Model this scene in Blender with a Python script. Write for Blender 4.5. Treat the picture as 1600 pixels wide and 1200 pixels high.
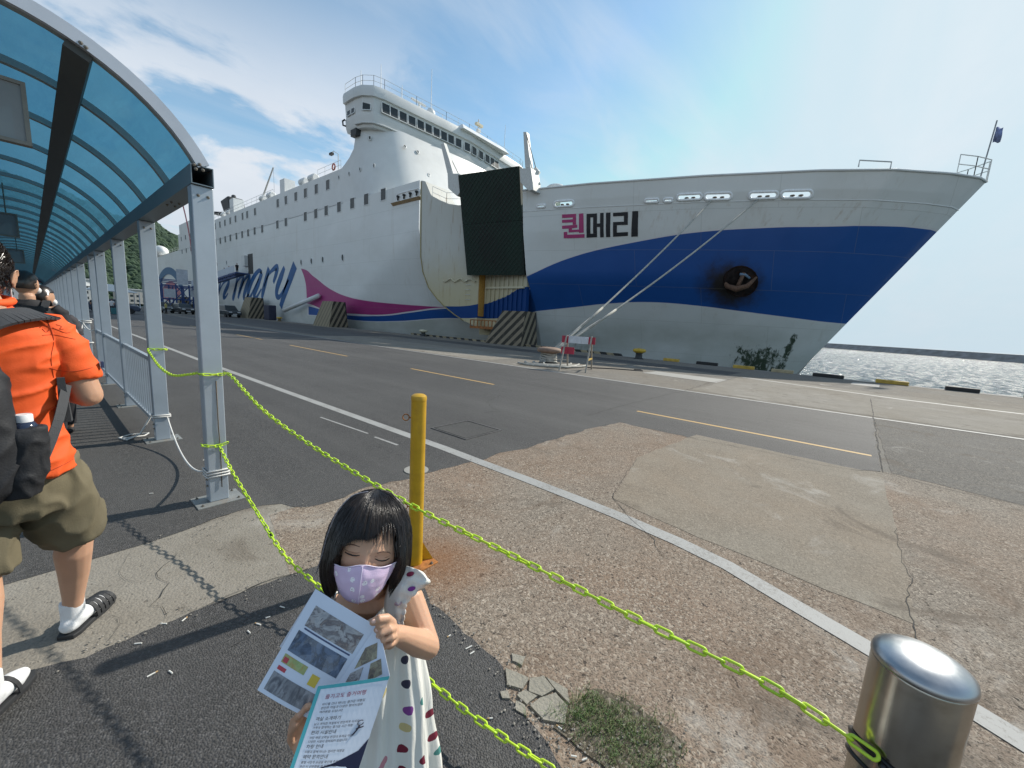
import bpy, bmesh, math, random
import numpy as np
from mathutils import Vector, Matrix, noise as mnoise
rnd = random.Random(7)
SC = bpy.context.scene
COL = SC.collection
for o in list(bpy.data.objects): bpy.data.objects.remove(o)

# ------------------------------------------------------------------ camera
FPX, CX, CY, EYE = 612.0, 800.0, 600.0, 1.5
def _n(v): v = np.array(v, float); return v/np.linalg.norm(v)
def _ray(px, py): return _n([(px-CX)/FPX, (py-CY)/FPX, 1.0])
_y = _ray(46, 461); _up = _n(np.cross(_ray(1046, 521), _y)); _up = _up if _up[1] < 0 else -_up
_x = np.cross(_y, _up)
RW = np.array([_x, _y, _up])
CAM = np.array([0, 0, EYE])
cam = bpy.data.objects.new('camera', bpy.data.cameras.new('camera')); COL.objects.link(cam)
M = Matrix([list(RW @ np.array([1, 0, 0])), list(RW @ np.array([0, -1, 0])), list(RW @ np.array([0, 0, -1]))]).transposed().to_4x4()
M.translation = Vector(CAM)
cam.matrix_world = M
cam.data.sensor_width = 36; cam.data.lens = FPX/1600*36
cam.data.clip_start = 0.05; cam.data.clip_end = 60000
SC.camera = cam
def wdir(px, py): return RW @ _ray(px, py)
def at(px, py, depth):
    v = np.array([(px-CX)/FPX, (py-CY)/FPX, 1.0])*depth
    return Vector(CAM + RW @ v)
def onz(px, py, z=0.0):
    d = wdir(px, py); return Vector(CAM + d*(z-EYE)/d[2])
def onx(px, py, x):
    d = wdir(px, py); return Vector(CAM + d*x/d[0])
def ony(px, py, y):
    d = wdir(px, py); return Vector(CAM + d*y/d[1])

# ------------------------------------------------------------------ light
SUNV = Vector((1.33, -0.31, 1.066)).normalized()
sun = bpy.data.objects.new('sun', bpy.data.lights.new('sun', 'SUN')); COL.objects.link(sun)
sun.data.energy = 4.2; sun.data.angle = math.radians(0.8); sun.data.color = (1.0, 0.94, 0.84)
sun.rotation_euler = (-SUNV).to_track_quat('-Z', 'Y').to_euler()
SC.view_settings.view_transform = 'Standard'; SC.view_settings.look = 'None'
SC.view_settings.exposure = 0.3; SC.view_settings.gamma = 1.0; SC.view_settings.use_curve_mapping = False
SC.render.film_transparent = False
SC.cycles.max_bounces = 8; SC.cycles.transparent_max_bounces = 24
SC.cycles.sample_clamp_indirect = 6.0; SC.cycles.use_denoising = True
SC.cycles.caustics_reflective = False; SC.cycles.caustics_refractive = False

# ------------------------------------------------------------------ node helper
class NT:
    def __init__(s, tree): s.t = tree; s.n = tree.nodes; s.l = tree.links
    def new(s, kind, **kw):
        nd = s.n.new(kind)
        for k, v in kw.items():
            if k.startswith('_'): setattr(nd, k[1:], v)
        return nd
    def set(s, inp, v):
        if hasattr(v, 'is_output') or isinstance(v, bpy.types.NodeSocket): s.l.new(v, inp)
        elif v is not None:
            if isinstance(v, (tuple, list)) and len(v) == 3 and inp.type == 'RGBA': v = tuple(v)+(1,)
            inp.default_value = v
    def math(s, op, a, b=0.0, c=0.0, clamp=False):
        nd = s.n.new('ShaderNodeMath'); nd.operation = op; nd.use_clamp = clamp
        s.set(nd.inputs[0], a); s.set(nd.inputs[1], b); s.set(nd.inputs[2], c); return nd.outputs[0]
    def vmath(s, op, a, b=(0, 0, 0), sc=None):
        nd = s.n.new('ShaderNodeVectorMath'); nd.operation = op
        s.set(nd.inputs[0], a); s.set(nd.inputs[1], b)
        if sc is not None: s.set(nd.inputs['Scale'], sc)
        return nd.outputs[0] if op not in ('DOT_PRODUCT', 'LENGTH') else nd.outputs['Value']
    def mix(s, f, a, b, mode='MIX'):
        nd = s.n.new('ShaderNodeMix'); nd.data_type = 'RGBA'; nd.blend_type = mode; nd.clamp_factor = True
        s.set(nd.inputs[0], f); s.set(nd.inputs[6], a); s.set(nd.inputs[7], b); return nd.outputs[2]
    def noise(s, vec, scale, detail=4, rough=.5, dist=0.0, col=False):
        nd = s.n.new('ShaderNodeTexNoise'); s.set(nd.inputs['Vector'], vec)
        nd.inputs['Scale'].default_value = scale; nd.inputs['Detail'].default_value = detail
        nd.inputs['Roughness'].default_value = rough; nd.inputs['Distortion'].default_value = dist
        return nd.outputs[1 if col else 0]
    def voro(s, vec, scale, feature='F1', rnd_=1.0):
        nd = s.n.new('ShaderNodeTexVoronoi'); nd.feature = feature; s.set(nd.inputs['Vector'], vec)
        nd.inputs['Scale'].default_value = scale; nd.inputs['Randomness'].default_value = rnd_; return nd
    def ramp(s, f, stops, interp='LINEAR'):
        nd = s.n.new('ShaderNodeValToRGB'); nd.color_ramp.interpolation = interp; el = nd.color_ramp.elements
        while len(el) < len(stops): el.new(0.5)
        for e, (p, c) in zip(el, stops):
            e.position = p; e.color = (c, c, c, 1) if isinstance(c, (int, float)) else tuple(c)+(1,)
        s.set(nd.inputs[0], f); return nd.outputs[0]
    def smooth(s, v, a, b):
        nd = s.n.new('ShaderNodeMapRange'); nd.interpolation_type = 'SMOOTHSTEP'
        s.set(nd.inputs[0], v); nd.inputs[1].default_value = a; nd.inputs[2].default_value = b; return nd.outputs[0]
    def map(s, vec, sc=(1, 1, 1), loc=(0, 0, 0), rot=(0, 0, 0)):
        nd = s.n.new('ShaderNodeMapping'); s.set(nd.inputs[0], vec)
        nd.inputs[1].default_value = loc; nd.inputs[2].default_value = rot; nd.inputs[3].default_value = sc; return nd.outputs[0]
    def coord(s, which='Object'): return s.n.new('ShaderNodeTexCoord').outputs[which]
    def pos(s): return s.n.new('ShaderNodeNewGeometry').outputs['Position']
    def xyz(s, vec):
        nd = s.n.new('ShaderNodeSeparateXYZ'); s.set(nd.inputs[0], vec); return nd.outputs
    def curve(s, v, pts, x0, x1, y0, y1):
        t = s.math('DIVIDE', s.math('SUBTRACT', v, x0), x1-x0)
        nd = s.n.new('ShaderNodeFloatCurve'); cm = nd.mapping; c = cm.curves[0]
        P = [((x-x0)/(x1-x0), (y-y0)/(y1-y0)) for x, y in sorted(pts)]
        while len(c.points) < len(P): c.points.new(.5, .5)
        for q, (a, b) in zip(c.points, P): q.location = (a, b)
        cm.update(); s.set(nd.inputs[1], t)
        return s.math('ADD', s.math('MULTIPLY', nd.outputs[0], y1-y0), y0)
    def bump(s, h, strength=.3, dist=.01, normal=None):
        nd = s.n.new('ShaderNodeBump'); nd.inputs['Strength'].default_value = strength
        nd.inputs['Distance'].default_value = dist; s.set(nd.inputs['Height'], h)
        if normal is not None: s.set(nd.inputs['Normal'], normal)
        return nd.outputs[0]
def newmat(name):
    m = bpy.data.materials.new(name); m.use_nodes = True
    nt = NT(m.node_tree); b = m.node_tree.nodes['Principled BSDF']; return m, nt, b
_mc = {}
def simple(name, col, rough=.6, metal=0.0, var=.12, scale=8.0, bump=0.0, bscale=60, coat=0.0, spec=.5, sss=0.0, dirt=None):
    """painted / plain surface with a little mottling and grain"""
    if name in _mc: return _mc[name]
    m, nt, b = newmat(name); p = nt.coord()
    n = nt.noise(p, scale, 5, .6)
    c = nt.mix(nt.ramp(n, [(.3, 0), (.7, 1)]), tuple(x*(1-var) for x in col), tuple(min(1, x*(1+var)) for x in col))
    if dirt:
        c = nt.mix(nt.math('MULTIPLY', nt.smooth(nt.noise(p, scale*.45, 6, .7), .52, .75), dirt[1]), c, dirt[0])
    nt.set(b.inputs['Base Color'], c)
    nt.set(b.inputs['Roughness'], nt.math('ADD', nt.math('MULTIPLY', n, .2), max(0, rough-.1)))
    b.inputs['Metallic'].default_value = metal; b.inputs['Coat Weight'].default_value = coat
    b.inputs['Specular IOR Level'].default_value = spec
    if sss:
        b.inputs['Subsurface Weight'].default_value = sss; b.inputs['Subsurface Radius'].default_value = (.01, .004, .002); b.inputs['Subsurface Scale'].default_value = 1.0
    if bump: nt.set(b.inputs['Normal'], nt.bump(nt.noise(p, bscale, 4, .6), bump, .004))
    _mc[name] = m; return m

# ------------------------------------------------------------------ sky
W = bpy.data.worlds.new('World'); SC.world = W; W.use_nodes = True
w = NT(W.node_tree); bg = W.node_tree.nodes['Background']
sky = w.new('ShaderNodeTexSky'); sky.sky_type = 'NISHITA'; sky.sun_disc = False
sky.sun_elevation = math.asin(SUNV.z); sky.sun_rotation = math.atan2(SUNV.x, SUNV.y)
sky.air_density = 1.0; sky.dust_density = 0.35; sky.ozone_density = 1.2; sky.altitude = 0
g = w.coord('Generated'); x_, y_, z_ = w.xyz(g)
zz = w.math('ADD', w.math('MAXIMUM', z_, 0.0), 0.16)
comb = w.new('ShaderNodeCombineXYZ'); w.set(comb.inputs[0], w.math('DIVIDE', x_, zz)); w.set(comb.inputs[1], w.math('DIVIDE', y_, zz))
pl = comb.outputs[0]
cir = w.noise(w.map(pl, (.35, 1.1, 1), (1.3, .4, 0), (0, 0, .55)), 1.1, 8, .6, .8)
cir2 = w.noise(w.map(pl, (.5, 1.6, 1), (4.3, 2.4, 0), (0, 0, -.75)), 1.5, 6, .55, .5)
cirm = w.math('MAXIMUM', w.math('MULTIPLY', w.smooth(cir, .34, .80), .60), w.math('MULTIPLY', w.math('MULTIPLY', w.smooth(cir2, .40, .74), w.smooth(x_, -.05, .55)), .55))
cum = w.noise(w.map(pl, (1, 1, 1), (3.1, 1.7, 0)), 1.3, 9, .58, .3)
left = w.smooth(w.math('SUBTRACT', y_, w.math('MULTIPLY', x_, .9)), -.05, .45)      # heaped cloud bank over the land
low = w.math('SUBTRACT', 1.0, w.smooth(z_, .30, .62))
cumm = w.math('MULTIPLY', w.math('MULTIPLY', w.smooth(w.math('ADD', cum, w.math('MULTIPLY', left, .10)), .50, .61), low), w.math('MULTIPLY', left, 1.5, 0, True))
detail = w.noise(w.map(pl, (1, 1, 1), (7, 2, 0)), 4.0, 6, .6)
sund = w.math('MAXIMUM', w.vmath('DOT_PRODUCT', w.vmath('NORMALIZE', g), tuple(SUNV)), 0.0)
glow = w.math('POWER', sund, 3.0)
ccol = w.mix(glow, (5.6, 5.9, 6.3), (5.9, 6.3, 6.6))
ccol = w.mix(w.math('MULTIPLY', detail, .5), ccol, (3.9, 4.4, 5.1))
clear = w.vmath('MINIMUM', w.vmath('MULTIPLY', sky.outputs[0], (1.10, 1.30, 1.21)), (4.4, 5.5, 6.1))
s1 = w.mix(w.math('MAXIMUM', cirm, cumm), clear, ccol)
hz = w.math('MULTIPLY', w.math('SUBTRACT', 1.0, w.smooth(z_, -.02, .33)), .62)
s2 = w.mix(hz, s1, w.mix(glow, (3.3, 4.1, 4.8), (4.3, 5.2, 5.6)))
w.set(bg.inputs[0], s2); bg.inputs[1].default_value = 0.12

# ------------------------------------------------------------------ object helpers
def link(o, parent=None):
    COL.objects.link(o)
    if parent is not None: o.parent = parent
    return o
def tag(o, label=None, cat=None, group=None, kind=None):
    if label: o['label'] = label
    if cat: o['category'] = cat
    if group: o['group'] = group
    if kind: o['kind'] = kind
    return o
def empty(name, loc=(0, 0, 0), rz=0.0, label=None, cat=None, group=None):
    o = bpy.data.objects.new(name, None); link(o); o.location = loc; o.rotation_euler = (0, 0, rz)
    o.empty_display_size = .2
    return tag(o, label, cat, group)
def copy_tree(o, parent=None):
    c = o.copy(); COL.objects.link(c); c.parent = parent
    for ch in list(o.children): copy_tree(ch, c)
    return c
class MB:
    """collects geometry for ONE mesh object"""
    def __init__(s): s.v = []; s.f = []; s.m = []
    def add(s, vs, fs, mi=0):
        k = len(s.v); s.v += [tuple(v) for v in vs]; s.f += [tuple(i+k for i in f) for f in fs]; s.m += [mi]*len(fs); return s
    def box(s, a, b, mi=0):
        x0, y0, z0 = a; x1, y1, z1 = b
        return s.add([(x0,y0,z0),(x1,y0,z0),(x1,y1,z0),(x0,y1,z0),(x0,y0,z1),(x1,y0,z1),(x1,y1,z1),(x0,y1,z1)],
                     [(3,2,1,0),(4,5,6,7),(0,1,5,4),(1,2,6,5),(2,3,7,6),(3,0,4,7)], mi)
    def hexa(s, bot, top, mi=0):
        n = len(bot); vs = list(bot)+list(top)
        fs = [tuple(range(n-1, -1, -1)), tuple(range(n, 2*n))]+[(i, (i+1) % n, n+(i+1) % n, n+i) for i in range(n)]
        return s.add(vs, fs, mi)
    def bar(s, p, q, w_, h=None, upv=(0, 0, 1), mi=0):
        p, q = Vector(p), Vector(q); d = (q-p).normalized(); u = Vector(upv)
        if abs(d.dot(u)) > .98: u = Vector((1, 0, 0))
        a = d.cross(u).normalized()*(w_/2); b = a.cross(d).normalized()*((h or w_)/2)
        r = [a+b, -a+b, -a-b, a-b]
        return s.add([p+v for v in r]+[q+v for v in r], [(3,2,1,0),(4,5,6,7)]+[(i,(i+1)%4,4+(i+1)%4,4+i) for i in range(4)], mi)
    def tube(s, pts, r, n=8, closed=False, mi=0, cap=True):
        pts = [Vector(p) for p in pts]; N = len(pts); rs = r if isinstance(r, (list, tuple)) else [r]*N
        prev = None; rings = []
        for i, p in enumerate(pts):
            if closed: t = pts[(i+1) % N]-pts[i-1]
            else: t = pts[min(i+1, N-1)]-pts[max(i-1, 0)]
            t.normalize()
            if prev is None:
                a = t.orthogonal().normalized()
            else:
                a = prev-t*prev.dot(t)
                a = a.normalized() if a.length > 1e-6 else t.orthogonal().normalized()
            prev = a; b = t.cross(a)
            rings.append([p+(a*math.cos(2*math.pi*k/n)+b*math.sin(2*math.pi*k/n))*rs[i] for k in range(n)])
        vs = [v for ring in rings for v in ring]; fs = []
        for i in range(N if closed else N-1):
            j = (i+1) % N
            for k in range(n): fs.append((i*n+k, i*n+(k+1) % n, j*n+(k+1) % n, j*n+k))
        if cap and not closed: fs += [tuple(range(n-1, -1, -1)), tuple((N-1)*n+k for k in range(n))]
        return s.add(vs, fs, mi)
    def lathe(s, prof, c=(0, 0, 0), n=24, mi=0):
        vs = []; fs = []; c = Vector(c)
        for r, z in prof: vs += [c+Vector((r*math.cos(2*math.pi*k/n), r*math.sin(2*math.pi*k/n), z)) for k in range(n)]
        for i in range(len(prof)-1):
            for k in range(n): fs.append((i*n+k, i*n+(k+1) % n, (i+1)*n+(k+1) % n, (i+1)*n+k))
        fs += [tuple(range(n-1, -1, -1)), tuple((len(prof)-1)*n+k for k in range(n))]
        return s.add(vs, fs, mi)
    def poly(s, pts, thick=0.0, mi=0):
        n = len(pts); vs = [Vector(p) for p in pts]
        if not thick: return s.add(vs, [tuple(range(n))], mi)
        return s.hexa([v-Vector((0, 0, thick)) for v in vs], vs, mi)
    def build(s, name, mat=None, parent=None, smooth=False, bevel=0.0, recalc=True, angle=None):
        me = bpy.data.meshes.new(name); me.from_pydata(s.v, [], s.f)
        for m_ in (mat if isinstance(mat, (list, tuple)) else [mat]):
            if m_: me.materials.append(m_)
        if isinstance(mat, (list, tuple)): me.polygons.foreach_set('material_index', s.m)
        if recalc:
            bm = bmesh.new(); bm.from_mesh(me); bmesh.ops.recalc_face_normals(bm, faces=bm.faces); bm.to_mesh(me); bm.free()
        if smooth: me.polygons.foreach_set('use_smooth', [True]*len(me.polygons))
        if angle:
            me.polygons.foreach_set('use_smooth', [True]*len(me.polygons))
            bm = bmesh.new(); bm.from_mesh(me)
            for e in bm.edges:
                if len(e.link_faces) == 2 and e.calc_face_angle(0) > angle: e.smooth = False
            bm.to_mesh(me); bm.free()
        me.update()
        o = bpy.data.objects.new(name, me); link(o, parent)
        if bevel:
            b = o.modifiers.new('bevel', 'BEVEL'); b.width = bevel; b.segments = 2; b.limit_method = 'ANGLE'
        return o
def evaluated(o, name=None):
    """apply modifiers of o in place"""
    bpy.context.view_layer.update()
    dg = bpy.context.evaluated_depsgraph_get()
    me = bpy.data.meshes.new_from_object(o.evaluated_get(dg)); o.modifiers.clear(); o.data = me; me.name = name or o.name
    return o
def text_polys(txt, size=1.0):
    """outline mesh of a text in its own plane (x right, y up)"""
    cu = bpy.data.curves.new('t', 'FONT'); cu.body = txt; cu.size = size; cu.resolution_u = 3
    o = bpy.data.objects.new('t', cu); COL.objects.link(o); bpy.context.view_layer.update()
    me = bpy.data.meshes.new_from_object(o.evaluated_get(bpy.context.evaluated_depsgraph_get()))
    vs = [tuple(v.co) for v in me.vertices]; fs = [tuple(p.vertices) for p in me.polygons]
    bpy.data.objects.remove(o); bpy.data.curves.remove(cu); bpy.data.meshes.remove(me); return vs, fs
def interp(x, pts):
    xs = [p[0] for p in pts]; ys = [p[1] for p in pts]; return float(np.interp(x, xs, ys))
def jag(pts, step=.12, amp=.03, closed=True, seed=0.0):
    """ragged outline along a polygon"""
    out = []; n = len(pts)
    for i in range(n if closed else n-1):
        a = Vector((*pts[i][:2], 0)); b = Vector((*pts[(i+1) % n][:2], 0)); L = (b-a).length; k = max(1, int(L/step))
        k = min(k, 160)
        d = (b-a)/k; nn = Vector((-d.y, d.x, 0)).normalized() if L > 0 else Vector()
        for j in range(k):
            q = a+d*j
            if 0 < j: q = q+nn*amp*(mnoise.noise(Vector((q.x*3.1, q.y*3.1, seed)))+.5*mnoise.noise(Vector((q.x*11, q.y*11, seed+4))))*1.6
            out.append((q.x, q.y))
    return out
def sheet(name, pts, z, mat, **kw):
    o = MB()
    o.poly([(p[0], p[1], z) for p in pts]); ob = o.build(name, mat, recalc=False)
    bm = bmesh.new(); bm.from_mesh(ob.data); bmesh.ops.triangulate(bm, faces=bm.faces)
    bmesh.ops.recalc_face_normals(bm, faces=bm.faces)
    if sum(f.normal.z for f in bm.faces) < 0: bmesh.ops.reverse_faces(bm, faces=bm.faces)
    bm.to_mesh(ob.data); bm.free()
    return tag(ob, kind='structure', **kw)
# ------------------------------------------------------------------ ground materials
def mat_asphalt(name, base=(.058, .056, .054), fine=1.0):
    m, nt, b = newmat(name); p = nt.pos()
    v = nt.voro(p, 150*fine); ag = nt.xyz(v.outputs['Color'])[0]
    big = nt.noise(p, .35, 6, .6); mid = nt.noise(p, 3.0, 6, .65)
    c = nt.mix(nt.ramp(ag, [(.0, 0), (.55, .25), (.8, .6), (1, 1)]), tuple(x*.45 for x in base), tuple(x*2.5 for x in base))
    c = nt.mix(nt.ramp(mid, [(.35, 0), (.7, .5)]), c, tuple(x*1.35 for x in base))
    c = nt.mix(nt.ramp(big, [(.4, 0), (.65, .55)]), c, (.098, .096, .092))
    streak = nt.noise(nt.map(p, (1.6, .06, 1)), 1.0, 5, .6)
    c = nt.mix(nt.ramp(streak, [(.45, 0), (.72, .4)]), c, (.125, .122, .115))
    nt.set(b.inputs['Base Color'], c); nt.set(b.inputs['Roughness'], nt.math('ADD', nt.math('MULTIPLY', ag, .25), .62))
    b.inputs['Specular IOR Level'].default_value = .35
    h = nt.math('ADD', nt.math('MULTIPLY', v.outputs['Distance'], -1.0), nt.math('MULTIPLY', nt.noise(p, 60, 3, .6), .5))
    nt.set(b.inputs['Normal'], nt.bump(h, .75, .006)); return m
def mat_aggregate(name, warm=(.30, .245, .195), cool=(.30, .29, .265), dark=.5, pits=1.0, patch=1.0):
    """worn concrete with exposed pebbles"""
    m, nt, b = newmat(name); p = nt.pos()
    wob = nt.vmath('ADD', p, nt.vmath('SCALE', nt.noise(p, 30, 2, .5, 0, True), sc=.02))
    v = nt.voro(wob, 84); cr, cg, cb = nt.xyz(v.outputs['Color'])
    v2 = nt.voro(wob, 210); c2 = nt.xyz(v2.outputs['Color'])[1]
    big = nt.noise(p, .42*patch, 6, .6, .5); mid = nt.noise(p, 2.2, 6, .7)
    base = nt.mix(nt.ramp(big, [(.36, 0), (.6, 1)]), warm, cool)
    base = nt.mix(nt.ramp(mid, [(.35, .35), (.68, 0)]), base, tuple(x*.55 for x in warm))
    peb = nt.mix(cr, tuple(x*.22 for x in warm), (.56, .49, .40))
    pm = nt.math('MULTIPLY', nt.ramp(mid, [(.3, 1), (.72, .25)]), nt.math('MULTIPLY', nt.smooth(cg, .35, .6), dark))
    c = nt.mix(pm, base, peb)
    c = nt.mix(nt.math('MULTIPLY', nt.smooth(c2, .66, .84), .8*dark+.1), c, (.045, .04, .036))
    c = nt.mix(nt.math('MULTIPLY', nt.smooth(nt.noise(p, 1.1, 7, .72, 1.0), .56, .72), .5), c, (.42, .40, .36))
    c = nt.mix(nt.math('MULTIPLY', nt.smooth(nt.noise(nt.map(p, (1, 1, 1), (5, 9, 0)), .8, 7, .7, 1.5), .55, .68), .6), c, (.125, .105, .085))
    pit = nt.smooth(nt.noise(p, 26, 3, .6), .62, .70)
    c = nt.mix(nt.math('MULTIPLY', pit, .8*pits), c, (.05, .043, .038))
    if name == 'pebbled_concrete':      # rust washed out round the yellow post's foot
        rs = nt.math('ADD', nt.vmath('LENGTH', nt.vmath('SUBTRACT', p, (1.50, 1.74, 0))), nt.math('MULTIPLY', nt.noise(p, 5, 6, .7), .45))
        c = nt.mix(nt.math('MULTIPLY', nt.math('SUBTRACT', 1, nt.smooth(rs, .22, .75)), .6), c, (.20, .085, .03))
        c = nt.mix(nt.math('MULTIPLY', nt.smooth(nt.noise(p, .9, 8, .75, 1.2), .50, .66), .35), c, (.15, .10, .068))
    nt.set(b.inputs['Base Color'], c); b.inputs['Roughness'].default_value = .9; b.inputs['Specular IOR Level'].default_value = .12
    h = nt.math('SUBTRACT', nt.math('MULTIPLY', nt.math('SUBTRACT', 1.0, v.outputs['Distance']), .7), nt.math('MULTIPLY', pit, 1.2*pits))
    nt.set(b.inputs['Normal'], nt.bump(h, .55, .006)); return m
def mat_paint(name, col, wear=.45, under=(.2, .19, .175)):
    m, nt, b = newmat(name); p = nt.pos()
    n = nt.noise(p, 45, 5, .75); n2 = nt.noise(p, 3, 5, .6)
    f = nt.smooth(nt.math('ADD', nt.math('MULTIPLY', n, .65), nt.math('MULTIPLY', n2, .35)), .5+.12*(1-wear), .60+.12*(1-wear))
    c = nt.mix(nt.math('MULTIPLY', n2, .5), col, tuple(x*.6 for x in col))
    nt.set(b.inputs['Base Color'], nt.mix(nt.math('MULTIPLY', f, .75), c, under)); b.inputs['Roughness'].default_value = .7
    nt.set(b.inputs['Normal'], nt.bump(nt.noise(p, 160, 3, .6), .4, .003)); return m
asph = mat_asphalt('asphalt'); asph2 = mat_asphalt('asphalt_new', (.047, .046, .046), .9)
pebble = mat_aggregate('pebbled_concrete', (.275, .20, .145), (.27, .24, .20), .7); smoothc = mat_aggregate('smooth_concrete', (.25, .225, .185), (.29, .27, .235), .12, .5)
apron_m = mat_aggregate('apron_concrete', (.23, .205, .17), (.21, .20, .18), .25, .3, .5)
greyc = mat_aggregate('grey_worn_concrete', (.14, .132, .12), (.165, .158, .145), .45, .4, .7)
white_p = mat_paint('worn_white_paint', (.35, .35, .335), 1.0); yellow_p = mat_paint('worn_yellow_paint', (.50, .32, .11), .6)
pale_p = mat_paint('pale_concrete_patch', (.33, .32, .29), .6, (.3, .29, .26))
crack_m = simple('crack_filler', (.035, .033, .03), .9)

# ------------------------------------------------------------------ ground, sea
QX = 22.1; SEA = -2.5
gnd = MB(); gnd.poly([(-900, -300, 0), (QX-.45, -300, 0), (QX-.45, 2500, 0), (-900, 2500, 0)])
tag(gnd.build('ground', apron_m), kind='structure')
MB().box((QX-.45, -300, SEA-3), (QX, 2500, .012)).build('quay_edge', simple('quay_coping', (.2, .19, .17), .85, var=.25, scale=.6, bump=.5), bevel=.02)['kind'] = 'structure'
m, nt, b = newmat('sea_water'); p = nt.pos()
b.inputs['Base Color'].default_value = (.02, .05, .06, 1); b.inputs['Roughness'].default_value = .16; b.inputs['IOR'].default_value = 1.33
dst = nt.vmath('LENGTH', p)
n1 = nt.noise(nt.map(p, (1, 1, 1)), .55, 6, .65); n2 = nt.noise(p, 2.2, 5, .7)
hgt = nt.math('ADD', n1, nt.math('MULTIPLY', n2, .35))
nt.set(b.inputs['Normal'], nt.bump(hgt, 1.0, .62)); nt.set(b.inputs['Roughness'], nt.ramp(nt.noise(nt.map(p, (.35, 1, 1)), 1.1, 5, .75), [(.40, .03), (.60, .42)]))
sea_m = m
MB().poly([(QX-.02, -30000, SEA), (40000, -30000, SEA), (40000, 40000, SEA), (QX-.02, 40000, SEA)]).build('sea', sea_m)['kind'] = 'structure'

# far-left asphalt road, ragged front edge on the concrete slab
def at2(l): return [(a, b_) for a, b_ in l]
road = [(-60, 3.16), (.36, 3.16), (.9, 3.26), (1.13, 3.17), (1.25, 2.98), (1.88, 2.97), (2.9, 2.86), (4.1, 2.76), (5.32, 2.70), (6.05, 2.58), (6.02, 1.5), (6.14, .6), (6.08, 0), (6.2, -.4), (6.37, -.62), (10.99, -.78), (10.9, 2.98), (11.1, 9.7), (11.2, 24), (11.3, 140), (-60, 140)]
rj = jag(road[:16], .09, .035, False)+[(10.99, -.78), (10.9, 2.98), (11.1, 9.7), (11.2, 24), (11.3, 140), (-60, 140)]
sheet('road', rj, .004, asph)
# pedestrian asphalt in front of the strip
walk = [(-60, 2.30), (-.1, 2.31), (.03, 2.25), (.27, 2.26), (.66, 2.25), (.92, 2.21), (1.12, 2.2), (1.3, 1.85), (1.36, 1.75), (1.23, 1.47), (1.22, 1.14), (1.20, .93), (1.11, .83), (1.09, .7), (1.07, .6), (1.03, .5), (1.0, .2), (.95, -.3), (.9, -3), (-60, -3)]
sheet('pavement', jag(walk[:19], .05, .022, False)+[(-60, -3)], .005, asph2)
strip = [(-60, 3.2), (.3, 3.2), (.75, 3.2), (.9, 3.32), (1.13, 3.2), (1.2, 2.95), (1.14, 2.5), (1.18, 2.1), (1.0, 2.1), (-60, 2.1)]
sheet('concrete_strip', strip, .002, smoothc)
slab = [(1.0, 3.05), (6.5, 2.8), (6.4, -1.8), (6.5, -8), (.7, -8), (.8, 2.1)]
sheet('concrete_slab', slab, .0025, pebble)
sheet('concrete_patch', jag([(4.5, 1.66), (6.3, 1.45), (6.25, -.62), (4.46, -.6), (3.3, -.56), (2.95, -.56), (3.05, .6), (3.2, 1.36)], .12, .015), .0045, mat_aggregate('patched_concrete', (.28, .23, .175), (.27, .24, .195), .3, .2, 1.3))
sheet('quay_surface', jag([(6.42, -.72), (10.99, -.8), (11.1, -6), (11, -30), (6.3, -30), (6.2, -1.7)], .15, .02), .0045, greyc)
# light ragged rim where the slab meets the newer asphalt
def strip_line(name, cl, wd, z, mat, seed=0):
    L = []; R_ = []
    for i, (x, y) in enumerate(cl):
        a = cl[max(0, i-1)]; b_ = cl[min(len(cl)-1, i+1)]; d = Vector((b_[0]-a[0], b_[1]-a[1], 0)).normalized(); n = Vector((-d.y, d.x, 0))*wd/2
        e = .012*mnoise.noise(Vector((x*2, y*2, seed)))
        L.append((x+n.x+e, y+n.y)); R_.append((x-n.x+e, y-n.y))
    return sheet(name, L+R_[::-1], z, mat)
edge = [(2.86, y) for y in (120, 60, 30, 18, 12)]+[(2.9, 8), (2.93, 6.2), (2.96, 4.5), (2.98, 3.4), (2.97, 2.8), (2.96, 2.2), (2.95, 1.6), (2.93, 1.2), (2.88, .7), (2.80, .35), (2.68, .05), (2.57, -.25), (2.43, -.6), (2.28, -.9), (2.0, -1.5)]
strip_line('road_marking', edge, .13, .0062, white_p)
strip_line('road_marking', [(11.0, 60), (11.0, 6), (11.05, 0), (11.15, -3), (11.2, -12)], .13, .0062, white_p)
strip_line('road_marking', [(17.2, 2.6), (16.5, .3), (15.9, -1.7), (15.9, -9)], .22, .0062, pale_p)
for y0, y1, x in [(25.9, 22.0, 7.2), (18.5, 13.5, 7.12), (9.7, 6.35, 7.1), (2.75, -.58, 7.2), (36, 31.5, 7.2), (46, 42, 7.2)]:
    strip_line('lane_dash', [(x, y0), (x, (y0+y1)/2), (x, y1)], .085, .0062, yellow_p)
strip_line('lane_dash', [(2.54, 5.6), (2.62, 4.46)], .03, .0062, white_p)
strip_line('lane_dash', [(2.61, 4.28), (2.64, 3.83)], .035, .0062, white_p)
sheet('painted_patch', [(14.2, 5.4), (15.4, 5.3), (15.45, 2.8), (14.0, 2.85)], .0062, pale_p)
sheet('painted_patch', [(19.6, -.6), (20.9, -.7), (20.9, -1.5), (19.5, -1.4)], .0062, pale_p)
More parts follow.
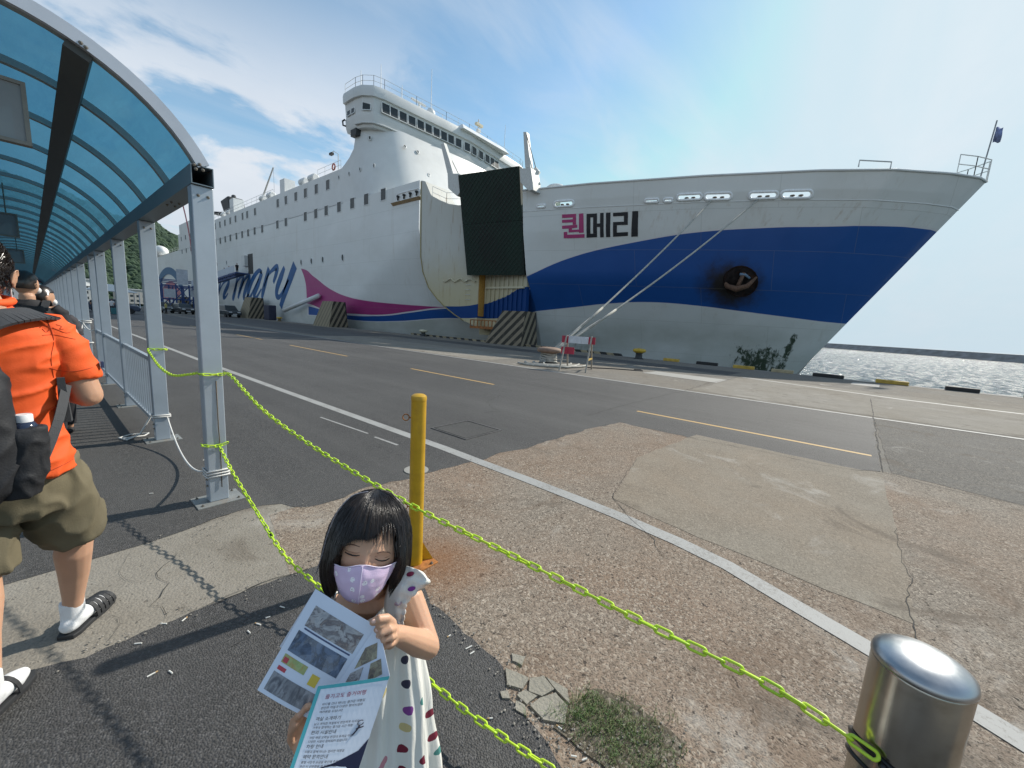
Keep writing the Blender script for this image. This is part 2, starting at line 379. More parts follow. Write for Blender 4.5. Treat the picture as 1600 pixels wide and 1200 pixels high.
# patches of other surfacing on the quay apron
for i, (q, mt) in enumerate([([(11.2, 26), (14.8, 26), (15, 11.2), (11.25, 10.6)], smoothc), ([(17.6, 70), (19.4, 70), (19.4, 3), (17.6, 3.2)], asph), ([(11.4, 2.9), (17.4, 2.7), (17.2, -5), (11.4, -5)], smoothc), ([(12.2, 70), (17.5, 70), (17.5, 26.5), (12, 26.2)], asph)]):
    sheet('apron_patch', jag(q, .4, .05, True, i*2.2), .0035, mt)
def crack(pts, wd=.006, z=.0068, amp=.02):
    P = jag(pts, .05, amp, False)+[pts[-1]]
    L = []; R_ = []
    for i, (x, y) in enumerate(P):
        a = P[max(0, i-1)]; b_ = P[min(len(P)-1, i+1)]; d = Vector((b_[0]-a[0], b_[1]-a[1], 0)).normalized(); k = .5*wd*(.4+abs(mnoise.noise(Vector((x*7, y*7, 1))))*1.6)/2
        L.append((x-d.y*k, y+d.x*k)); R_.append((x+d.y*k, y-d.x*k))
    o = sheet('crack', L+R_[::-1], z, crack_m)
crack([(6.02, 3.17), (7.92, 3.15), (10.85, 2.98), (13.5, 2.99), (17.49, 2.71)], .03)
crack([(4.46, -.6), (3.93, -.58), (3.29, -.56), (2.2, -.5)], .012, amp=.03)
crack([(6.37, -.6), (6.2, -1.09), (6.19, -1.9), (6.3, -4)], .02); crack([(6.37, -.64), (10.99, -.8), (15, -.95)], .035, amp=.01)
crack([(6.02, 2.6), (6.0, 1.5), (6.12, .6), (6.08, 0), (6.2, -.4), (6.37, -.62)], .014, amp=.03)
crack([(4.44, 1.64), (3.21, 1.36), (2.93, 1.06), (2.77, .82), (2.6, .7)], .01)
crack([(6.1, 5.3), (5.3, 4.9), (5.0, 4.3), (4.7, 4.4)], .02, amp=.05)
crack([(.45, 2.9), (.33, 2.75), (.36, 2.6), (.26, 2.45), (.3, 2.3), (.42, 2.26), (.6, 2.27)], .006, amp=.02)
crack([(.47, 2.24), (.7, 2.26), (.92, 2.21)], .012, amp=.03); crack([(.15, 1.9), (.4, 1.88), (.62, 1.9), (.9, 1.95)], .003, amp=.01)
crack([(.0, 2.6), (.15, 2.45), (.1, 2.3)], .004, amp=.03); crack([(.27, 3.1), (.2, 2.85), (.28, 2.7)], .003, amp=.03)
for y in (9, 14, 20, 27, 35): crack([(11.3, y), (14, y+.1), (QX-.5, y)], .02, amp=.02)
# trench drain lid let into the road
gr = empty('drain_cover', (3.75, 3.82, .004), 0, 'square asphalt filled manhole lid sunk in the road beyond the yellow post', 'manhole')
MB().box((-.31, -.31, 0), (.31, .31, .008)).build('lid', mat_asphalt('lid_fill', (.06, .058, .055), 1.4), gr)
fr = MB()
for a, b_ in [((-.35, -.35), (.35, -.33)), ((-.35, .33), (.35, .35)), ((-.35, -.33), (-.33, .33)), ((.33, -.33), (.35, .33))]: fr.box((*a, 0), (*b_, .01))
fr.build('frame', simple('worn_iron', (.12, .115, .11), .6, .3, .3), gr)
tag(MB().lathe([(.12, .004), (.12, .011), (.1, .012)], (2.32, 3.05, 0), 20).build('marker_disc', pale_p), 'small pale round cement disc in the asphalt beside the white line', 'disc')
# ------------------------------------------------------------------ the ferry
XC = 36.5; SIDE = 23.6; YB = 19.8; TOPZ = 11.45
XE = [(-4, 28.9), (0, 28.0), (2.9, 26.9), (5.4, 25.3), (8.5, 24.6), (11.6, 24.2)]
def stem_y(z): return -5.5+(11.6-z)*.6 if z > -1 else 2.06+(-1-z)*.2
def bowS(t, z):
    up_ = interp(t, [(0, 0), (.2, .10), (.47, .285), (.70, .48), (.83, .626), (.93, .80), (.984, .927), (1, 1)])
    lo = interp(t, [(0, 0), (.5, .42), (.8, .73), (.95, .92), (1, 1)])
    k = min(1, max(0, (z-1)/9.5)); return up_*k+lo*(1-k)
def hull_x(y, z):
    if y < YB:
        t = min(1, (YB-y)/(YB-stem_y(z))); xe = interp(z, XE); return xe+(XC-xe)*bowS(t, z)
    d = max(0, 31+16*(10-max(z, -1.5))/9-y); f_ = SIDE+.125*d**1.15 if y < 50 else SIDE
    if y > 44: f_ = SIDE+.125*d**1.15*(50-y)/6 if y < 50 else SIDE
    if y < 31: wq = (31-y)/(31-YB); f_ = f_*(1-wq)+interp(z, XE)*wq
    return f_
def pocket_x(y): return 23.55+max(0, (31-y))*.2
def hit(px, py, f=hull_x):
    d = wdir(px, py); x = 24.5
    for _ in range(60):
        P = CAM+d*x/d[0]; x = .5*x+.5*f(P[1], P[2])
    P = CAM+d*x/d[0]; return float(P[1]), float(P[2])
pkf = lambda y, z: pocket_x(y)
st_top = [hit(*p, pkf) for p in [(736, 477)]]+[hit(*p) for p in [(600, 492), (640, 487), (700, 481.5), (822, 433), (900, 400), (1000, 377), (1100, 362), (1200, 356), (1300, 354), (1400, 354), (1457, 360)]]
st_bot = [hit(*p, pkf) for p in [(736, 497)]]+[hit(*p) for p in [(486, 492), (512, 494), (564, 501), (620, 501.6), (700, 497), (840, 486), (897, 480), (955, 474), (1012, 472), (1084, 477), (1156, 486), (1242, 497), (1300, 504)]]
st_top += [hit(*p) for p in [(484, 479), (512, 487), (564, 494)]]
def mono(L, lo, hi, vmax=None):
    L = sorted(L); out = [L[0]]
    for q in L[1:]:
        if q[0]-out[-1][0] > .6: out.append(q)
    return [(lo, out[0][1])]+[q for q in out if lo < q[0] < hi]+[(hi, out[-1][1])]
YLO, YHI = -6.0, 62.0
st_top = mono(st_top, YLO, YHI); st_bot = mono(st_bot, YLO, YHI)
pk_top = mono([hit(*p) for p in [(472, 420), (490, 432), (520, 454), (544, 464), (580, 471), (620, 475), (660, 478), (697, 480)]], YLO, YHI)
pk_bot = mono([hit(*p) for p in [(479, 474), (512, 485.5), (564, 491), (600, 491.5), (640, 486.5), (697, 480.3)]], YLO, YHI)
ytip = hit(477, 440)[0]; ytail = hit(697, 480)[0]
HP = mat_hull = None
def hull_material(name, rust=1.0):
    m, nt, b = newmat(name); p = nt.coord(); x, y, z = nt.xyz(p)
    big = nt.noise(nt.map(p, (.2, .16, .3)), 1.0, 6, .6)
    c = nt.mix(nt.ramp(big, [(.35, 0), (.7, 1)]), (.77, .78, .765), (.67, .675, .65))
    pan = nt.noise(nt.map(p, (1, .25, .7)), .5, 3, .5); c = nt.mix(nt.smooth(pan, .45, .65), c, (.72, .735, .72))
    stk = nt.noise(nt.map(p, (1.5, 1.6, .07)), 1.0, 6, .7)
    c = nt.mix(nt.math('MULTIPLY', nt.smooth(stk, .55, .78), .35), c, (.45, .40, .31))
    # rust runs below the mooring ports
    zr = nt.math('MULTIPLY', nt.smooth(z, 6.5, 9.6), nt.math('SUBTRACT', 1, nt.smooth(z, 9.75, 9.95)))
    zr = nt.math('MULTIPLY', zr, nt.math('SUBTRACT', 1, nt.smooth(y, 15, 18)))
    c = nt.mix(nt.math('MULTIPLY', nt.math('MULTIPLY', zr, nt.smooth(nt.noise(nt.map(p, (2, 1.1, .22)), 1.3, 7, .7), .54, .72)), .40*rust), c, (.36, .24, .13))
    # dock grime low down at the bow
    zl = nt.math('SUBTRACT', 1, nt.smooth(z, 1.2, 3.6)); yb = nt.math('SUBTRACT', 1, nt.smooth(y, 8, 24))
    c = nt.mix(nt.math('MULTIPLY', zl, nt.math('ADD', .25, nt.math('MULTIPLY', nt.smooth(big, .3, .7), .35))), c, (.33, .35, .29))
    def inside(tp, bt, y0=None, y1=None):
        t_ = nt.curve(y, tp, YLO, YHI, -2, 12); b_ = nt.curve(y, bt, YLO, YHI, -2, 12)
        k = nt.math('MULTIPLY', nt.smooth(nt.math('SUBTRACT', t_, z), -.012, .012), nt.smooth(nt.math('SUBTRACT', z, b_), -.012, .012))
        if y1 is not None: k = nt.math('MULTIPLY', k, nt.math('LESS_THAN', y, y1))
        if y0 is not None: k = nt.math('MULTIPLY', k, nt.math('GREATER_THAN', y, y0))
        return k
    blue = nt.mix(nt.noise(p, .5, 6, .6), (.010, .075, .29), (.018, .10, .36))
    # worn dark bloom round the anchor
    ad = nt.vmath('LENGTH', nt.vmath('MULTIPLY', nt.vmath('SUBTRACT', p, (26.3, 6.3, 5.0)), (0, .50, .55)))
    ad = nt.math('ADD', ad, nt.math('MULTIPLY', nt.noise(p, 1.4, 6, .7), .9))
    blue = nt.mix(nt.math('SUBTRACT', 1, nt.smooth(ad, .75, 1.65)), blue, (.022, .018, .017))
    pink = nt.mix(nt.noise(p, .8, 4, .5), (.34, .035, .17), (.42, .055, .22))
    # white edging, pink wedge, blue band
    edge_ = inside([(a, b_+.14) for a, b_ in pk_top], [(a, b_-.14) for a, b_ in pk_bot], None, ytip+.25)
    kedge = inside([(a, b_+.11) for a, b_ in st_top], [(a, b_-.08) for a, b_ in st_bot], None, hit(482, 480)[0]+.4)
    c = nt.mix(kedge, c, (.72, .70, .70)); c = nt.mix(inside(st_top, st_bot, None, hit(482, 480)[0]), c, blue)
    only = nt.math('GREATER_THAN', y, ytail-1.5)
    c = nt.mix(nt.math('MULTIPLY', edge_, only), c, (.72, .70, .70))
    # left edge of the wedge curves in: y limit depends on z
    yl = nt.curve(z, [(-2, hit(479, 474)[0]), (1.2, hit(479, 474)[0]), (hit(479, 460)[1], hit(479, 460)[0]), (hit(477, 440)[1], hit(477, 440)[0]), (hit(472, 420)[1], hit(472, 420)[0]+.3), (10, 60)], -2, 10, 40, 62)
    kp = nt.math('MULTIPLY', inside(pk_top, pk_bot), nt.math('LESS_THAN', y, yl))
    c = nt.mix(nt.math('MULTIPLY', kp, only), c, pink)
    # weed and scraped paint at the waterline near the stem
    wd = nt.noise(nt.map(p, (1, 1.0, .55)), 1.25, 8, .72, .6)
    fal = nt.math('MAXIMUM', nt.math('MAXIMUM', nt.smooth(nt.math('ABSOLUTE', nt.math('SUBTRACT', y, 4.4)), .4, 2.6), nt.smooth(z, .1, 1.9)), 0)
    fal2 = nt.math('MAXIMUM', nt.smooth(nt.math('ABSOLUTE', nt.math('SUBTRACT', y, nt.math('ADD', 2.9, nt.math('MULTIPLY', z, -.25)))), .0, .45), nt.smooth(z, 1.6, 2.8))
    fal = nt.math('MINIMUM', fal, fal2)
    kw = nt.smooth(nt.math('SUBTRACT', nt.noise(nt.map(p, (1, 1.5, .8)), 2.2, 9, .75, .4), nt.math('MULTIPLY', fal, .34)), .36, .49)
    c = nt.mix(nt.math('MULTIPLY', kw, .95), c, (.014, .032, .010))
    orange = nt.math('MULTIPLY', nt.smooth(nt.noise(nt.map(p, (1, .5, .2)), .8, 6, .7), .5, .62), nt.math('MULTIPLY', nt.math('SUBTRACT', 1, nt.smooth(nt.math('ABSOLUTE', nt.math('SUBTRACT', y, 21)), 3, 7)), nt.math('SUBTRACT', 1, nt.smooth(z, .6, 2.2))))
    c = nt.mix(nt.math('MULTIPLY', orange, .7*rust), c, (.16, .11, .05))
    nt.set(b.inputs['Base Color'], c); b.inputs['Roughness'].default_value = .42
    # plate seams and oil-canning
    br = nt.new('ShaderNodeTexBrick'); nt.set(br.inputs['Vector'], nt.map(nt.vmath('MULTIPLY', p, (1, 1, 1)), (1, 1, 1), (0, 0, 0), (0, math.pi/2, 0)))
    cz = nt.new('ShaderNodeCombineXYZ'); nt.set(cz.inputs[0], y); nt.set(cz.inputs[1], z); nt.set(br.inputs['Vector'], cz.outputs[0])
    br.inputs['Scale'].default_value = .25; br.inputs['Mortar Size'].default_value = .006; br.inputs['Mortar Smooth'].default_value = .6; br.inputs['Brick Width'].default_value = 2.0; br.inputs['Row Height'].default_value = .6
    c = nt.mix(nt.math('MULTIPLY', br.outputs['Fac'], .22), c, (.25, .24, .2)); nt.set(b.inputs['Base Color'], c)
    h = nt.math('ADD', nt.math('MULTIPLY', br.outputs['Fac'], .6), nt.math('MULTIPLY', nt.noise(nt.map(p, (.5, .5, .8)), 1.0, 3, .5), 1.2))
    nt.set(b.inputs['Normal'], nt.bump(h, .25, .05)); return m
hull_m = hull_material('ship_hull_paint')
shipw = simple('ship_white', (.68, .69, .68), .42, var=.06, scale=.5, bump=.12, bscale=1.2, dirt=((.45, .42, .36), .25))
cream = simple('ship_cream', (.58, .53, .38), .6, var=.12, scale=1.2, dirt=((.35, .22, .09), .5))
rusty = simple('rusted_steel', (.33, .13, .04), .85, var=.5, scale=5, bump=.5, dirt=((.12, .06, .03), .7))
glass = simple('ship_window_glass', (.035, .045, .05), .35, var=.3, spec=.3)
railm = simple('ship_rail', (.62, .63, .62), .5)
darkm = simple('dark_steel', (.03, .032, .034), .6, var=.3)
ship = empty('ferry', (SIDE, 60, 0), 0, 'white car ferry with blue bow band and pink wedge moored along the quay', 'ship')
ship_inv = Vector((SIDE, 60, 0))
def S(o, **k):
    """attach to the ferry keeping world placement"""
    o.parent = ship; o.matrix_parent_inverse = Matrix.Translation(-ship_inv)
    return tag(o, **k) if k else o
def rrect_in(y, z, r, pad=0):
    yc, zc, hw, hh = r; dy = max(abs(y-yc)-(hw-hh), 0); dz = abs(z-zc); return math.hypot(dy, dz) < hh+pad
ports = []
for a, b_, zc, zh in [(760, 890, 166, 33), (908, 1052, 163, 37), (1150, 1303, 157, 38), (1325, 1490, 152, 42), (92, 195, 203, 32), (585, 655, 187, 17), (688, 732, 184, 17), (0, 40, 216, 12)]:
    q = [hit(840+a/3.478, 260+zc/3.478), hit(840+b_/3.478, 260+zc/3.478)]
    t_, u_ = hit(840+(a+b_)/2/3.478, 260+(zc-zh/2)/3.478), hit(840+(a+b_)/2/3.478, 260+(zc+zh/2)/3.478)
    ports.append(((q[0][0]+q[1][0])/2, (t_[1]+u_[1])/2, abs(q[0][0]-q[1][0])/2, max(.09, abs(t_[1]-u_[1])/2*.92)))
DECK = min(p[1]-p[3] for p in ports)-.12
# bow shell, port side, mirrored for starboard
def shell(mb, ts, zs, holes, mirror=False):
    idx = {}
    def vert(i, j):
        if (i, j) not in idx:
            z = zs[j]; y = YB-ts[i]*(YB-stem_y(z)); x = hull_x(y, z)
            if mirror: x = 2*XC-x
            idx[i, j] = len(mb.v); mb.v.append((x, y, z))
        return idx[i, j]
    for i in range(len(ts)-1):
        for j in range(len(zs)-1):
            if holes:
                z = (zs[j]+zs[j+1])/2; t = (ts[i]+ts[i+1])/2; y = YB-t*(YB-stem_y(z))
                if any(rrect_in(y, z, r, .02) for r in ports): continue
            mb.f.append((vert(i, j), vert(i+1, j), vert(i+1, j+1), vert(i, j+1))); mb.m.append(0)
ts = [i/190 for i in range(191)]; zs = list(np.arange(-3.2, 8.6, .45))+list(np.arange(8.6, 11.05, .055))+[11.25, TOPZ]
zs = [float(v) for v in zs]
mb = MB(); shell(mb, ts, zs, True); so = mb.build('bow_plating', hull_m, smooth=True, recalc=False); S(so)
mb = MB(); shell(mb, ts[::5]+([1.0] if ts[::5][-1] != 1 else []), zs[::4]+[TOPZ], False, True); S(mb.build('bow_plating', hull_m, smooth=True, recalc=False))
# bulwark cap rail and the moulding under the ports
def along(z, off=0.0, t0=0.0, t1=1.0, n=60):
    out = []
    for i in range(n+1):
        t = t0+(t1-t0)*i/n; y = YB-t*(YB-stem_y(z)); out.append((hull_x(y, z)-off, y, z))
    return out
S(MB().tube(along(TOPZ), .07, 8).build('bulwark_rail', shipw, smooth=True)); S(MB().tube([(2*XC-a, b_, c_) for a, b_, c_ in along(TOPZ)], .07, 8).build('bulwark_rail', shipw, smooth=True))
S(MB().tube(along(DECK+.02, -.01), .035, 6).build('moulding', shipw, smooth=True))
# foredeck
dk = along(DECK-.05, -.05, 0, .99, 24); dkp = [(a, b_) for a, b_, c_ in dk]
dm = MB(); 
for (a, b_), (c_, d_) in zip(dkp[:-1], dkp[1:]): dm.add([(a, b_, DECK-.05), (c_, d_, DECK-.05), (2*XC-c_, d_, DECK-.05), (2*XC-a, b_, DECK-.05)], [(0, 1, 2, 3)])
S(dm.build('foredeck', simple('deck_green', (.12, .2, .15), .7), recalc=False))
# mooring ports: rim, rollers
rimw = simple('port_rim', (.86, .87, .87), .4)
for yc, zc, hw, hh in ports:
    P = []
    for k in range(36):
        a = 2*math.pi*k/36; cy_ = (hw-hh) if math.cos(a) > 0 else -(hw-hh)
        y = yc+cy_+hh*1.06*math.cos(a); z = zc+hh*1.06*math.sin(a); P.append((hull_x(y, z)-.01, y, z))
    rim = MB().tube(P, .085, 8, True).build('mooring_port', rimw, smooth=True); S(rim)
    if hw > .5:
        sill = MB()
        for s_ in (-.28, .28):
            y = yc+s_*hw; x = hull_x(y, zc-hh)+.12
            rb = MB().lathe([(.06, 0), (.06, hh*.75), (.13, hh*.8), (.13, hh*1.1)], (x, y, zc-hh), 10)
            r_o = rb.build('roller', simple('roller_steel', (.16, .13, .11), .6, .3, .4, 6), smooth=True); r_o.parent = rim
# side shell from the ramp pocket aft
ys = [float(v) for v in list(np.arange(YB, 60, .9))+list(np.arange(60, 124, 8))+[124.0]]
def zrow(y):
    top = 17.7 if y > 44 else 14.0
    return top
mb = MB(); zz_ = [float(v) for v in np.linspace(-3.2, 14.0, 26)]
for i, y in enumerate(ys):
    for z in zz_: mb.v.append((hull_x(y, z), y, z))
n_ = len(zz_)
for i in range(len(ys)-1):
    for j in range(n_-1):
        if ys[i] < 31 and zz_[j] > 4: continue
        mb.f.append((i*n_+j, (i+1)*n_+j, (i+1)*n_+j+1, i*n_+j+1)); mb.m.append(0)
S(mb.build('side_plating', hull_m, smooth=True, recalc=False))
aft = MB()
aft.add([(SIDE, 124, -3.2), (SIDE+.3, 172, -3.2), (SIDE+.3, 172, 14.2), (SIDE, 124, 14.2)], [(0, 1, 2, 3)])
aft.add([(SIDE+.3, 172, -3.2), (49.4, 172, -3.2), (49.4, 172, 14.2), (SIDE+.3, 172, 14.2)], [(0, 1, 2, 3)])
S(aft.build('side_plating', hull_m, recalc=False)); S(MB().poly([(SIDE, 124, 14.2), (49, 124, 14.2), (49, 172, 14.2), (SIDE, 172, 14.2)]).build('aft_deck', shipw))
S(MB().add([(49.4, 19.8, -3.2), (49.4, 172, -3.2), (49.4, 172, 14), (49.4, 19.8, 14)], [(0, 1, 2, 3)]).build('starboard_plating', hull_m))
# superstructure: rounded front corner, slightly raked
def front_pts(z, bow=0.0):
    rk = (14-z)*.12 if z < 20 else -.7
    yf = 39.6-rk*-1.0 if False else 39.3-(20.8-z)*.32
    pts = [(SIDE, 124), (SIDE, 45.5)]
    R_ = 4.6
    for k in range(1, 10):
        a = k/10*math.pi/2; pts.append((SIDE+R_*(1-math.cos(a)), yf+R_*.95*(1-math.sin(a))))
    pts += [(29, yf-.05), (33, yf-.35), (XC, yf-.55)]
    return pts
su = MB(); zl = [13.95, 14.6, 15.5, 16.5, 17.2, 17.7]
rows = [front_pts(z) for z in zl]; k_ = len(rows[0])
for z, r in zip(zl, rows): su.v += [(x, y, z) for x, y in r]+[(2*XC-x, y, z) for x, y in r[::-1]][1:]
kk = 2*k_-1
for j in range(len(zl)-1):
    for i in range(kk-1): su.f.append((j*kk+i, j*kk+i+1, (j+1)*kk+i+1, (j+1)*kk+i)); su.m.append(0)
S(su.build('deckhouse', shipw, smooth=True, angle=.6))
# front below, down to the mooring deck
fl = MB(); zf = [9.0, 11, 12.5, 13.96]
rows = [front_pts(z)[1:] for z in zf]; k_ = len(rows[0])
for z, r in zip(zf, rows): fl.v += [(x+.02, y, z) for x, y in r]+[(2*XC-x, y, z) for x, y in r[::-1]][1:]
kk = 2*k_-1
for j in range(len(zf)-1):
    for i in range(kk-1): fl.f.append((j*kk+i, j*kk+i+1, (j+1)*kk+i+1, (j+1)*kk+i)); fl.m.append(0)
S(fl.build('deckhouse', shipw, smooth=True, angle=.6))
# tower carrying the bridge (aft edge curves into the deck)
tw = MB(); zt = [17.7, 18.0, 18.5, 19.2, 20.2, 20.9, 21.4]
def tower_row(z):
    r = [p for p in front_pts(z) if p[1] < 45.4 or True][2:]
    ya = 42.9+3.0*max(0, (19.9-z)/2.2)**2
    return [(SIDE, ya)]+r
rows = [tower_row(z) for z in zt]; k_ = len(rows[0])
for z, r in zip(zt, rows): tw.v += [(x, y, z) for x, y in r]+[(2*XC-x, y, z) for x, y in r[::-1]][1:]
kk = 2*k_-1
for j in range(len(zt)-1):
    for i in range(kk-1): tw.f.append((j*kk+i, j*kk+i+1, (j+1)*kk+i+1, (j+1)*kk+i)); tw.m.append(0)
    tw.f.append((j*kk+kk-1, j*kk, (j+1)*kk, (j+1)*kk+kk-1)); tw.m.append(0)
S(tw.build('bridge_tower', shipw, smooth=True, angle=.6))
S(MB().poly([(SIDE, 46, 17.69), (49.4, 46, 17.69), (49.4, 124, 17.69), (SIDE, 124, 17.69)]).build('boat_deck', shipw))
S(MB().box((27.5, 30.5, 8.9), (48, 45, 9.0)).build('mooring_deck', simple('deck_green', (.12, .2, .15), .7)))
S(MB().box((SIDE+.4, 122.5, 17.7), (49, 124, 19.6)).build('aft_house', shipw)); S(MB().box((SIDE, 112, 17.7), (30, 122.5, 19.7)).build('aft_house', shipw))
# bridge
def ring(z, off, yaft=44.3):
    """outline of the bridge level, pushed out by off"""
    r = [(23.35-off, yaft), (23.35-off, 42.2), (23.55-off*.9, 41.2-off*.5), (24.2-off*.5, 40.3-off*.8), (25.2, 40.0-off), (29, 39.7-off), (33, 39.35-off), (XC, 39.1-off)]
    return r
def band(mb, specs):
    rows = []
    for z, off in specs:
        r = ring(z, off); rows.append([(x, y, z) for x, y in r]+[(2*XC-x, y, z) for x, y in r[::-1]][1:])
    k = len(rows[0]); b0 = len(mb.v)
    for r in rows: mb.v += r
    for j in range(len(rows)-1):
        for i in range(k-1): mb.f.append((b0+j*k+i, b0+j*k+i+1, b0+(j+1)*k+i+1, b0+(j+1)*k+i)); mb.m.append(0)
    mb.f.append(tuple(b0+i for i in range(k))); mb.f.append(tuple(b0+(len(rows)-1)*k+i for i in range(k))); mb.m += [0, 0]
    # aft face
    for j in range(len(rows)-1): mb.f.append((b0+j*k+k-1, b0+j*k, b0+(j+1)*k, b0+(j+1)*k+k-1)); mb.m.append(0)
bb = MB(); band(bb, [(20.9, -.15), (21.3, .02), (22.2, .1), (22.25, .0), (23.65, .12), (23.7, .35), (24.35, .38), (24.7, .28)])
bridge = S(bb.build('bridge', shipw, angle=.5))
S(MB().tube([(x, y, 21.25) for x, y in ring(0, .1)][1:]+[(2*XC-x, y, 21.25) for x, y in ring(0, .1)[::-1]][1:], .09, 8).build('handrail', railm, smooth=True))
vb = MB(); vb.hexa([(34.9, 38.3, 24.5), (43.5, 38.3, 24.5), (43.5, 42, 24.5), (34.9, 42, 24.5)], [(35.3, 38.9, 25.2), (43.1, 38.9, 25.2), (43.1, 42, 25.2), (35.3, 42, 25.2)]); S(vb.build('visor', shipw))
winf = simple('window_frame_white', (.72, .73, .72), .4)
def window_on(mid, tan, w_, h_, nrm, name='window', tilt=0.0, frame=.07):
    """window with frame and pane on a wall: mid point, wall tangent, outward normal"""
    mid = Vector(mid); t = Vector(tan).normalized(); n = Vector(nrm).normalized(); u = t.cross(n); u = u if u.z > 0 else -u
    def quad(hw, hh, d0, d1):
        A = [mid+t*sx*hw+u*sz*hh+n*d0 for sx, sz in ((-1, -1), (1, -1), (1, 1), (-1, 1))]; B = [q+n*(d1-d0) for q in A]; return A, B
    fm = MB(); hw, hh = w_/2, h_/2
    for (a0, b0, a1, b1) in ((-hw-frame, -hh-frame, hw+frame, -hh), (-hw-frame, hh, hw+frame, hh+frame), (-hw-frame, -hh, -hw, hh), (hw, -hh, hw+frame, hh)):
        A = [mid+t*a+u*b_-n*.01 for a, b_ in ((a0, b0), (a1, b0), (a1, b1), (a0, b1))]; fm.hexa(A, [q+n*.05 for q in A])
    f = S(fm.build(name, winf)); A, B = quad(hw+.005, hh+.005, .004, .012)
    p = MB().hexa(A, B).build('pane', glass); p.parent = f; return f
for k in range(17):
    cxp = [275, 360, 432, 500, 567, 632, 692, 752, 808, 862, 920, 987, 1048, 1108, 1165, 1212, 1250][k]; cyp = 360+(cxp-275)*.425
    P = onz(520+cxp/4.706, 90+(cyp+34)/4.706, 22.35); x = P.x
    if k == 1: x += .15
    if k == 0: window_on((23.72, 40.85, 22.95), (.6, -.75, 0), .8, .95, (-.75, -.6, .08)); continue
    xs_ = [24.2, 25.2, 29, 33, XC, 73-33, 73-29]; yy = [40.3, 40.0, 39.7, 39.35, 39.1, 39.35, 39.7]
    y = float(np.interp(x, xs_, yy)); window_on((x, y-.13, 22.97), (1, -.085 if x < XC else .085, 0), .85, .95, (-.085, -1, .086))
window_on((23.3, 42.75, 22.95), (0, 1, 0), .62, .95, (-1, 0, .09)); window_on((23.3, 43.6, 22.95), (0, 1, 0), .62, .95, (-1, 0, .09))
S(MB().box((23.3, 42.2, 20.3), (24.4, 43.3, 20.95)).build('searchlight_housing', darkm))
# accommodation windows on the side
for px, py in [(1130, 230), (1058, 257), (990, 283), (930, 305), (868, 328), (817, 347), (675, 403), (626, 422), (597, 432), (553, 450), (520, 462), (487, 474), (456, 485), (425, 495)]:
    y = onx(230+px/4, 230+py/4, SIDE).y; window_on((SIDE, y, 16.5), (0, 1, 0), .86, 1.08, (-1, 0, 0), frame=.06)
for px, py in [(1283, 347), (1200, 372), (1120, 395), (1055, 413), (990, 433), (868, 467), (815, 484), (720, 512), (673, 525), (632, 537), (595, 549), (559, 560), (521, 570), (489, 578), (458, 588), (428, 597)]:
    y = onx(230+px/4, 230+py/4, SIDE).y; window_on((SIDE, y, 13.65), (0, 1, 0), .86, 1.08, (-1, 0, 0), frame=.06)
for px, py in [(561, 304), (573, 302.5), (597, 303)]:
    y = onx(px, py, SIDE).y
for y in (40.6, 37.4): window_on((SIDE, y, 13.65), (0, 1, 0), .86, 1.08, (-1, 0, 0), frame=.06)
for y in (100, 103.5, 107, 110, 113, 117, 121):
    for z in (13.65, 16.5): window_on((SIDE, y, z), (0, 1, 0), .78, .95, (-1, 0, 0), frame=.06)
def porthole(c, n, r=.2, sy=1.3, name='porthole'):
    c = Vector(c); n = Vector(n).normalized(); t = n.cross(Vector((0, 0, 1))).normalized(); u = t.cross(n)
    P = [c+t*r*math.cos(a*math.pi/8)+u*r*sy*math.sin(a*math.pi/8)+n*.01 for a in range(16)]
    f = S(MB().tube(P, .045, 6, True).build(name, winf, smooth=True)); g_ = MB().hexa([q-n*.03 for q in P], [q-n*.0 for q in P]).build('pane', glass); g_.parent = f
for px, py in [(1222, 690), (1098, 703), (1027, 712), (963, 720), (497, 722), (437, 730)]:
    P = onx(230+px/4, 230+py/4, SIDE); porthole((hull_x(P.y, P.z), P.y, P.z), (-1, 0, 0), .29, 1.35)
for px, py in [(648, 385), (728, 355), (813, 322), (905, 288)]:
    P = onx(400+px/5, 200+py/5, SIDE+.0); porthole((SIDE+(.25 if px > 850 else 0), P.y, P.z), (-1, -.1, 0), .14, 1.5)
for px, py in [(1190, 133), (1293, 175), (1350, 368), (1460, 410), (850, 88)]:
    P = ony(400+px/5, 200+py/5, 38.2); 
    yf = 39.3-(20.8-P.z)*.32; x = P.x
    if px == 850: porthole((24.2, 41.0, 20.0), (-1, -.7, 0), .14, 1.5)
    else: porthole((x, yf-.1, P.z), (0, -1, .3), .16, 1.2)
# ramp pocket: plated side in front of the flare
pk = MB(); prof = [(31.3, 9.0, 13.9), (31.0, 7.2, 13.85), (30.7, 5.8, 13.75), (30.0, 4.4, 12.5), (29.0, 3.4, 12.0), (28.0, 2.65, 11.6), (27.0, 2.05, 11.4), (26.0, 1.55, 11.35), (25.0, 1.2, 11.3), (24.6, 1.0, 11.3)]
N_ = len(prof)
for dx in (0, 2.8):
    for y, zb, ztp in prof: pk.v += [(pocket_x(y)+dx, y, zb), (pocket_x(y)+dx, y, ztp)]
for i in range(N_-1):
    a = 2*i; pk.f += [(a, a+2, a+3, a+1)]; c_ = 2*N_+a; pk.f += [(c_, c_+1, c_+3, c_+2), (a+1, a+3, c_+3, c_+1), (a, c_, c_+2, a+2)]; pk.m += [0, 0, 0, 0]
e = 2*(N_-1); pk.f += [(0, 1, 2*N_+1, 2*N_), (e, 2*N_+e, 2*N_+e+1, e+1)]; pk.m += [0, 0]
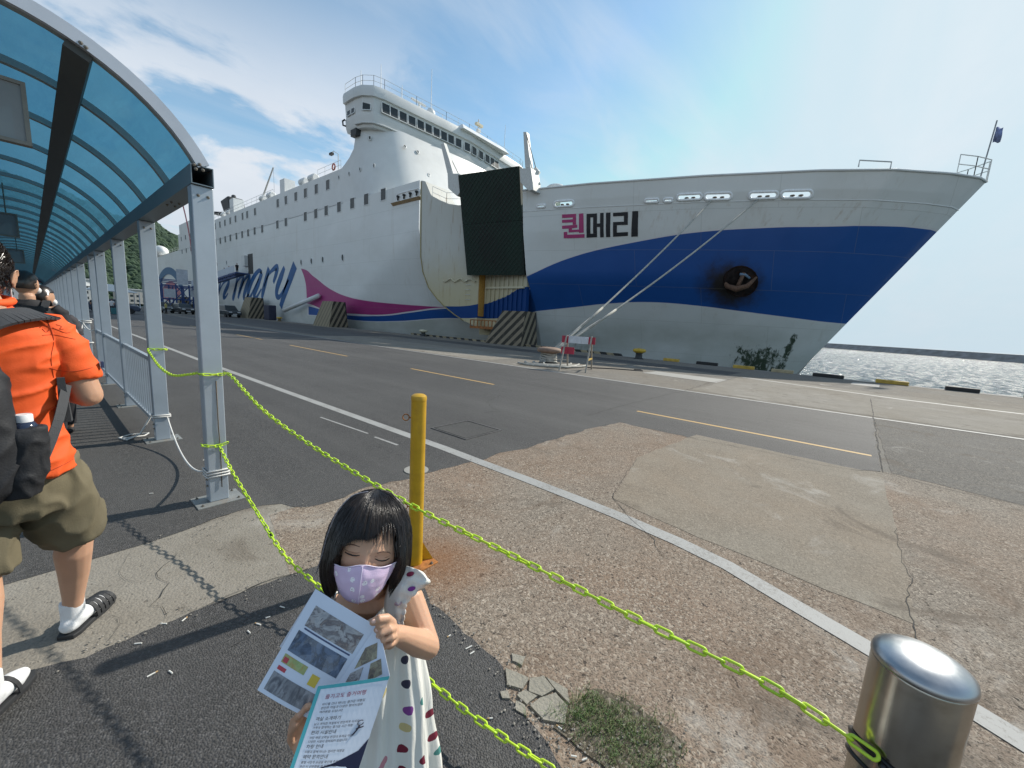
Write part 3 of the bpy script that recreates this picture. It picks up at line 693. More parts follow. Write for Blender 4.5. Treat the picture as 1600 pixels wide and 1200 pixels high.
def pocket_mat(name, tops, bots):
    m, nt, b = newmat(name); p = nt.coord(); x, y, z = nt.xyz(p)
    c = nt.mix(nt.noise(p, .6, 5, .6), (.62, .62, .58), (.55, .54, .49)); c = nt.mix(nt.math('MULTIPLY', nt.math('SUBTRACT', 1, nt.smooth(nt.math('ADD', z, nt.math('MULTIPLY', nt.noise(p, .8, 6, .7), 3)), 4.5, 10)), .75), c, (.50, .42, .22))
    c = nt.mix(nt.math('MULTIPLY', nt.smooth(nt.noise(nt.map(p, (2, 2, .25)), 1.5, 7, .7), .55, .7), .5), c, (.32, .20, .09))
    t_ = nt.curve(y, tops, YLO, YHI, -2, 12); b_ = nt.curve(y, bots, YLO, YHI, -2, 12)
    c = nt.mix(nt.math('MULTIPLY', nt.math('GREATER_THAN', t_, z), nt.math('GREATER_THAN', z, b_)), c, (.008, .05, .19))
    nt.set(b.inputs['Base Color'], c); b.inputs['Roughness'].default_value = .5
    b.inputs['Specular IOR Level'].default_value = .15
    return m
pocket_m = pocket_mat('pocket_paint', st_top, st_bot)
DX = 25.5
door_m = pocket_mat('door_paint', [(YLO, 5)]+sorted((onx(*q, DX).y, onx(*q, DX).z) for q in [(745, 477), (785, 465), (825, 447)])+[(YHI, 2)], [(YLO, 2)]+sorted((onx(*q, DX).y, onx(*q, DX).z) for q in [(736, 497), (780, 497), (825, 488)])+[(YHI, 1)])
S(pk.build('ramp_pocket', pocket_m))
# ladder rungs and brackets on the pocket
for k in range(16):
    z = 3.4+k*.42; y = 25.6; S(MB().tube([(pocket_x(y)-.02, y+.25, z), (pocket_x(y)-.13, y+.22, z), (pocket_x(y)-.13, y-.22, z), (pocket_x(y)-.02, y-.25, z)], .018, 5).build('rung', shipw))
for z in (10.3, 9.1, 7.7): S(MB().hexa([(pocket_x(25)-.55, 25.4, z), (pocket_x(25)-.55, 24.5, z), (pocket_x(25), 24.5, z-.1), (pocket_x(25), 25.5, z-.1)], [(pocket_x(25)-.55, 25.4, z+.1), (pocket_x(25)-.55, 24.5, z+.1), (pocket_x(25), 24.5, z+.25), (pocket_x(25), 25.5, z+.25)]).build('bracket', cream))
S(MB().tube([(pocket_x(y)-.12, y, 5.05+.12*math.sin(y*6)) for y in np.arange(24.8, 28.4, .15)], .06, 6).build('hose', cream, smooth=True))
S(MB().tube([(pocket_x(31.2)-.03, 31.2, 13.8), (pocket_x(31)-.04, 31.0, 7.2), (pocket_x(30.7)-.04, 30.7, 5.8), (pocket_x(30)-.04, 30.0, 4.4), (pocket_x(29)-.04, 29.0, 3.4), (pocket_x(28)-.04, 28.0, 2.65), (pocket_x(27)-.04, 27.0, 2.05), (pocket_x(26)-.04, 26.0, 1.55)], .05, 6).build('seam', simple('seam_brown', (.34, .27, .12), .7), smooth=True))
# stern door wall behind the ramp, corrugated posts, orange post, rusty ledge
door = S(MB().box((25.6, 19.9, .4), (26.0, 25.0, 8.5)).build('shell_door', door_m))
for k in range(9):
    y = 20.3+k*.5; S(MB().box((25.48, y, 1.9), (25.62, y+.1, 5.6)).build('door_rib', door_m))
S(MB().box((25.40, 20.1, 4.4), (25.62, 24.3, 4.55)).build('door_beam', cream))
S(MB().box((24.9, 24.55, 2.0), (25.6, 24.95, 5.6)).build('door_post', simple('door_post_orange', (.5, .27, .06), .6, var=.2, dirt=((.25, .1, .03), .6))))
lg = MB(); lg.box((24.0, 21.6, .95), (25.6, 24.6, 1.15)); lg.box((24.0, 21.6, 1.62), (24.08, 24.6, 1.7))
for y in np.arange(21.6, 24.7, .42): lg.box((24.0, float(y), 1.15), (24.06, float(y)+.06, 1.62))
S(lg.build('rusty_ledge', rusty, ), kind='stuff')
# the folded ramp
rampm, nt, b = newmat('ramp_green_black'); p = nt.coord(); x, y, z = nt.xyz(p)
f_ = nt.noise(nt.map(p, (1, .6, .25)), .6, 6, .65); c = nt.mix(nt.ramp(f_, [(.35, 0), (.65, 1)]), (.012, .012, .011), (.01, .028, .018))
nt.set(b.inputs['Base Color'], c); b.inputs['Roughness'].default_value = .8
A_, B_, C_, D_ = Vector((24.0, 25.2, 5.4)), Vector((25.2, 19.9, 5.4)), Vector((23.9, 20.0, 13.1)), Vector((22.9, 25.55, 13.15))
def ramp_pt(u, v, d=0.0):
    P = (A_*(1-u)+B_*u)*(1-v)+(D_*(1-u)+C_*u)*v; n = (B_-A_).cross(D_-A_).normalized(); n = n if n.x < 0 else -n; return P+n*d
for v0, v1 in ((0, .518), (.5205, 1)):
    q = [ramp_pt(0, v0), ramp_pt(1, v0), ramp_pt(1, v1), ramp_pt(0, v1)]; n = ramp_pt(0, 0, 1)-ramp_pt(0, 0)
    pan = S(MB().hexa([a-n*.5 for a in q], q).build('ramp_panel', rampm))
    # anti-slip bars laid as a diamond lattice
    lat = MB()
    for sgn in (1, -1):
        for k in range(-14, 30):
            pts = []
            for s_ in np.linspace(v0, v1, 25):
                u = (k/14.0)+sgn*(s_-v0)*1.4
                if .015 <= u <= .985: pts.append(ramp_pt(u, float(s_), .015))
            if len(pts) > 1: lat.tube(pts[::max(1, len(pts)-1)], .022, 4)
    lo = lat.build('tread_lattice', simple('ramp_tread', (.018, .045, .032), .7, var=.3)); lo.parent = pan; tag(lo, kind='stuff'); lo.matrix_parent_inverse = Matrix.Identity(4)
# lifting arms
armm = simple('arm_grey_white', (.60, .60, .57), .5, var=.1, dirt=((.4, .33, .22), .4))
def px_block(name, poly, x0, dx, bev=.03):
    A = [onx(a, b_, x0) for a, b_ in poly]; B = [q+Vector((dx, 0, 0)) for q in A]
    return S(MB().hexa(A, B).build(name, armm, bevel=bev))
px_block('lifting_arm', [(699, 271), (718, 271), (719, 300), (714, 306.5), (700, 294)], 23.1, 1.0)
px_block('lifting_mast', [(688.5, 226), (693, 222.5), (701, 247), (708, 271), (699, 271)], 23.4, .35, .015)
px_block('lifting_arm', [(812, 263), (829, 262), (832, 284), (833, 297), (826, 298), (813, 285)], 23.7, 1.0)
px_block('lifting_mast', [(817.5, 206), (822.5, 206), (829, 262), (820.5, 262)], 23.9, .35, .015)
for a, b_ in (((693, 224), (716, 271)), ((822.5, 210), (837, 262))): S(MB().tube([onx(*a, 23.7), onx(*b_, 24.4)], .03, 5).build('cable', darkm))
S(MB().tube([onx(*q, 24.6) for q in [(836, 264), (840, 270), (837, 278), (841, 288), (835, 296)]], [.16, .22, .14, .2, .12], 8).build('winch', armm, smooth=True))
# round vent on the foredeck and rails there
S(MB().lathe([(.42, 0), (.42, .85), (.75, .95), (.78, 1.35), (.6, 1.5)], (27.3, 18.9, 11.0), 20).build('mushroom_vent', shipw, smooth=True))
def rail(pts, h=1.0, name='railing', mat=None, lev=(1.0, .5), step=1.5, r=.02):
    mb = MB(); pts = [Vector(p) for p in pts]
    for f_ in lev: mb.tube([p+Vector((0, 0, h*f_)) for p in pts], r, 5)
    for a, b_ in zip(pts[:-1], pts[1:]):
        k = max(1, int((b_-a).length/step))
        for j in range(k+1): q = a+(b_-a)*j/k; mb.tube([q, q+Vector((0, 0, h))], r, 4)
    return S(mb.build(name, mat or railm))
rail([(27.2, 17.5, 11.4), (29.0, 12.5, 11.4)], .7, lev=(1.0,)); rail([ (x, y, 24.7) for x, y in ring(0, .1)]+[(2*XC-x, y, 24.7) for x, y in ring(0, .1)[::-1]], 1.0, r=.022)
rail([(SIDE+.1, 46.2, 17.7), (SIDE+.1, 52, 17.7)], 1.0); rail([(SIDE+.1, 66, 17.7), (SIDE+.1, 110, 17.7)], 1.0, step=2.2, r=.025)
rail([(23.9, 30.0, 12.3), (24.2, 28.4, 11.6), (24.9, 25.2, 11.3)], 1.0)
rail([(24.0, 124, 14.2), (24.0, 172, 14.2)], 1.0, step=3)
# stem head rails and jackstaff
tipc = Vector((XC, -5.2, TOPZ))
for sx in (-1, 1):
    pts = [(XC+sx*1.9, -3.9, TOPZ), (XC+sx*1.1, -4.7, TOPZ), (XC+sx*.15, -5.4, TOPZ)]
    rail(pts, 1.15, lev=(1.0, .55), step=.7, r=.028)
S(MB().tube([(XC-.1, -5.1, TOPZ), (XC+.15, -5.3, TOPZ+3.4)], .035, 6).build('jackstaff', simple('staff_grey', (.25, .26, .28), .5)))
S(MB().tube([(XC-6.0, .5, TOPZ), (XC-6.0, .5, TOPZ+.35), (XC-4.9, -.9, TOPZ+.35), (XC-4.9, -.9, TOPZ)], .035, 6).build('hoop_rail', railm))
fg = MB(); 
for i in range(7):
    for j in range(5): fg.v.append((XC+.15+.09*math.sin(j*1.4+i*.5), -5.3-.02-i*.05, TOPZ+2.2+j*.2+.05*math.sin(i)))
for i in range(6):
    for j in range(4): fg.f.append((i*5+j, (i+1)*5+j, (i+1)*5+j+1, i*5+j+1)); fg.m.append(0)
fo = fg.build('jack_flag', simple('flag_cloth', (.16, .2, .36), .8, var=.5, scale=4), recalc=False, smooth=True); sm = fo.modifiers.new('s', 'SOLIDIFY'); sm.thickness = .01; S(fo, label='furled blue and white flag')
# anchor in its recess
anc = MB(); ac = Vector((hull_x(5.7, 5.3)-.12, 5.7, 5.3))
anc.tube([ac+Vector((-.1, -.95, .25)), ac+Vector((-.25, -.5, -.35)), ac+Vector((-.28, .1, -.55)), ac+Vector((-.25, .7, -.35)), ac+Vector((-.1, 1.1, .15))], [.06, .17, .22, .17, .05], 8)
anc.tube([ac+Vector((-.25, .1, -.5)), ac+Vector((-.05, -.15, .55))], .13, 8)
ring_ = [ac+Vector((.02, math.cos(a*math.pi/10)*.95, math.sin(a*math.pi/10)*.95)) for a in range(20)]
an = S(anc.build('anchor', simple('anchor_brown', (.13, .075, .05), .9, var=.4), smooth=True))
hp = MB().tube([(hull_x(p.y, p.z)-.03, p.y, p.z) for p in ring_], .045, 8, True).build('hawse_rim', simple('hawse_dark', (.03, .02, .018), .95, var=.3, spec=.1), smooth=True); S(hp)
hd_ = MB(); rr_ = [.0, .3, .6, .95]
for r_i in rr_: hd_.v += [(hull_x(ac.y+r_i*math.cos(a*math.pi/14), ac.z+r_i*math.sin(a*math.pi/14))-.02, ac.y+r_i*math.cos(a*math.pi/14), ac.z+r_i*math.sin(a*math.pi/14)) for a in range(28)]
for i in range(3):
    for k in range(28): hd_.f.append((i*28+k, i*28+(k+1) % 28, (i+1)*28+(k+1) % 28, (i+1)*28+k)); hd_.m.append(0)
S(hd_.build('hawse_shade', simple('hawse_shade', (.022, .018, .018), .9, var=.6, scale=3, spec=.1, dirt=((.10, .04, .02), .6)), recalc=False))  # disc coloured dark for the shade of the anchor recess, rust mottled in
S(MB().tube([(hull_x(y, z)-.09, y, z) for y, z in [(5.75, 5.75), (5.45, 5.72), (5.2, 5.5)]], .09, 8).build('hawse_lip', simple('lip_blue_grey', (.16, .24, .34), .6), smooth=True))
# mooring notch with rollers on the shoulder
nb = [onx(620, 300, SIDE), onx(657, 293, SIDE)]
y0_, y1_ = nb[1].y, nb[0].y; nh = .36; zc_ = 12.95; P = []
for k in range(28):
    a = 2*math.pi*k/28; cy_ = y0_+nh if math.cos(a) < 0 else y1_-nh; P.append((SIDE-.03, cy_+nh*math.cos(a), zc_+nh*math.sin(a)))
nt_ = S(MB().hexa([Vector(q)+Vector((.03, 0, 0)) for q in P], [Vector(q)+Vector((.01, 0, 0)) for q in P]).build('mooring_notch', simple('notch_white', (.8, .8, .78), .5)))
q = MB().tube(P, .06, 6, True).build('notch_rim', rimw, smooth=True); q.parent = nt_
for k in range(4):
    y = y0_+.4+k*(y1_-y0_-.8)/3; q = MB().lathe([(.07, 0), (.07, .25), (.15, .3), (.15, .42)], (SIDE-.14, y, 12.66), 10).build('roller', darkm, smooth=True); q.parent = nt_
S(MB().hexa([(SIDE-.05, nb[1].y-.2, 12.3), (SIDE-.05, nb[0].y+.6, 12.3), (SIDE+.1, nb[0].y+.6, 12.3), (SIDE+.1, nb[1].y-.2, 12.3)], [(SIDE-.3, nb[1].y-.2, 12.5), (SIDE-.3, nb[0].y+.6, 12.5), (SIDE+.1, nb[0].y+.6, 12.5), (SIDE+.1, nb[1].y-.2, 12.5)]).build('notch_sill', simple('sill_rust', (.4, .28, .16), .7, var=.3)))
# things on the boat deck
def canister(y, r=.5, L=1.5):
    q = MB().tube([(SIDE+.7, y-L/2, 18.35), (SIDE+.7, y-L/2+.12, 18.35), (SIDE+.7, y+L/2-.12, 18.35), (SIDE+.7, y+L/2, 18.35)], [r*.75, r, r, r*.75], 14); 
    for s_ in (-.4, .4): q.box((SIDE+.3, y+s_-.05, 17.7), (SIDE+1.1, y+s_+.05, 18.1))
    S(q.build('liferaft_canister', shipw, smooth=False), kind='stuff')
for y in (54.5, 57.2, 68.5, 71.5, 88, 91): canister(y)
S(MB().box((SIDE+.2, 62.2, 17.7), (SIDE+1.6, 63.8, 19.6)).build('locker', shipw)); S(MB().box((SIDE+.2, 84, 17.7), (SIDE+1.8, 86.0, 20.2)).build('locker', shipw))
S(MB().tube([(SIDE+.8, 73.5, 17.7), (SIDE+.8, 67.6, 22.2)], [.14, .09], 8).build('crane_boom', simple('boom_grey', (.4, .4, .38), .6)))
S(MB().tube([(SIDE+.8, 67.6, 22.2), (SIDE+.8, 67.5, 18.2)], .015, 4).build('cable', darkm))
S(MB().tube([(SIDE+.05, 47.8+.33*math.cos(a*math.pi/8), 18.25+.33*math.sin(a*math.pi/8)) for a in range(16)], .08, 8, True).build('lifebuoy', simple('lifebuoy_stripe', (.35, .1, .08), .6, var=.9, scale=1.2), smooth=True))
S(MB().tube([(SIDE+.3, 47.2, 17.7), (SIDE+.3, 47.2, 19.6), (SIDE+.1, 47.9, 20.0), (SIDE+.1, 48.5, 19.8)], .04, 6).build('lamp_post', railm)); S(MB().box((SIDE, 48.2, 19.7), (SIDE+.3, 48.8, 19.95)).build('floodlight', darkm))
S(MB().tube([(23.3, 44.3, 21.6), (23.15, 44.6, 21.7), (23.1, 44.6, 22.1), (23.2, 44.3, 22.2)], .09, 8).build('lifebuoy', darkm, smooth=True))
S(MB().hexa([(26, 92, 17.7), (31, 92, 17.7), (31, 101, 17.7), (26, 101, 17.7)], [(27, 94, 19.4), (30, 94, 19.4), (30, 99, 20.6), (27, 99, 20.6)]).build('funnel_base', shipw))
S(MB().hexa([(26.6, 96, 20.2), (29.5, 96, 20.2), (29.5, 100, 20.2), (26.6, 100, 20.2)], [(26.4, 96.6, 23.2), (29.2, 96.6, 23.2), (29.2, 101.6, 22.9), (26.4, 101.6, 22.9)]).build('funnel', darkm, bevel=.3))
for y in (97.2, 100.5): S(MB().tube([(27.8, y, 22.8), (27.8, y+.6, 23.6)], .4, 10).build('exhaust_pipe', darkm, smooth=True))
S(MB().lathe([(.1, 0), (1.4, .1), (1.3, .45), (.2, .7)], (27, 103.5, 20.4), 14).build('radar_dome', darkm, smooth=True))
# masts, aerials and radar on the bridge roof
def whip(px, py0, y, h, r=.03, name='aerial'):
    P = ony(px, py0, y); x = P.x; S(MB().tube([(x, y, 24.6), (x, y, 24.6+h)], [r, r*.4], 5).build(name, railm)); return x
for px, h in ((595, 3.4), (628, 2.6), (659, 2.2), (673, 6.2), (691, 2.0), (714, 1.6), (763, 1.6), (788, 5.4), (564, 1.7)): whip(px, 150+(px-590)*.4, 41.6, h, .055)
xd = ony(673, 175, 41.2).x; S(MB().lathe([(.05, 0), (.08, .5), (.5, .7), (.55, 1.1), (.35, 1.45), (.05, 1.55)], (xd, 41.2, 24.7), 14).build('satellite_dish', shipw, smooth=True))
xr = ony(655, 165, 41.6).x; S(MB().box((xr-1.1, 41.5, 26.3), (xr+.9, 41.7, 26.5)).build('radar_scanner', railm)); S(MB().tube([(xr, 41.6, 24.7), (xr, 41.6, 26.3)], .12, 8).build('radar_mast', shipw))
xm = ony(747, 210, 41.4).x; S(MB().tube([(xm, 41.4, 25.1), (xm, 41.4, 28.4)], .09, 8).build('signal_mast', shipw)); S(MB().box((xm-.5, 41.2, 27.6), (xm+.7, 41.6, 27.9)).build('mast_lamps', cream)); S(MB().box((xm-.2, 41.2, 26.8), (xm+.3, 41.6, 27.2)).build('mast_lamps', shipw))
# white spar held out beside the pink wedge
pA, pB = onx(498, 462, 23.2), onx(444, 485, 22.4)
S(MB().tube([pA, pB], .28, 12).build('spar', shipw, smooth=True))
# gangway door
S(MB().box((SIDE-.03, 75.0, 7.1), (SIDE+.02, 77.2, 10.3)).build('doorway_shade', darkm))  # dark slab stands in for the shaded inside of the open doorway
S(MB().box((SIDE-.5, 77.3, 8.4), (SIDE-.02, 78.9, 10.1)).build('door_leaf', shipw))
# lettering painted on the plates: thin raised paint
bluep = simple('letter_blue', (.010, .095, .27), .5, var=.25, scale=1); pinkp = simple('letter_pink', (.42, .045, .17), .5); blackp = simple('letter_black', (.012, .013, .018), .5)
def decal(name, polys, mat, off=.03, fx=hull_x, n=None):
    """polygons given in (y, z) laid on the hull, each with a little thickness"""
    big_ = MB()
    for P in polys:
        if len(P) != 4: continue
        L_q = max(math.dist(P[0], P[1]), math.dist(P[3], P[2]), math.dist(P[1], P[2])); n_ = 1 if L_q < .45 else int(L_q/.3)+1
        mb = MB()
        for j in range(n_+1):
            for i in range(n_+1):
                u, v = i/n_, j/n_; y = (P[0][0]*(1-u)+P[1][0]*u)*(1-v)+(P[3][0]*(1-u)+P[2][0]*u)*v; z = (P[0][1]*(1-u)+P[1][1]*u)*(1-v)+(P[3][1]*(1-u)+P[2][1]*u)*v
                mb.v.append((fx(y, z)-off, y, z))
        for j in range(n_):
            for i in range(n_): a = j*(n_+1)+i; mb.f.append((a, a+1, a+n_+2, a+n_+1)); mb.m.append(0)
        big_.add(mb.v, mb.f)
    o = S(big_.build(name, mat, recalc=False)); return o
def px2(p, sc, ox, oy): return hit(ox+p[0]/sc, oy+p[1]/sc)
# block lettering on the bow, each syllable its own part
L1 = lambda r: [px2(q, 3.478, 840, 260) for q in r]
def bars(lst): return [L1([(a, b_), (c_, d_), (e_, f_), (g_, h_)]) for a, b_, c_, d_, e_, f_, g_, h_ in lst]
qn = bars([(134, 262, 210, 258, 210, 277, 134, 281), (192, 277, 210, 277, 210, 316, 192, 317), (134, 291, 192, 288, 192, 304, 134, 307), (134, 323, 216, 317, 216, 334, 134, 340), (170, 338, 188, 336, 188, 358, 170, 360), (188, 345, 226, 343, 226, 356, 188, 358), (226, 257, 250, 255, 252, 360, 226, 362), (143, 357, 162, 356, 162, 390, 143, 391), (162, 372, 256, 368, 256, 388, 162, 391)])
me_ = bars([(267, 259, 324, 256, 324, 276, 267, 279), (267, 279, 288, 278, 288, 366, 267, 367), (303, 276, 324, 276, 324, 365, 303, 365), (267, 367, 324, 365, 324, 385, 267, 388), (324, 311, 341, 310, 341, 329, 324, 330), (341, 254, 360, 253, 361, 385, 341, 386), (373, 253, 397, 251, 396, 384, 373, 385)])
ri_ = bars([(411, 253, 492, 248, 492, 268, 411, 272), (470, 268, 492, 268, 491, 300, 470, 301), (411, 303, 491, 300, 491, 318, 411, 320), (411, 320, 432, 320, 432, 360, 411, 361), (411, 361, 492, 357, 492, 378, 411, 383), (516, 244, 548, 242, 546, 381, 510, 383)])
decal('letter', qn, pinkp); decal('letter', me_, blackp); decal('letter', ri_, blackp)
# brush script along the side
def stroke(pts, wds):
    P = [Vector((*onx(220+a/6.154, 380+b_/6.154, SIDE).yz,)) for a, b_ in pts]
    # resample smooth
    Q = []; Wd = []
    n = len(P)
    for i in range(n-1):
        p0 = P[max(0, i-1)]; p1 = P[i]; p2 = P[i+1]; p3 = P[min(n-1, i+2)]
        for k in range(6):
            t = k/6; Q.append(.5*((2*p1)+(-p0+p2)*t+(2*p0-5*p1+4*p2-p3)*t*t+(-p0+3*p1-3*p2+p3)*t**3)); Wd.append(wds[i]*(1-t)+wds[i+1]*t)
    Q.append(P[-1]); Wd.append(wds[-1]); quads = []
    L = []; R_ = []
    for i, q in enumerate(Q):
        d = (Q[min(i+1, len(Q)-1)]-Q[max(i-1, 0)]).normalized(); nn = Vector((-d.y, d.x))*Wd[i]/2; L.append(q+nn); R_.append(q-nn)
    for i in range(len(Q)-1): quads.append([(L[i].x, L[i].y), (R_[i].x, R_[i].y), (R_[i+1].x, R_[i+1].y), (L[i+1].x, L[i+1].y)])
    return quads
T = .62
letters = {
 'y': [([(1382, 232), (1350, 320), (1312, 430), (1308, 500), (1335, 515), (1380, 440), (1420, 350)], [.35, .6, .6, .55, .35, .25, .2]), ([(1484, 208), (1440, 330), (1400, 440), (1365, 545), (1345, 615)], [.75, .75, .7, .6, .5])],
 'r': [([(1232, 238), (1205, 350), (1175, 470), (1165, 530)], [.45, .6, .6, .3]), ([(1185, 420), (1225, 310), (1275, 250), (1312, 235), (1300, 300), (1275, 380)], [.15, .2, .35, .55, .5, .3])],
 'a': [([(1165, 280), (1135, 265), (1085, 330), (1045, 430), (1030, 505), (1048, 525), (1090, 440), (1135, 340)], [.3, .35, .5, .6, .55, .35, .2, .15]), ([(1165, 280), (1130, 390), (1090, 500), (1110, 525), (1160, 440)], [.5, .6, .55, .3, .15])],
 'm': [([(930, 320), (912, 430), (890, 520), (882, 545)], [.3, .55, .55, .3]), ([(895, 480), (930, 370), (975, 310), (985, 350), (955, 450), (935, 530)], [.15, .2, .4, .55, .55, .3]), ([(945, 480), (990, 370), (1040, 300), (1042, 350), (1010, 440), (990, 520), (1010, 535), (1040, 490)], [.15, .2, .4, .6, .6, .5, .3, .15])],
 'n': [([(768, 370), (752, 460), (735, 535)], [.3, .5, .3]), ([(745, 490), (790, 390), (845, 345), (840, 400), (805, 480), (795, 520), (815, 520), (840, 480)], [.12, .2, .4, .55, .55, .45, .25, .12])],
 'e': [([(690, 470), (735, 400), (720, 385), (690, 430), (670, 510), (690, 535), (735, 480)], [.2, .3, .4, .5, .5, .3, .15])]}
for ch, sts in letters.items():
    polys = []
    for pts, wd in sts: polys += stroke(pts, [w_*2.0 for w_ in wd])
    decal('letter', polys, bluep, .015, lambda y, z: SIDE-.002)
# flower painting further aft: arched band and petals
def arc_band(cy_, cz_, r0, r1, a0, a1, n=24):
    q = []
    for i in range(n):
        a, b_ = a0+(a1-a0)*i/n, a0+(a1-a0)*(i+1)/n
        q.append([(cy_+r0*math.cos(a), cz_+r0*math.sin(a)), (cy_+r1*math.cos(a), cz_+r1*math.sin(a)), (cy_+r1*math.cos(b_), cz_+r1*math.sin(b_)), (cy_+r0*math.cos(b_), cz_+r0*math.sin(b_))])
    return q
fx0 = lambda y, z: SIDE-.002
decal('painted_arch', [[(y, 2+(z-2)*.52) for y, z in q] for q in arc_band(138, 1.5, 14, 17.5, .15, 2.9)], simple('arch_teal', (.04, .13, .25), .5), .02, fx0)
decal('painted_petal', [[(y, 2+(z-2)*.45) for y, z in q] for q in arc_band(136, 1.0, 3, 12.5, .3, 2.7)], simple('petal_rose', (.42, .14, .16), .5, var=.4, scale=.3), .02, fx0)
decal('painted_line', arc_band(140, 6, 28, 28.9, 2.1, 3.1), simple('line_red', (.38, .06, .09), .5), .02, fx0)
# enclosed lifeboat on the aft deck
S(MB().tube([(24.8, 148, 15.6), (24.8, 149, 15.8), (24.8, 152, 15.9), (24.8, 157, 15.9), (24.8, 160, 15.8), (24.8, 161, 15.6)], [.3, 1.3, 1.7, 1.7, 1.3, .3], 14).build('lifeboat', simple('boat_white', (.72, .72, .70), .4), smooth=True))
# ------------------------------------------------------------------ canopy walkway
galv = simple('galvanised_post', (.40, .455, .51), .42, .35, .08, 3, .05, 30, dirt=((.25, .27, .28), .35))
galv2 = simple('arch_grey', (.30, .34, .34), .5, .2, .12, 3)
galvw = simple('arch_front', (.50, .53, .58), .4, .3, .08, 3)
boltm = simple('bolt_steel', (.22, .2, .17), .45, .8, .3, 20)
inner_m = simple('hollow_dark', (.008, .008, .008), .9)
m, nt, b = newmat('tinted_sheet'); p = nt.coord()
tr = m.node_tree.nodes.new('ShaderNodeBsdfTransparent'); tl = m.node_tree.nodes.new('ShaderNodeBsdfTranslucent'); mx = m.node_tree.nodes.new('ShaderNodeMixShader'); gl = m.node_tree.nodes.new('ShaderNodeBsdfGlossy'); mx2 = m.node_tree.nodes.new('ShaderNodeMixShader')
tr.inputs[0].default_value = (.09, .23, .34, 1); nt.set(tl.inputs[0], nt.mix(nt.noise(nt.map(p, (6, 1, 6)), 1.5, 5, .6), (.03, .11, .17), (.05, .16, .24)))
gl.inputs[0].default_value = (.5, .6, .7, 1); gl.inputs[1].default_value = .25
nt.l.new(tr.outputs[0], mx.inputs[1]); nt.l.new(tl.outputs[0], mx.inputs[2]); nt.set(mx.inputs[0], nt.math('ADD', .25, nt.math('MULTIPLY', nt.noise(nt.map(p, (7, 1.2, 7)), 2.2, 7, .7, 1.0), .65)))
nt.l.new(mx.outputs[0], mx2.inputs[1]); nt.l.new(gl.outputs[0], mx2.inputs[2]); mx2.inputs[0].default_value = .06
nt.l.new(mx2.outputs[0], m.node_tree.nodes['Material Output'].inputs[0]); sheet_m = m
AX, AZ, AR = -.131, 1.9445, 1.103
A0 = math.acos((.80-AX)/AR) if False else math.asin((2.43-AZ)/AR)
can = empty('canopy_walkway', (AX, 3.5, 0), 0, 'long arched walkway roof of tinted blue sheets on pale grey steel posts', 'canopy')
coff = Vector((AX, 3.5, 0))
def Cn(o, par=can, **k):
    o.parent = par
    if par is can: o.matrix_parent_inverse = Matrix.Translation(-coff)
    return tag(o, **k) if k else o
YEND = 60.0
PY = [3.57, 5.62, 7.75, 9.97, 11.15, 14.0, 16.2]+[18.4+2.2*k for k in range(19)]
first_post = None
def boxframe(mb, x0, x1, z0, z1, y0, y1, t=.006):
    mb.box((x0, y0, z0), (x1, y1, z0+t)); mb.box((x0, y0, z1-t), (x1, y1, z1)); mb.box((x0, y0, z0+t), (x0+t, y1, z1-t)); mb.box((x1-t, y0, z0+t), (x1, y1, z1-t))
for side in (1, -1):
    xa, xb = (.755, .882) if side == 1 else (2*AX-.882, 2*AX-.755)
    bm_ = MB(); boxframe(bm_, xa, xb, 2.312, 2.437, 3.5, YEND); o = Cn(bm_.build('eave_beam', simple('beam_blue_grey', (.17, .22, .25), .45, .2, .1, 3)))
    MB().box((xa+.006, 3.9, 2.318), (xb-.006, 3.92, 2.431)).build('hollow_shade', inner_m, o).matrix_parent_inverse = Matrix.Identity(4)  # near-black sheet standing in for the shade inside the open beam
pm = MB(); pm.box((-.062, -.05, 0.012), (.062, .05, 2.31)); post_me = pm.build('post', galv, bevel=.006); evaluated(post_me); post_data = post_me.data; bpy.data.objects.remove(post_me)
bp = MB().box((-.15, -.12, 0), (.15, .12, .012)).build('base_plate', simple('plate_grey', (.27, .28, .27), .6, .4, .2, 8, dirt=((.2, .12, .06), .6)), bevel=.002); evaluated(bp); bp_d = bp.data; bpy.data.objects.remove(bp)
bo = MB().lathe([(.011, 0), (.011, .002), (.008, .0025), (.008, .008), (.004, .009), (.004, .013), (.003, .014)], n=6).build('bolt', boltm); bo_d = bo.data; bpy.data.objects.remove(bo)
def child(name, data, par, loc, rot=(0, 0, 0)):
    o = bpy.data.objects.new(name, data); link(o, par); o.location = loc; o.rotation_euler = rot; return o
for side in (1, -1):
    for i, y in enumerate(PY):
        if side == -1 and i < 2: continue
        x = .818 if side == 1 else 2*AX-.818
        if i < 9 or i % 1 == 0:
            p_ = bpy.data.objects.new('post', post_data); link(p_, can); p_.matrix_parent_inverse = Matrix.Translation(-coff); p_.location = (x, y, 0)
            if i < 7 and side == 1:
                child('base_plate', bp_d, p_, (0, 0, 0))
                for bx in (-.115, .115):
                    for by in (-.085, .085): child('bolt', bo_d, p_, (bx, by, .012))
                for bx in (-.025, .03): child('bolt', bo_d, p_, (bx, -.05, 2.245), (math.pi/2, 0, 0))
                for bz in (.14, .19): child('bolt', bo_d, p_, (-.062, -.02, bz), (0, -math.pi/2, 0))
AY = [3.53]+[4.47+1.03*k for k in range(54)]
def arc(r, y, a0, a1, n=28): return [Vector((AX+r*math.cos(a0+(a1-a0)*k/n), y, AZ+r*math.sin(a0+(a1-a0)*k/n))) for k in range(n+1)]
a0_, a1_ = math.asin((2.44-AZ)/(AR-.02)), math.pi-math.asin((2.44-AZ)/(AR-.02))
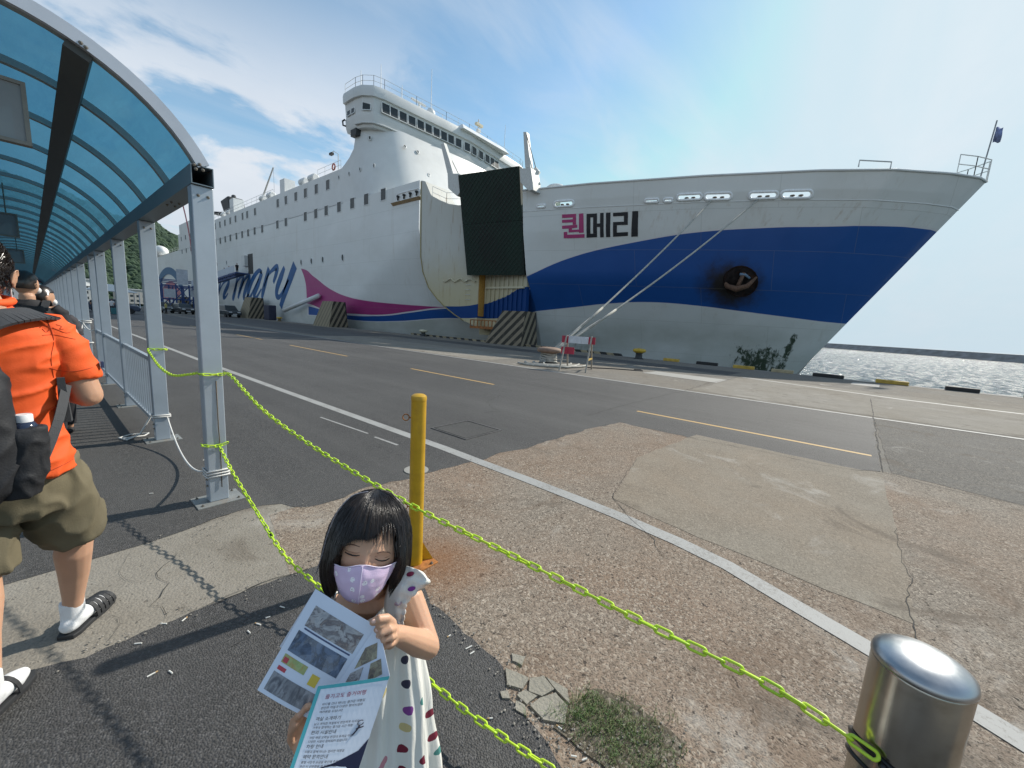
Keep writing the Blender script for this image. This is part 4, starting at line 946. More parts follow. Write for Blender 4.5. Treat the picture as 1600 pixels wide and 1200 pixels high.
def arch_mesh(y0, y1, r0, r1):
    mb = MB(); n = 30
    R4 = [arc(r0, y0, a0_, a1_, n), arc(r1, y0, a0_, a1_, n), arc(r1, y1, a0_, a1_, n), arc(r0, y1, a0_, a1_, n)]
    for q in R4: mb.v += q
    for k in range(n):
        for j in range(4): jj = (j+1) % 4; mb.f.append((j*(n+1)+k, j*(n+1)+k+1, jj*(n+1)+k+1, jj*(n+1)+k)); mb.m.append(0)
    mb.f += [tuple(j*(n+1) for j in range(4)), tuple(j*(n+1)+n for j in range(4))]; mb.m += [0, 0]
    return mb
ao = arch_mesh(3.5, 3.53, AR-.06, AR+.012).build('arch', galvw); Cn(ao)
Cn(arch_mesh(3.53, 3.58, AR-.06, AR+.004).build('arch', galv2))
ar_d = arch_mesh(-.025, .025, AR-.045, AR).build('arch', galv2); d_ = ar_d.data; bpy.data.objects.remove(ar_d)
for y in AY[1:]:
    o = bpy.data.objects.new('arch', d_); link(o, can); o.location = (0, y-3.5+3.5, 0); o.matrix_parent_inverse = Matrix.Translation(-coff)
sh = MB()
n = 26; L0 = arc(AR+.002, 0, a0_, a1_, n); L1_ = arc(AR+.002, 1.0, a0_, a1_, n)
L2_ = arc(AR+.006, 0, a0_, a1_, n)
sh.v += L0+L1_
for k in range(n): sh.f.append((k, k+1, n+2+k, n+1+k)); sh.m.append(0)
so_ = sh.build('roof_sheet', sheet_m, smooth=True, recalc=False); sd = so_.data; bpy.data.objects.remove(so_)
for y0, y1 in zip(AY[:-1], AY[1:]):
    o = bpy.data.objects.new('roof_sheet', sd); link(o, can); o.location = (0, y0+.012, 0); o.scale = (1, y1-y0-.024, 1); o.matrix_parent_inverse = Matrix.Translation(-coff)
for s_ in (1, -1):
    a = math.radians(66) if s_ == 1 else math.radians(114)
    c = Vector((AX+(AR-.075)*math.cos(a), 0, AZ+(AR-.075)*math.sin(a))); t = Vector((-math.sin(a), 0, math.cos(a)))*.055; n_ = Vector((math.cos(a), 0, math.sin(a)))*.028
    q = [c-t-n_, c+t-n_, c+t+n_, c-t+n_]
    Cn(MB().hexa([v+Vector((0, 3.53, 0)) for v in q], [v+Vector((0, YEND, 0)) for v in q]).build('purlin', simple('purlin_dark', (.07, .075, .07), .6)))
for px, py in [(303, 257), (306, 264), (312, 257), (317, 266), (126, 67), (134, 74)]:
    P = ony(px, py, 3.5); child('bolt', bo_d, can, P-coff, (math.pi/2, 0, 0))
for y in (4.3, 4.45): 
    for x in (.79, .84): child('bolt', bo_d, can, Vector((x, y, 2.312))-coff, (math.pi, 0, 0))
# hanging sign boards under the roof
def hang_sign(y, x0, x1, z0, z1, label):
    e = empty('hanging_sign', ((x0+x1)/2, y, z0), 0, label, 'sign')
    def Lc(a, b_): return (a[0]-(x0+x1)/2, a[1]-y, a[2]-z0), (b_[0]-(x0+x1)/2, b_[1]-y, b_[2]-z0)
    MB().box(*Lc((x0+.02, y+.01, z0+.02), (x1-.02, y+.05, z1-.02))).build('board', simple('board_grey', (.24, .265, .275), .6, var=.05), e)
    f = MB(); f.box(*Lc((x0, y, z0), (x1, y+.06, z0+.02))); f.box(*Lc((x0, y, z1-.02), (x1, y+.06, z1))); f.box(*Lc((x0, y, z0+.02), (x0+.02, y+.06, z1-.02))); f.box(*Lc((x1-.02, y, z0+.02), (x1, y+.06, z1-.02)))
    f.build('frame', simple('frame_grey_brown', (.20, .19, .165), .5, .2), e)
    for xx in (x0+.1, x1-.1): MB().tube([Lc((xx, y+.03, z1), (0, 0, 0))[0], Lc((xx, y+.03, AZ+math.sqrt(max(.01, AR**2-(xx-AX)**2))-.03), (0, 0, 0))[0]], .008, 6).build('hanger', boltm, e)
hang_sign(3.9, -.72, .083, 2.385, 2.735, 'grey sign board seen from behind hanging under the near end of the walkway roof')
hang_sign(9.2, -.55, -.02, 2.3, 2.62, 'second grey sign board hanging farther down the walkway above the walking men')
hang_sign(14.5, -.5, .0, 2.2, 2.5, 'small distant sign board hanging deep in the walkway')
# guard rail panels between the posts
slat_m = galv
slb = MB().box((-.012, -.012, .0), (.012, .012, .66)).build('slat', slat_m); sl_d = slb.data; bpy.data.objects.remove(slb)
names = ['nearest', 'second', 'third']
gi = 0
desc = {0: 'nearest pale grey railing panel between the walkway posts', 1: 'second railing panel from the near end of the walkway', 2: 'short railing panel just before the roped gap in the walkway'}
for i in range(1, len(PY)-2):
    if i == 4 or i == 3: 
        if i == 4: continue
    y0, y1 = PY[i]+.05, PY[i+1]-.05
    e = empty('guard_rail', (.795, y0, 0), 0, desc.get(gi, 'pale grey railing panel in the far run beyond the roped gap'), 'railing', 'railing panels between the walkway posts'); gi += 1
    MB().box((-.02, 0, .87), (.02, y1-y0, .91)).build('top_rail', slat_m, e); MB().box((-.02, 0, .17), (.02, y1-y0, .21)).build('bottom_rail', slat_m, e)
    if i < 14:
        k = max(2, int((y1-y0)/.145))
        for j in range(1, k): child('slat', sl_d, e, (0, (y1-y0)*j/k, .21))
# ropes on the near posts
ropem = simple('white_rope', (.62, .62, .60), .8, var=.12, scale=30, bump=.6, bscale=300)
def cat(p, q, sag, n=14): p, q = Vector(p), Vector(q); return [p.lerp(q, k/n)-Vector((0, 0, 4*sag*(k/n)*(1-k/n))) for k in range(n+1)]
rp = MB()
for k in range(3): z = .21+k*.022; rp.tube([(.818-.07, 3.515, z), (.818+.07, 3.513, z+.004), (.818+.072, 3.625, z), (.818-.072, 3.627, z+.004)], .008, 6, True)
rp.tube(cat((.76, 3.62, .24), (.86, 5.55, .26), .19, 18), .008, 6)
for k in range(2): z = .27+k*.018; rp.tube([(.75, 5.56, z), (.89, 5.56, z), (.89, 5.68, z), (.75, 5.68, z)], .008, 6, True)
rp.tube([(.75, 5.7, .27), (.66, 5.8, .05), (.55, 5.78, .012), (.5, 5.9, .012), (.6, 6.0, .012), (.75, 5.95, .012), (.7, 5.85, .014), (.52, 5.83, .02)], .009, 6)
tag(rp.build('rope', ropem, smooth=True), 'white rope slack between the two nearest walkway posts and coiled at the second', 'rope')
rp = MB(); rp.tube(cat((.8, 11.2, .95), (.76, 13.95, .93), .12, 12), .012, 6)
for z in (.93, .97, .45): rp.tube([(.74, 13.9, z), (.9, 13.9, z), (.9, 14.08, z), (.74, 14.08, z)], .014, 6, True)
rp.tube([(.76, 13.95, .93), (.70, 13.5, .75), (.72, 13.0, .86)], .012, 6)
tag(rp.build('rope', ropem, smooth=True), 'white rope tied across the gap in the walkway railing', 'rope')
tag(MB().tube([(.835, 3.517, .95), (.833, 3.514, .6), (.838, 3.516, .4), (.834, 3.512, .12)], .0035, 5).build('cable', simple('cable_brown', (.12, .09, .06), .7), smooth=True), 'thin brown cable running down the face of the nearest post', 'cable')

# ------------------------------------------------------------------ quay furniture
def stripes(name, vec, freq, dark=(.035, .03, .022), light=(.30, .245, .17), duty=.5):
    m, nt, b = newmat(name); p = nt.coord(); v = nt.vmath('DOT_PRODUCT', p, vec)
    f = nt.math('FRACT', nt.math('MULTIPLY', v, freq)); f = nt.math('GREATER_THAN', f, duty)
    n_ = nt.noise(p, 2.5, 6, .65)
    c = nt.mix(f, nt.mix(n_, light, tuple(x*.6 for x in light)), nt.mix(nt.smooth(n_, .5, .8), dark, tuple(x*.5 for x in light)))
    nt.set(b.inputs['Base Color'], c); b.inputs['Roughness'].default_value = .8; return m
def tread(name, vec, freq):
    m, nt, b = newmat(name); p = nt.coord(); v = nt.vmath('DOT_PRODUCT', p, vec)
    f = nt.math('FRACT', nt.math('MULTIPLY', v, freq)); n_ = nt.noise(p, 2, 5, .6)
    c = nt.mix(nt.smooth(f, .55, .75), nt.mix(n_, (.34, .29, .2), (.25, .21, .14)), (.2, .165, .11)); nt.set(b.inputs['Base Color'], c); b.inputs['Roughness'].default_value = .8
    nt.set(b.inputs['Normal'], nt.bump(f, .5, .05)); return m
side_st = stripes('fender_stripes_side', (0, -.62, -.62), 2.2); front_st = stripes('fender_stripes_front', (.85, 0, -.45), 2.1); tread_m = tread('fender_tread', (0, .5, .3), 3.0); blackr = simple('black_rubber', (.02, .02, .022), .8, var=.3)
def fender(x, y, label, sc=1.0, plain=False):
    e = empty('striped_fender_block', (x, y, 0), 0, label, 'fender')
    h = 2.42*sc
    # local: near corner at origin; +y away along the quay, +x to the ship
    b0 = [(0, 0, 0), (1.9*sc, -.05, 0), (1.9*sc, 4.3*sc, 0), (0, 3.4*sc, 0)]; t0 = [(.45*sc, .1, h), (1.6*sc, .05, h), (1.6*sc, 2.4*sc, h), (.45*sc, 2.2*sc, h)]
    vs = b0+t0; mb = MB()
    mb.add(vs, [(3, 2, 1, 0)], 2); mb.add(vs, [(4, 5, 6, 7)], 2); mb.add(vs, [(0, 1, 5, 4)], 1); mb.add(vs, [(1, 2, 6, 5), (2, 3, 7, 6)], 2); mb.add(vs, [(3, 0, 4, 7)], 0)
    MB_ = mb.build('block', [tread_m if plain else side_st, front_st, tread_m], e, recalc=True)
    rb = MB()
    for k in range(6): rb.tube([(1.75*sc+.05*math.sin(k), .1+k*.1, .1), (1.72*sc, 0.05+k*.1, h*.5), (1.62*sc, .1+k*.1, h*1.0)], .07, 6)
    rb.build('lashing', blackr, e, smooth=True)
    return e
fender(21.25, 16.75, 'big striped wedge fender block by the ramp with chevron stripes')
fender(20.4, 42.6, 'striped wedge fender block beside the pink wedge of the ship', 1.15, True)
fender(20.6, 68.5, 'farther striped wedge fender block next to the parked dark car', 1.3, True)
fender(20.5, 112, 'small distant striped fender block under the gangway', 1.3, True)
tag(MB().box((21.4, 62.5, 0), (22.4, 64.5, 2.1)).build('blue_skip', simple('skip_blue', (.018, .022, .05), .6), bevel=.1), 'dark blue drum shaped box between the far fender and the white spar', 'container')
# quay kerb blocks in black and yellow
yb = simple('kerb_yellow', (.50, .33, .06), .75, var=.25, scale=3, dirt=((.2, .15, .08), .5)); bk = simple('kerb_black', (.022, .022, .022), .7, var=.3)
pb = simple('kerb_pale', (.42, .35, .22), .8, var=.2, scale=3)
spec = [(7.2, 6.4, yb, 'yellow kerb block next to the yellow mushroom bollard at the quay edge'), (5.5, 4.5, bk, 'black kerb block under the flaking weed patch of the bow'), (3.8, 2.9, yb, 'yellow kerb block on the quay edge below the bow weed'), (2.2, 1.35, pb, 'pale ochre kerb block just below the stem of the ship'), (.65, -.42, bk, 'black kerb block just right of the ship stem'), (-1.43, -2.4, yb, 'ochre kerb block on the quay edge in front of the open sea'), (-3.4, -4.25, bk, 'longest black kerb block at the right of the quay edge'), (-5.3, -6.3, pb, 'brown kerb block at the right edge of the picture')]
for y0, y1, mt, lb in spec: tag(MB().box((QX-.32, min(y0, y1), .012), (QX-.06, max(y0, y1), .16)).build('kerb_block', mt, bevel=.02), lb, 'kerb block', 'kerb blocks along the quay edge')
kb = MB()
ky = simple('kerb_ochre', (.30, .25, .16), .8, var=.3, scale=3)
for k in range(46):
    y = 9.6+k*.44
    mt = 0 if k % 2 else 1
    kb.hexa([(QX-.32, y, .012), (QX-.06, y+.03, .012), (QX-.06, y+.47, .012), (QX-.32, y+.44, .012)], [(QX-.32, y+.12, .15), (QX-.06, y+.15, .15), (QX-.06, y+.59, .15), (QX-.32, y+.56, .15)], mt)
tag(kb.build('striped_kerb', [ky, bk]), 'low kerb with black slanting stripes along the quay edge behind the barrier', 'kerb')
def small_bollard(x, y, mat, label, s_=1.0):
    e = empty('quay_bollard', (x, y, 0), 0, label, 'bollard'); MB().lathe([(.28*s_, 0), (.2*s_, .06), (.17*s_, .28*s_), (.2*s_, .34*s_)], n=18).build('stem', darkm if mat is not yb else simple('bollard_stem', (.16, .12, .06), .8, var=.3), e, smooth=True)
    MB().lathe([(.2*s_, .33*s_), (.34*s_, .40*s_), (.36*s_, .48*s_), (.30*s_, .55*s_), (.1, .58*s_)], n=18).build('head', mat, e, smooth=True)
small_bollard(21.35, 8.4, simple('bollard_yellow', (.52, .34, .03), .5, var=.2, dirt=((.25, .15, .05), .4)), 'yellow mushroom bollard on the quay edge under the bow')
small_bollard(21.4, 27.6, cream, 'pale rusty mushroom bollard on the quay left of the ramp'); small_bollard(21.3, 58.5, yb, 'small yellow bollard by the white spar near the far fender')
# brown mooring bollard with rope turns
e = empty('mooring_bollard', (13.25, 8.95, 0), 0, 'rusty brown mushroom bollard wrapped with mooring ropes beside the red barrier', 'bollard')
MB().lathe([(.42, 0), (.3, .1), (.24, .3), (.28, .42)], n=24).build('stem', darkm, e, smooth=True)
MB().lathe([(.28, .42), (.46, .47), (.5, .54), (.46, .62), (.3, .66), (.05, .67)], n=24).build('head', simple('rust_brown_head', (.22, .15, .11), .75, var=.3, scale=6, bump=.4), e, smooth=True)
mropem = simple('mooring_rope', (.38, .37, .33), .85, var=.25, scale=6, bump=.8, bscale=90)
tr_ = MB()
for k in range(5):
    z = .10+k*.075; r = .33-.01*k; tr_.tube([(13.25+r*math.cos(a*math.pi/9+k), 8.95+r*math.sin(a*math.pi/9+k), z+.025*math.sin(a*math.pi/9*2+k)) for a in range(18)], .042, 6, True)
for k in range(3): tr_.tube([(13.25+(.9+k*.35)*math.cos(a), 8.95+(.7+.3*k)*math.sin(a)-.2, .045) for a in np.linspace(2.0+k*.3, 5.6-k*.2, 20)], .04, 6)
tr_.tube([(13.0, 8.9, .2), (12.4, 8.6, .05), (11.9, 8.0, .05), (12.3, 7.5, .05), (13.2, 7.6, .05)], .04, 6)
tag(tr_.build('rope_turns', mropem, smooth=True), 'loops of pale mooring rope round the brown bollard and on the ground', 'rope')
tag(MB().tube([(13.4, 7.3, .02), (14.2, 6.6, .02), (14.6, 5.9, .02), (14.8, 5.6, .02), (15.1, 5.8, .02), (14.9, 6.0, .02)], .02, 5).build('cord', darkm, smooth=True), 'thin dark cord trailing on the concrete right of the barrier', 'cord')
P1 = Vector((hull_x(*hit(1112, 313))-.02, *hit(1112, 313))); P2 = Vector((hull_x(*hit(1184, 312))-.02, *hit(1184, 312)))
for P, sg, lb in ((P1, .22, 'upper pale mooring line from the bow port to the brown bollard'), (P2, .3, 'lower pale mooring line running to the port farther forward')):
    r_ = MB(); end = Vector((13.35+.1*sg, 8.9, .42)); pts = cat(end, P, sg, 26)
    r_.tube(pts, .045, 8)
    # eye splices and chafing wraps near the bollard
    q = [pts[3].lerp(pts[4], .3), pts[5], pts[6]]
    r_.tube(q, .055, 8); r_.tube([pts[0]+Vector((0, .12, 0)), pts[3]+Vector((0, .05, .02)), pts[5]], .045, 8)
    tag(r_.build('mooring_line', mropem, smooth=True), lb, 'rope', 'mooring lines from the bow')
# red and white barrier trestle
e = empty('barrier', (12.4, 7.1, 0), 0, 'red and white folding trestle barrier standing in front of the brown bollard', 'barrier')
redp = simple('barrier_red', (.42, .03, .06), .5, var=.2); whp = simple('barrier_white', (.62, .63, .66), .5)
Lg = [((-.85, .22, 0), (-.2, .42, 1.22)), ((.35, .62, 0), (-.12, .45, 1.22)), ((-.5, -.62, 0), (.1, -.42, 1.22)), ((.8, -.15, 0), (.18, -.38, 1.22))]
for a, b_ in Lg: MB().bar(a, b_, .05, .05).build('leg', simple('barrier_leg', (.33, .3, .25), .6, var=.2), e)
a, b_ = Vector((-.25, .58, 0)), Vector((.15, -.55, 0)); n_ = 5
d = (b_-a)/n_
for (z0, z1, off) in ((.95, 1.2, 0), (.55, .80, .04)):
    for k in range(n_):
        p0 = a+d*k; p1 = a+d*(k+1)-d*.02; up_ = Vector((0, 0, 1))
        if off and k > 1: continue
        nrm = d.cross(up_).normalized()*.015
        MB().hexa([p0+up_*z0-nrm, p1+up_*z0-nrm, p1+up_*z0+nrm, p0+up_*z0+nrm], [p0+up_*z1-nrm, p1+up_*z1-nrm, p1+up_*z1+nrm, p0+up_*z1+nrm]).build('board', (redp if k in (0, 4) or off else whp), e)
MB().bar((-.3, -.55, .42), (.55, -.25, .42), .05, .05).build('brace', yb, e)

# ------------------------------------------------------------------ sea wall, hill
dA = wdir(1278, 537); dB = wdir(1640, 553)
pa = Vector((dA[0], dA[1], 0)).normalized()*420; pb_ = Vector((dB[0], dB[1], 0)).normalized()*300
pz = Vector((wdir(1000, 520)[0], wdir(1000, 520)[1], 0)).normalized()*600; pe = Vector((dB[0], dB[1], 0)).normalized()*300+(pb_-pa)*1.5
bw = MB(); path = [pz, pa, pb_, pe]; 
for u_, v_ in zip(path[:-1], path[1:]): 
    t = (v_-u_).normalized(); nn = Vector((-t.y, t.x, 0))*7
    bw.hexa([u_-nn*1.3+Vector((0, 0, SEA-1)), v_-nn*1.3+Vector((0, 0, SEA-1)), v_+nn*1.3+Vector((0, 0, SEA-1)), u_+nn*1.3+Vector((0, 0, SEA-1))], [u_-nn*.6+Vector((0, 0, 1.3)), v_-nn*.6+Vector((0, 0, 1.3)), v_+nn*.6+Vector((0, 0, 1.3)), u_+nn*.6+Vector((0, 0, 1.3))])
tag(bw.build('breakwater', simple('rock_grey', (.17, .18, .185), .9, var=.35, scale=.3, bump=.8, bscale=1)), 'long low grey breakwater across the sea at the horizon', 'breakwater')
hl = MB(); nx, ny = 110, 40
def hill_h(u, v):
    # u: azimuth ratio x/y from -.25 to .32 ; v depth 0..1
    ridge = interp(u, [(-.9, 60), (-.3, 120), (-.05, 150), (.05, 128), (.10, 112), (.15, 118), (.19, 96), (.24, 60), (.30, 30), (.5, 10)])
    k = math.sin(min(1, v*1.5)*math.pi/2); return ridge*k*(1-.25*max(0, v-.66))+9*mnoise.noise(Vector((u*22, v*4, 0)))*k+4*mnoise.noise(Vector((u*70, v*14, 3)))*k
for j in range(ny+1):
    for i in range(nx+1):
        u = -.9+1.5*i/nx; v = j/ny; Y = 520+v*380; hl.v.append((u*Y, Y, hill_h(u, v)*(.95)-1))
for j in range(ny):
    for i in range(nx): a = j*(nx+1)+i; hl.f.append((a, a+1, a+nx+2, a+nx+1)); hl.m.append(0)
hm, nt, b = newmat('wooded_hill'); p = nt.pos(); v = nt.voro(p, .13)
c = nt.mix(nt.xyz(v.outputs['Color'])[0], (.012, .034, .014), (.035, .07, .022)); nt.set(b.inputs['Base Color'], nt.mix(nt.noise(p, .03, 5, .6), c, (.03, .055, .035))); b.inputs['Roughness'].default_value = .9
tag(hl.build('hill', hm, smooth=True, recalc=False), kind='structure')
# tree crowns over the hill, read as one wood
ico = bmesh.new(); bmesh.ops.create_icosphere(ico, subdivisions=1, radius=1); iv = [v.co.copy() for v in ico.verts]; ifc = [[v.index for v in f.verts] for f in ico.faces]; ico.free()
wd_ = MB()
for k in range(9500):
    u = rnd.uniform(-.10, .30); v = rnd.random()**1.1*.72; Y = 520+v*380; s_ = rnd.uniform(2, 4.8); h_ = hill_h(u, v)*.95-1
    base = Vector((u*Y, Y, h_+s_*.35)); wd_.add([base+Vector((q.x*s_*(.8+.4*rnd.random()), q.y*s_, q.z*s_*(.8+.4*rnd.random()))) for q in iv], ifc)
tag(wd_.build('woodland', hm, recalc=False), kind='stuff')

# ------------------------------------------------------------------ vehicles and bustle on the far quay
def car(x, y, rz, col, label, h=1.65, L=4.6, w_=1.85, cat_='car'):
    e = empty('parked_car', (x, y, 0), rz, label, cat_)
    paint = simple('car_paint_%d' % int(col[0]*1000+col[2]*100), col, .3, .2, .05, coat=.6)
    prof = [(-L/2, .35), (-L/2, .75), (-L/2+.15, .95), (-L/2+.9, 1.02), (L/2-.25, 1.05), (L/2-.05, .8), (L/2, .35)]
    def ex(pr, hw, inset, mb):
        k = len(pr); A = [(hw, a, z) for a, z in pr]; B = [(-hw, a, z) for a, z in pr]; mb.hexa(A, B)
    b1 = MB(); ex(prof, w_/2, 0, b1); b1.build('body', paint, e, bevel=.08)
    cb = MB(); lo = [(-L/2+.85, 1.0), (L/2-.35, 1.02)]; hi = [(-L/2+1.5, h), (L/2-.75, h)]
    cb.hexa([(w_/2-.06, lo[0][0], lo[0][1]), (-w_/2+.06, lo[0][0], lo[0][1]), (-w_/2+.06, lo[1][0], lo[1][1]), (w_/2-.06, lo[1][0], lo[1][1])], [(w_/2-.24, hi[0][0], h-.04), (-w_/2+.24, hi[0][0], h-.04), (-w_/2+.24, hi[1][0], h-.04), (w_/2-.24, hi[1][0], h-.04)]); cb.build('windows', glass, e, bevel=.05)
    MB().hexa([(w_/2-.22, hi[0][0], h-.05), (-w_/2+.22, hi[0][0], h-.05), (-w_/2+.22, hi[1][0], h-.05), (w_/2-.22, hi[1][0], h-.05)], [(w_/2-.3, hi[0][0]+.1, h), (-w_/2+.3, hi[0][0]+.1, h), (-w_/2+.3, hi[1][0]-.1, h), (w_/2-.3, hi[1][0]-.1, h)]).build('roof', paint, e)
    for sx in (-1, 1):
        for sy in (-L/2+.85, L/2-.85): MB().tube([(sx*(w_/2-.2), sy, .33), (sx*(w_/2+.02), sy, .33)], .33, 16).build('wheel', blackr, e)
        MB().box((sx*.55-.2, -L/2-.02, .68), (sx*.55+.2, -L/2+.1, .84)).build('headlight', simple('lamp_glass', (.7, .72, .72), .2), e, bevel=.03)
    MB().box((-.26, -L/2-.03, .42), (.26, -L/2, .54)).build('number_plate', whp, e)
    MB().box((-.5, -L/2-.015, .5), (.5, -L/2+.02, .66)).build('grille', darkm, e)
    return e
car(18.9, 71.5, .12, (.035, .045, .055), 'dark blue grey people carrier parked beside the far fender block', 1.75)
car(15.2, 80, .1, (.02, .02, .022), 'black car half hidden behind the nearest walkway post', 1.6)
car(13.0, 83, .3, (.12, .13, .13), 'grey car between the first and second walkway posts', 1.7)
car(6.2, 66, 1.4, (.03, .05, .09), 'dark blue car standing beyond the second and third posts', 1.6)
# gangway with blue stair tower
stb = simple('gangway_blue', (.025, .06, .19), .5, var=.25); 
e = empty('gangway', (22, 77, 0), 0, 'covered boarding gangway with white side panels and blue truss up to the ship door', 'gangway')
def G(p): return Vector(p)-Vector((22, 77, 0))
g0, g1 = Vector((22.6, 76.8, 7.1)), Vector((21.0, 97, 4.9))
MB().hexa([G(g0+Vector((-1, 0, -.05))), G(g0+Vector((.8, 0, -.05))), G(g1+Vector((.8, 0, -.05))), G(g1+Vector((-1, 0, -.05)))], [G(g0+Vector((-1, 0, .1))), G(g0+Vector((.8, 0, .1))), G(g1+Vector((.8, 0, .1))), G(g1+Vector((-1, 0, .1)))]).build('deck', stb, e)
pn = MB().hexa([G(g0+Vector((-1.02, .6, .1))), G(g0+Vector((-.98, .6, .1))), G(g1+Vector((-.98, 0, .1))), G(g1+Vector((-1.02, 0, .1)))], [G(g0+Vector((-1.02, .6, 1.15))), G(g0+Vector((-.98, .6, 1.15))), G(g1+Vector((-.98, 0, 1.15))), G(g1+Vector((-1.02, 0, 1.15)))]).build('side_panel', simple('panel_white_blue', (.5, .55, .62), .5, var=.12), e)
tr2 = MB(); n = 12
for k in range(n):
    a = g0.lerp(g1, k/n)+Vector((-1, 0, -.1)); b_ = g0.lerp(g1, (k+1)/n)+Vector((-1, 0, -.1)); lo_ = a.lerp(b_, .5)-Vector((0, 0, .5)); tr2.bar(G(a), G(lo_), .09); tr2.bar(G(lo_), G(b_), .09)
tr2.bar(G(g0+Vector((-1, 0, -.1))), G(g1+Vector((-1, 0, -.1))), .14); tr2.bar(G(g0+Vector((-1, 0, -.6))), G(g1+Vector((-1, 0, -.6))), .14)
tag(tr2.build('truss', stb, e), kind='stuff')
e = empty('stair_tower', (19, 104, 0), 0, 'blue steel scaffold stair tower at the foot of the gangway', 'stair tower')
for ix, x in enumerate((-3.2, -1.2, .8, 2.6)):
    for y in (-6, 0, 8): MB().bar((x, y, 0), (x, y, 5.2), .22).build('column', stb, e)
for z in (2.4, 4.9, 5.9):
    for y in (-6, 0, 8): MB().bar((-3.2, y, z), (2.6, y, z), .16).build('beam', stb, e)
    for x in (-3.2, 2.6): MB().bar((x, -6, z), (x, 8, z), .16).build('beam', stb, e)
for y in (-6, 0): MB().bar((-3.2, y, .1), (.8, y, 4.9), .16).build('stringer', stb, e); MB().bar((2.6, y, .1), (-1.2, y, 4.9), .12).build('stringer', stb, e)
for x0, z0, z1 in ((-1, 5.2, 8.0), (.9, 3.0, 4.7), (-3, 2.6, 4.2)): MB().box((x0, -6.15, z0), (x0+1.7, -6.05, z1)).build('banner', simple('banner_pale', (.5, .52, .56), .6, var=.15, scale=3), e)
for x in (-2, 0, 2): MB().box((x, -6.3, 0), (x+1.2, -4, 1.6)).build('counterweight', darkm, e)
# sheds, tents and masts along the far quay
def shed(x, y, w_, d_, h, col, label, cat_='shed'):
    e = empty('market_tent', (x, y, 0), 0, label, cat_)
    for sx in (-w_/2, w_/2):
        for sy in (-d_/2, d_/2): MB().bar((sx, sy, 0), (sx, sy, h), .1).build('pole', whp, e)
    MB().hexa([(-w_/2, -d_/2, h), (w_/2, -d_/2, h), (w_/2, d_/2, h), (-w_/2, d_/2, h)], [(-.3, -.3, h+1.1), (.3, -.3, h+1.1), (.3, .3, h+1.1), (-.3, .3, h+1.1)]).build('roof', simple('tent_%s' % label[:4], col, .7), e)
    MB().box((-w_/2+.3, -d_/2+.3, 0), (w_/2-.3, d_/2-.3, 1.1)).build('counter', simple('stall_mixed', (.25, .25, .25), .7, var=.8, scale=2), e)
shed(2.9, 72, 5, 4, 3.0, (.55, .56, .54), 'white tent roof seen between the second and third posts'); shed(8.0, 88, 6, 5, 2.8, (.6, .6, .58), 'pale pavilion roof low under the wooded hill'); shed(1.6, 52, 3, 3, 2.6, (.35, .05, .06), 'red stall canopy glimpsed between far posts', 'stall')
for x, y, h in ((4.8, 90, 14), (9.8, 120, 16), (2.1, 75, 12)):
    tag(MB().tube([(x, y, 0), (x, y, h)], [.12, .06], 6).build('lamp_mast', whp), {4.8: 'tall pale lamp mast left of the third post', 9.8: 'tallest lamp mast on the far quay', 2.1: 'slim mast far behind the walkway railing'}[x], 'mast')
blds = [(14, 330, 26, 12, (.5, .5, .48), 'wide pale harbour building at the foot of the hill'), (44, 360, 18, 9, (.45, .42, .38), 'low beige harbour building beside the ship stern'), (-6, 300, 14, 8, (.38, .40, .42), 'grey harbour block behind the walkway railing')]
for x, y, w_, h, col, lb in blds:
    e = empty('harbour_building', (x, y, 0), 0, lb, 'building'); MB().box((-w_/2, 0, 0), (w_/2, 10, h)).build('wall', simple('wall_%d' % x, col, .8), e); MB().box((-w_/2-.4, -.4, h), (w_/2+.4, 10.4, h+.5)).build('roof', simple('roof_pale', (.6, .6, .6), .7), e)
    for i in range(int(w_/3)):
        for j in range(int(h/3.2)): MB().box((-w_/2+1+i*3, -.05, 1.2+j*3.1), (-w_/2+2.4+i*3, .02, 2.6+j*3.1)).build('window', glass, e)
# ------------------------------------------------------------------ yellow post, steel bollard, chains
e = empty('yellow_post', (1.393, 1.822, 0), 0, 'mustard yellow steel post with two rusty eye rings on a rusted base plate', 'post')
ypm = simple('post_yellow', (.52, .30, .012), .42, var=.14, scale=9, coat=.1, bump=.15, bscale=60, dirt=((.22, .12, .03), .5))
rust_p = simple('rust_plate', (.34, .13, .03), .85, var=.45, scale=25, bump=.6, bscale=120)
MB().lathe([(.0435, .008), (.0435, 1.03), (.045, 1.032), (.045, 1.05), (.042, 1.058), (.03, 1.066), (.0, 1.068)], n=36).build('tube', ypm, e, angle=.6)
MB().hexa([(-.085, -.10, 0), (.10, -.10, 0), (.11, .09, 0), (-.08, .09, 0)], [(-.085, -.10, .008), (.10, -.10, .008), (.11, .09, .008), (-.08, .09, .008)]).build('base_plate', rust_p, e)
MB().hexa([(.04, -.012, .008), (.10, -.05, .008), (.102, -.044, .008), (.042, -.006, .008)], [(.04, -.012, .13), (.043, -.014, .13), (.045, -.008, .13), (.042, -.006, .13)]).build('gusset', ypm, e)
for bx, by in ((.085, -.02), (.06, -.085), (-.07, -.085), (-.065, .07)): child('bolt', bo_d, e, (bx, by, .008))
rg = (Vector((-.637, .769, 0))).normalized()
for z in (.925, .37):
    c = rg*.073+Vector((0, 0, z)); q = [c+rg*.019*math.cos(a*math.pi/8)+Vector((0, 0, .019*math.sin(a*math.pi/8))) for a in range(16)]
    mb = MB(); mb.tube(q, .0032, 6, True); mb.tube([rg*.045+Vector((0, 0, z)), rg*.058+Vector((0, 0, z))], .004, 6); mb.build('eye_ring', rust_p, e, smooth=True)
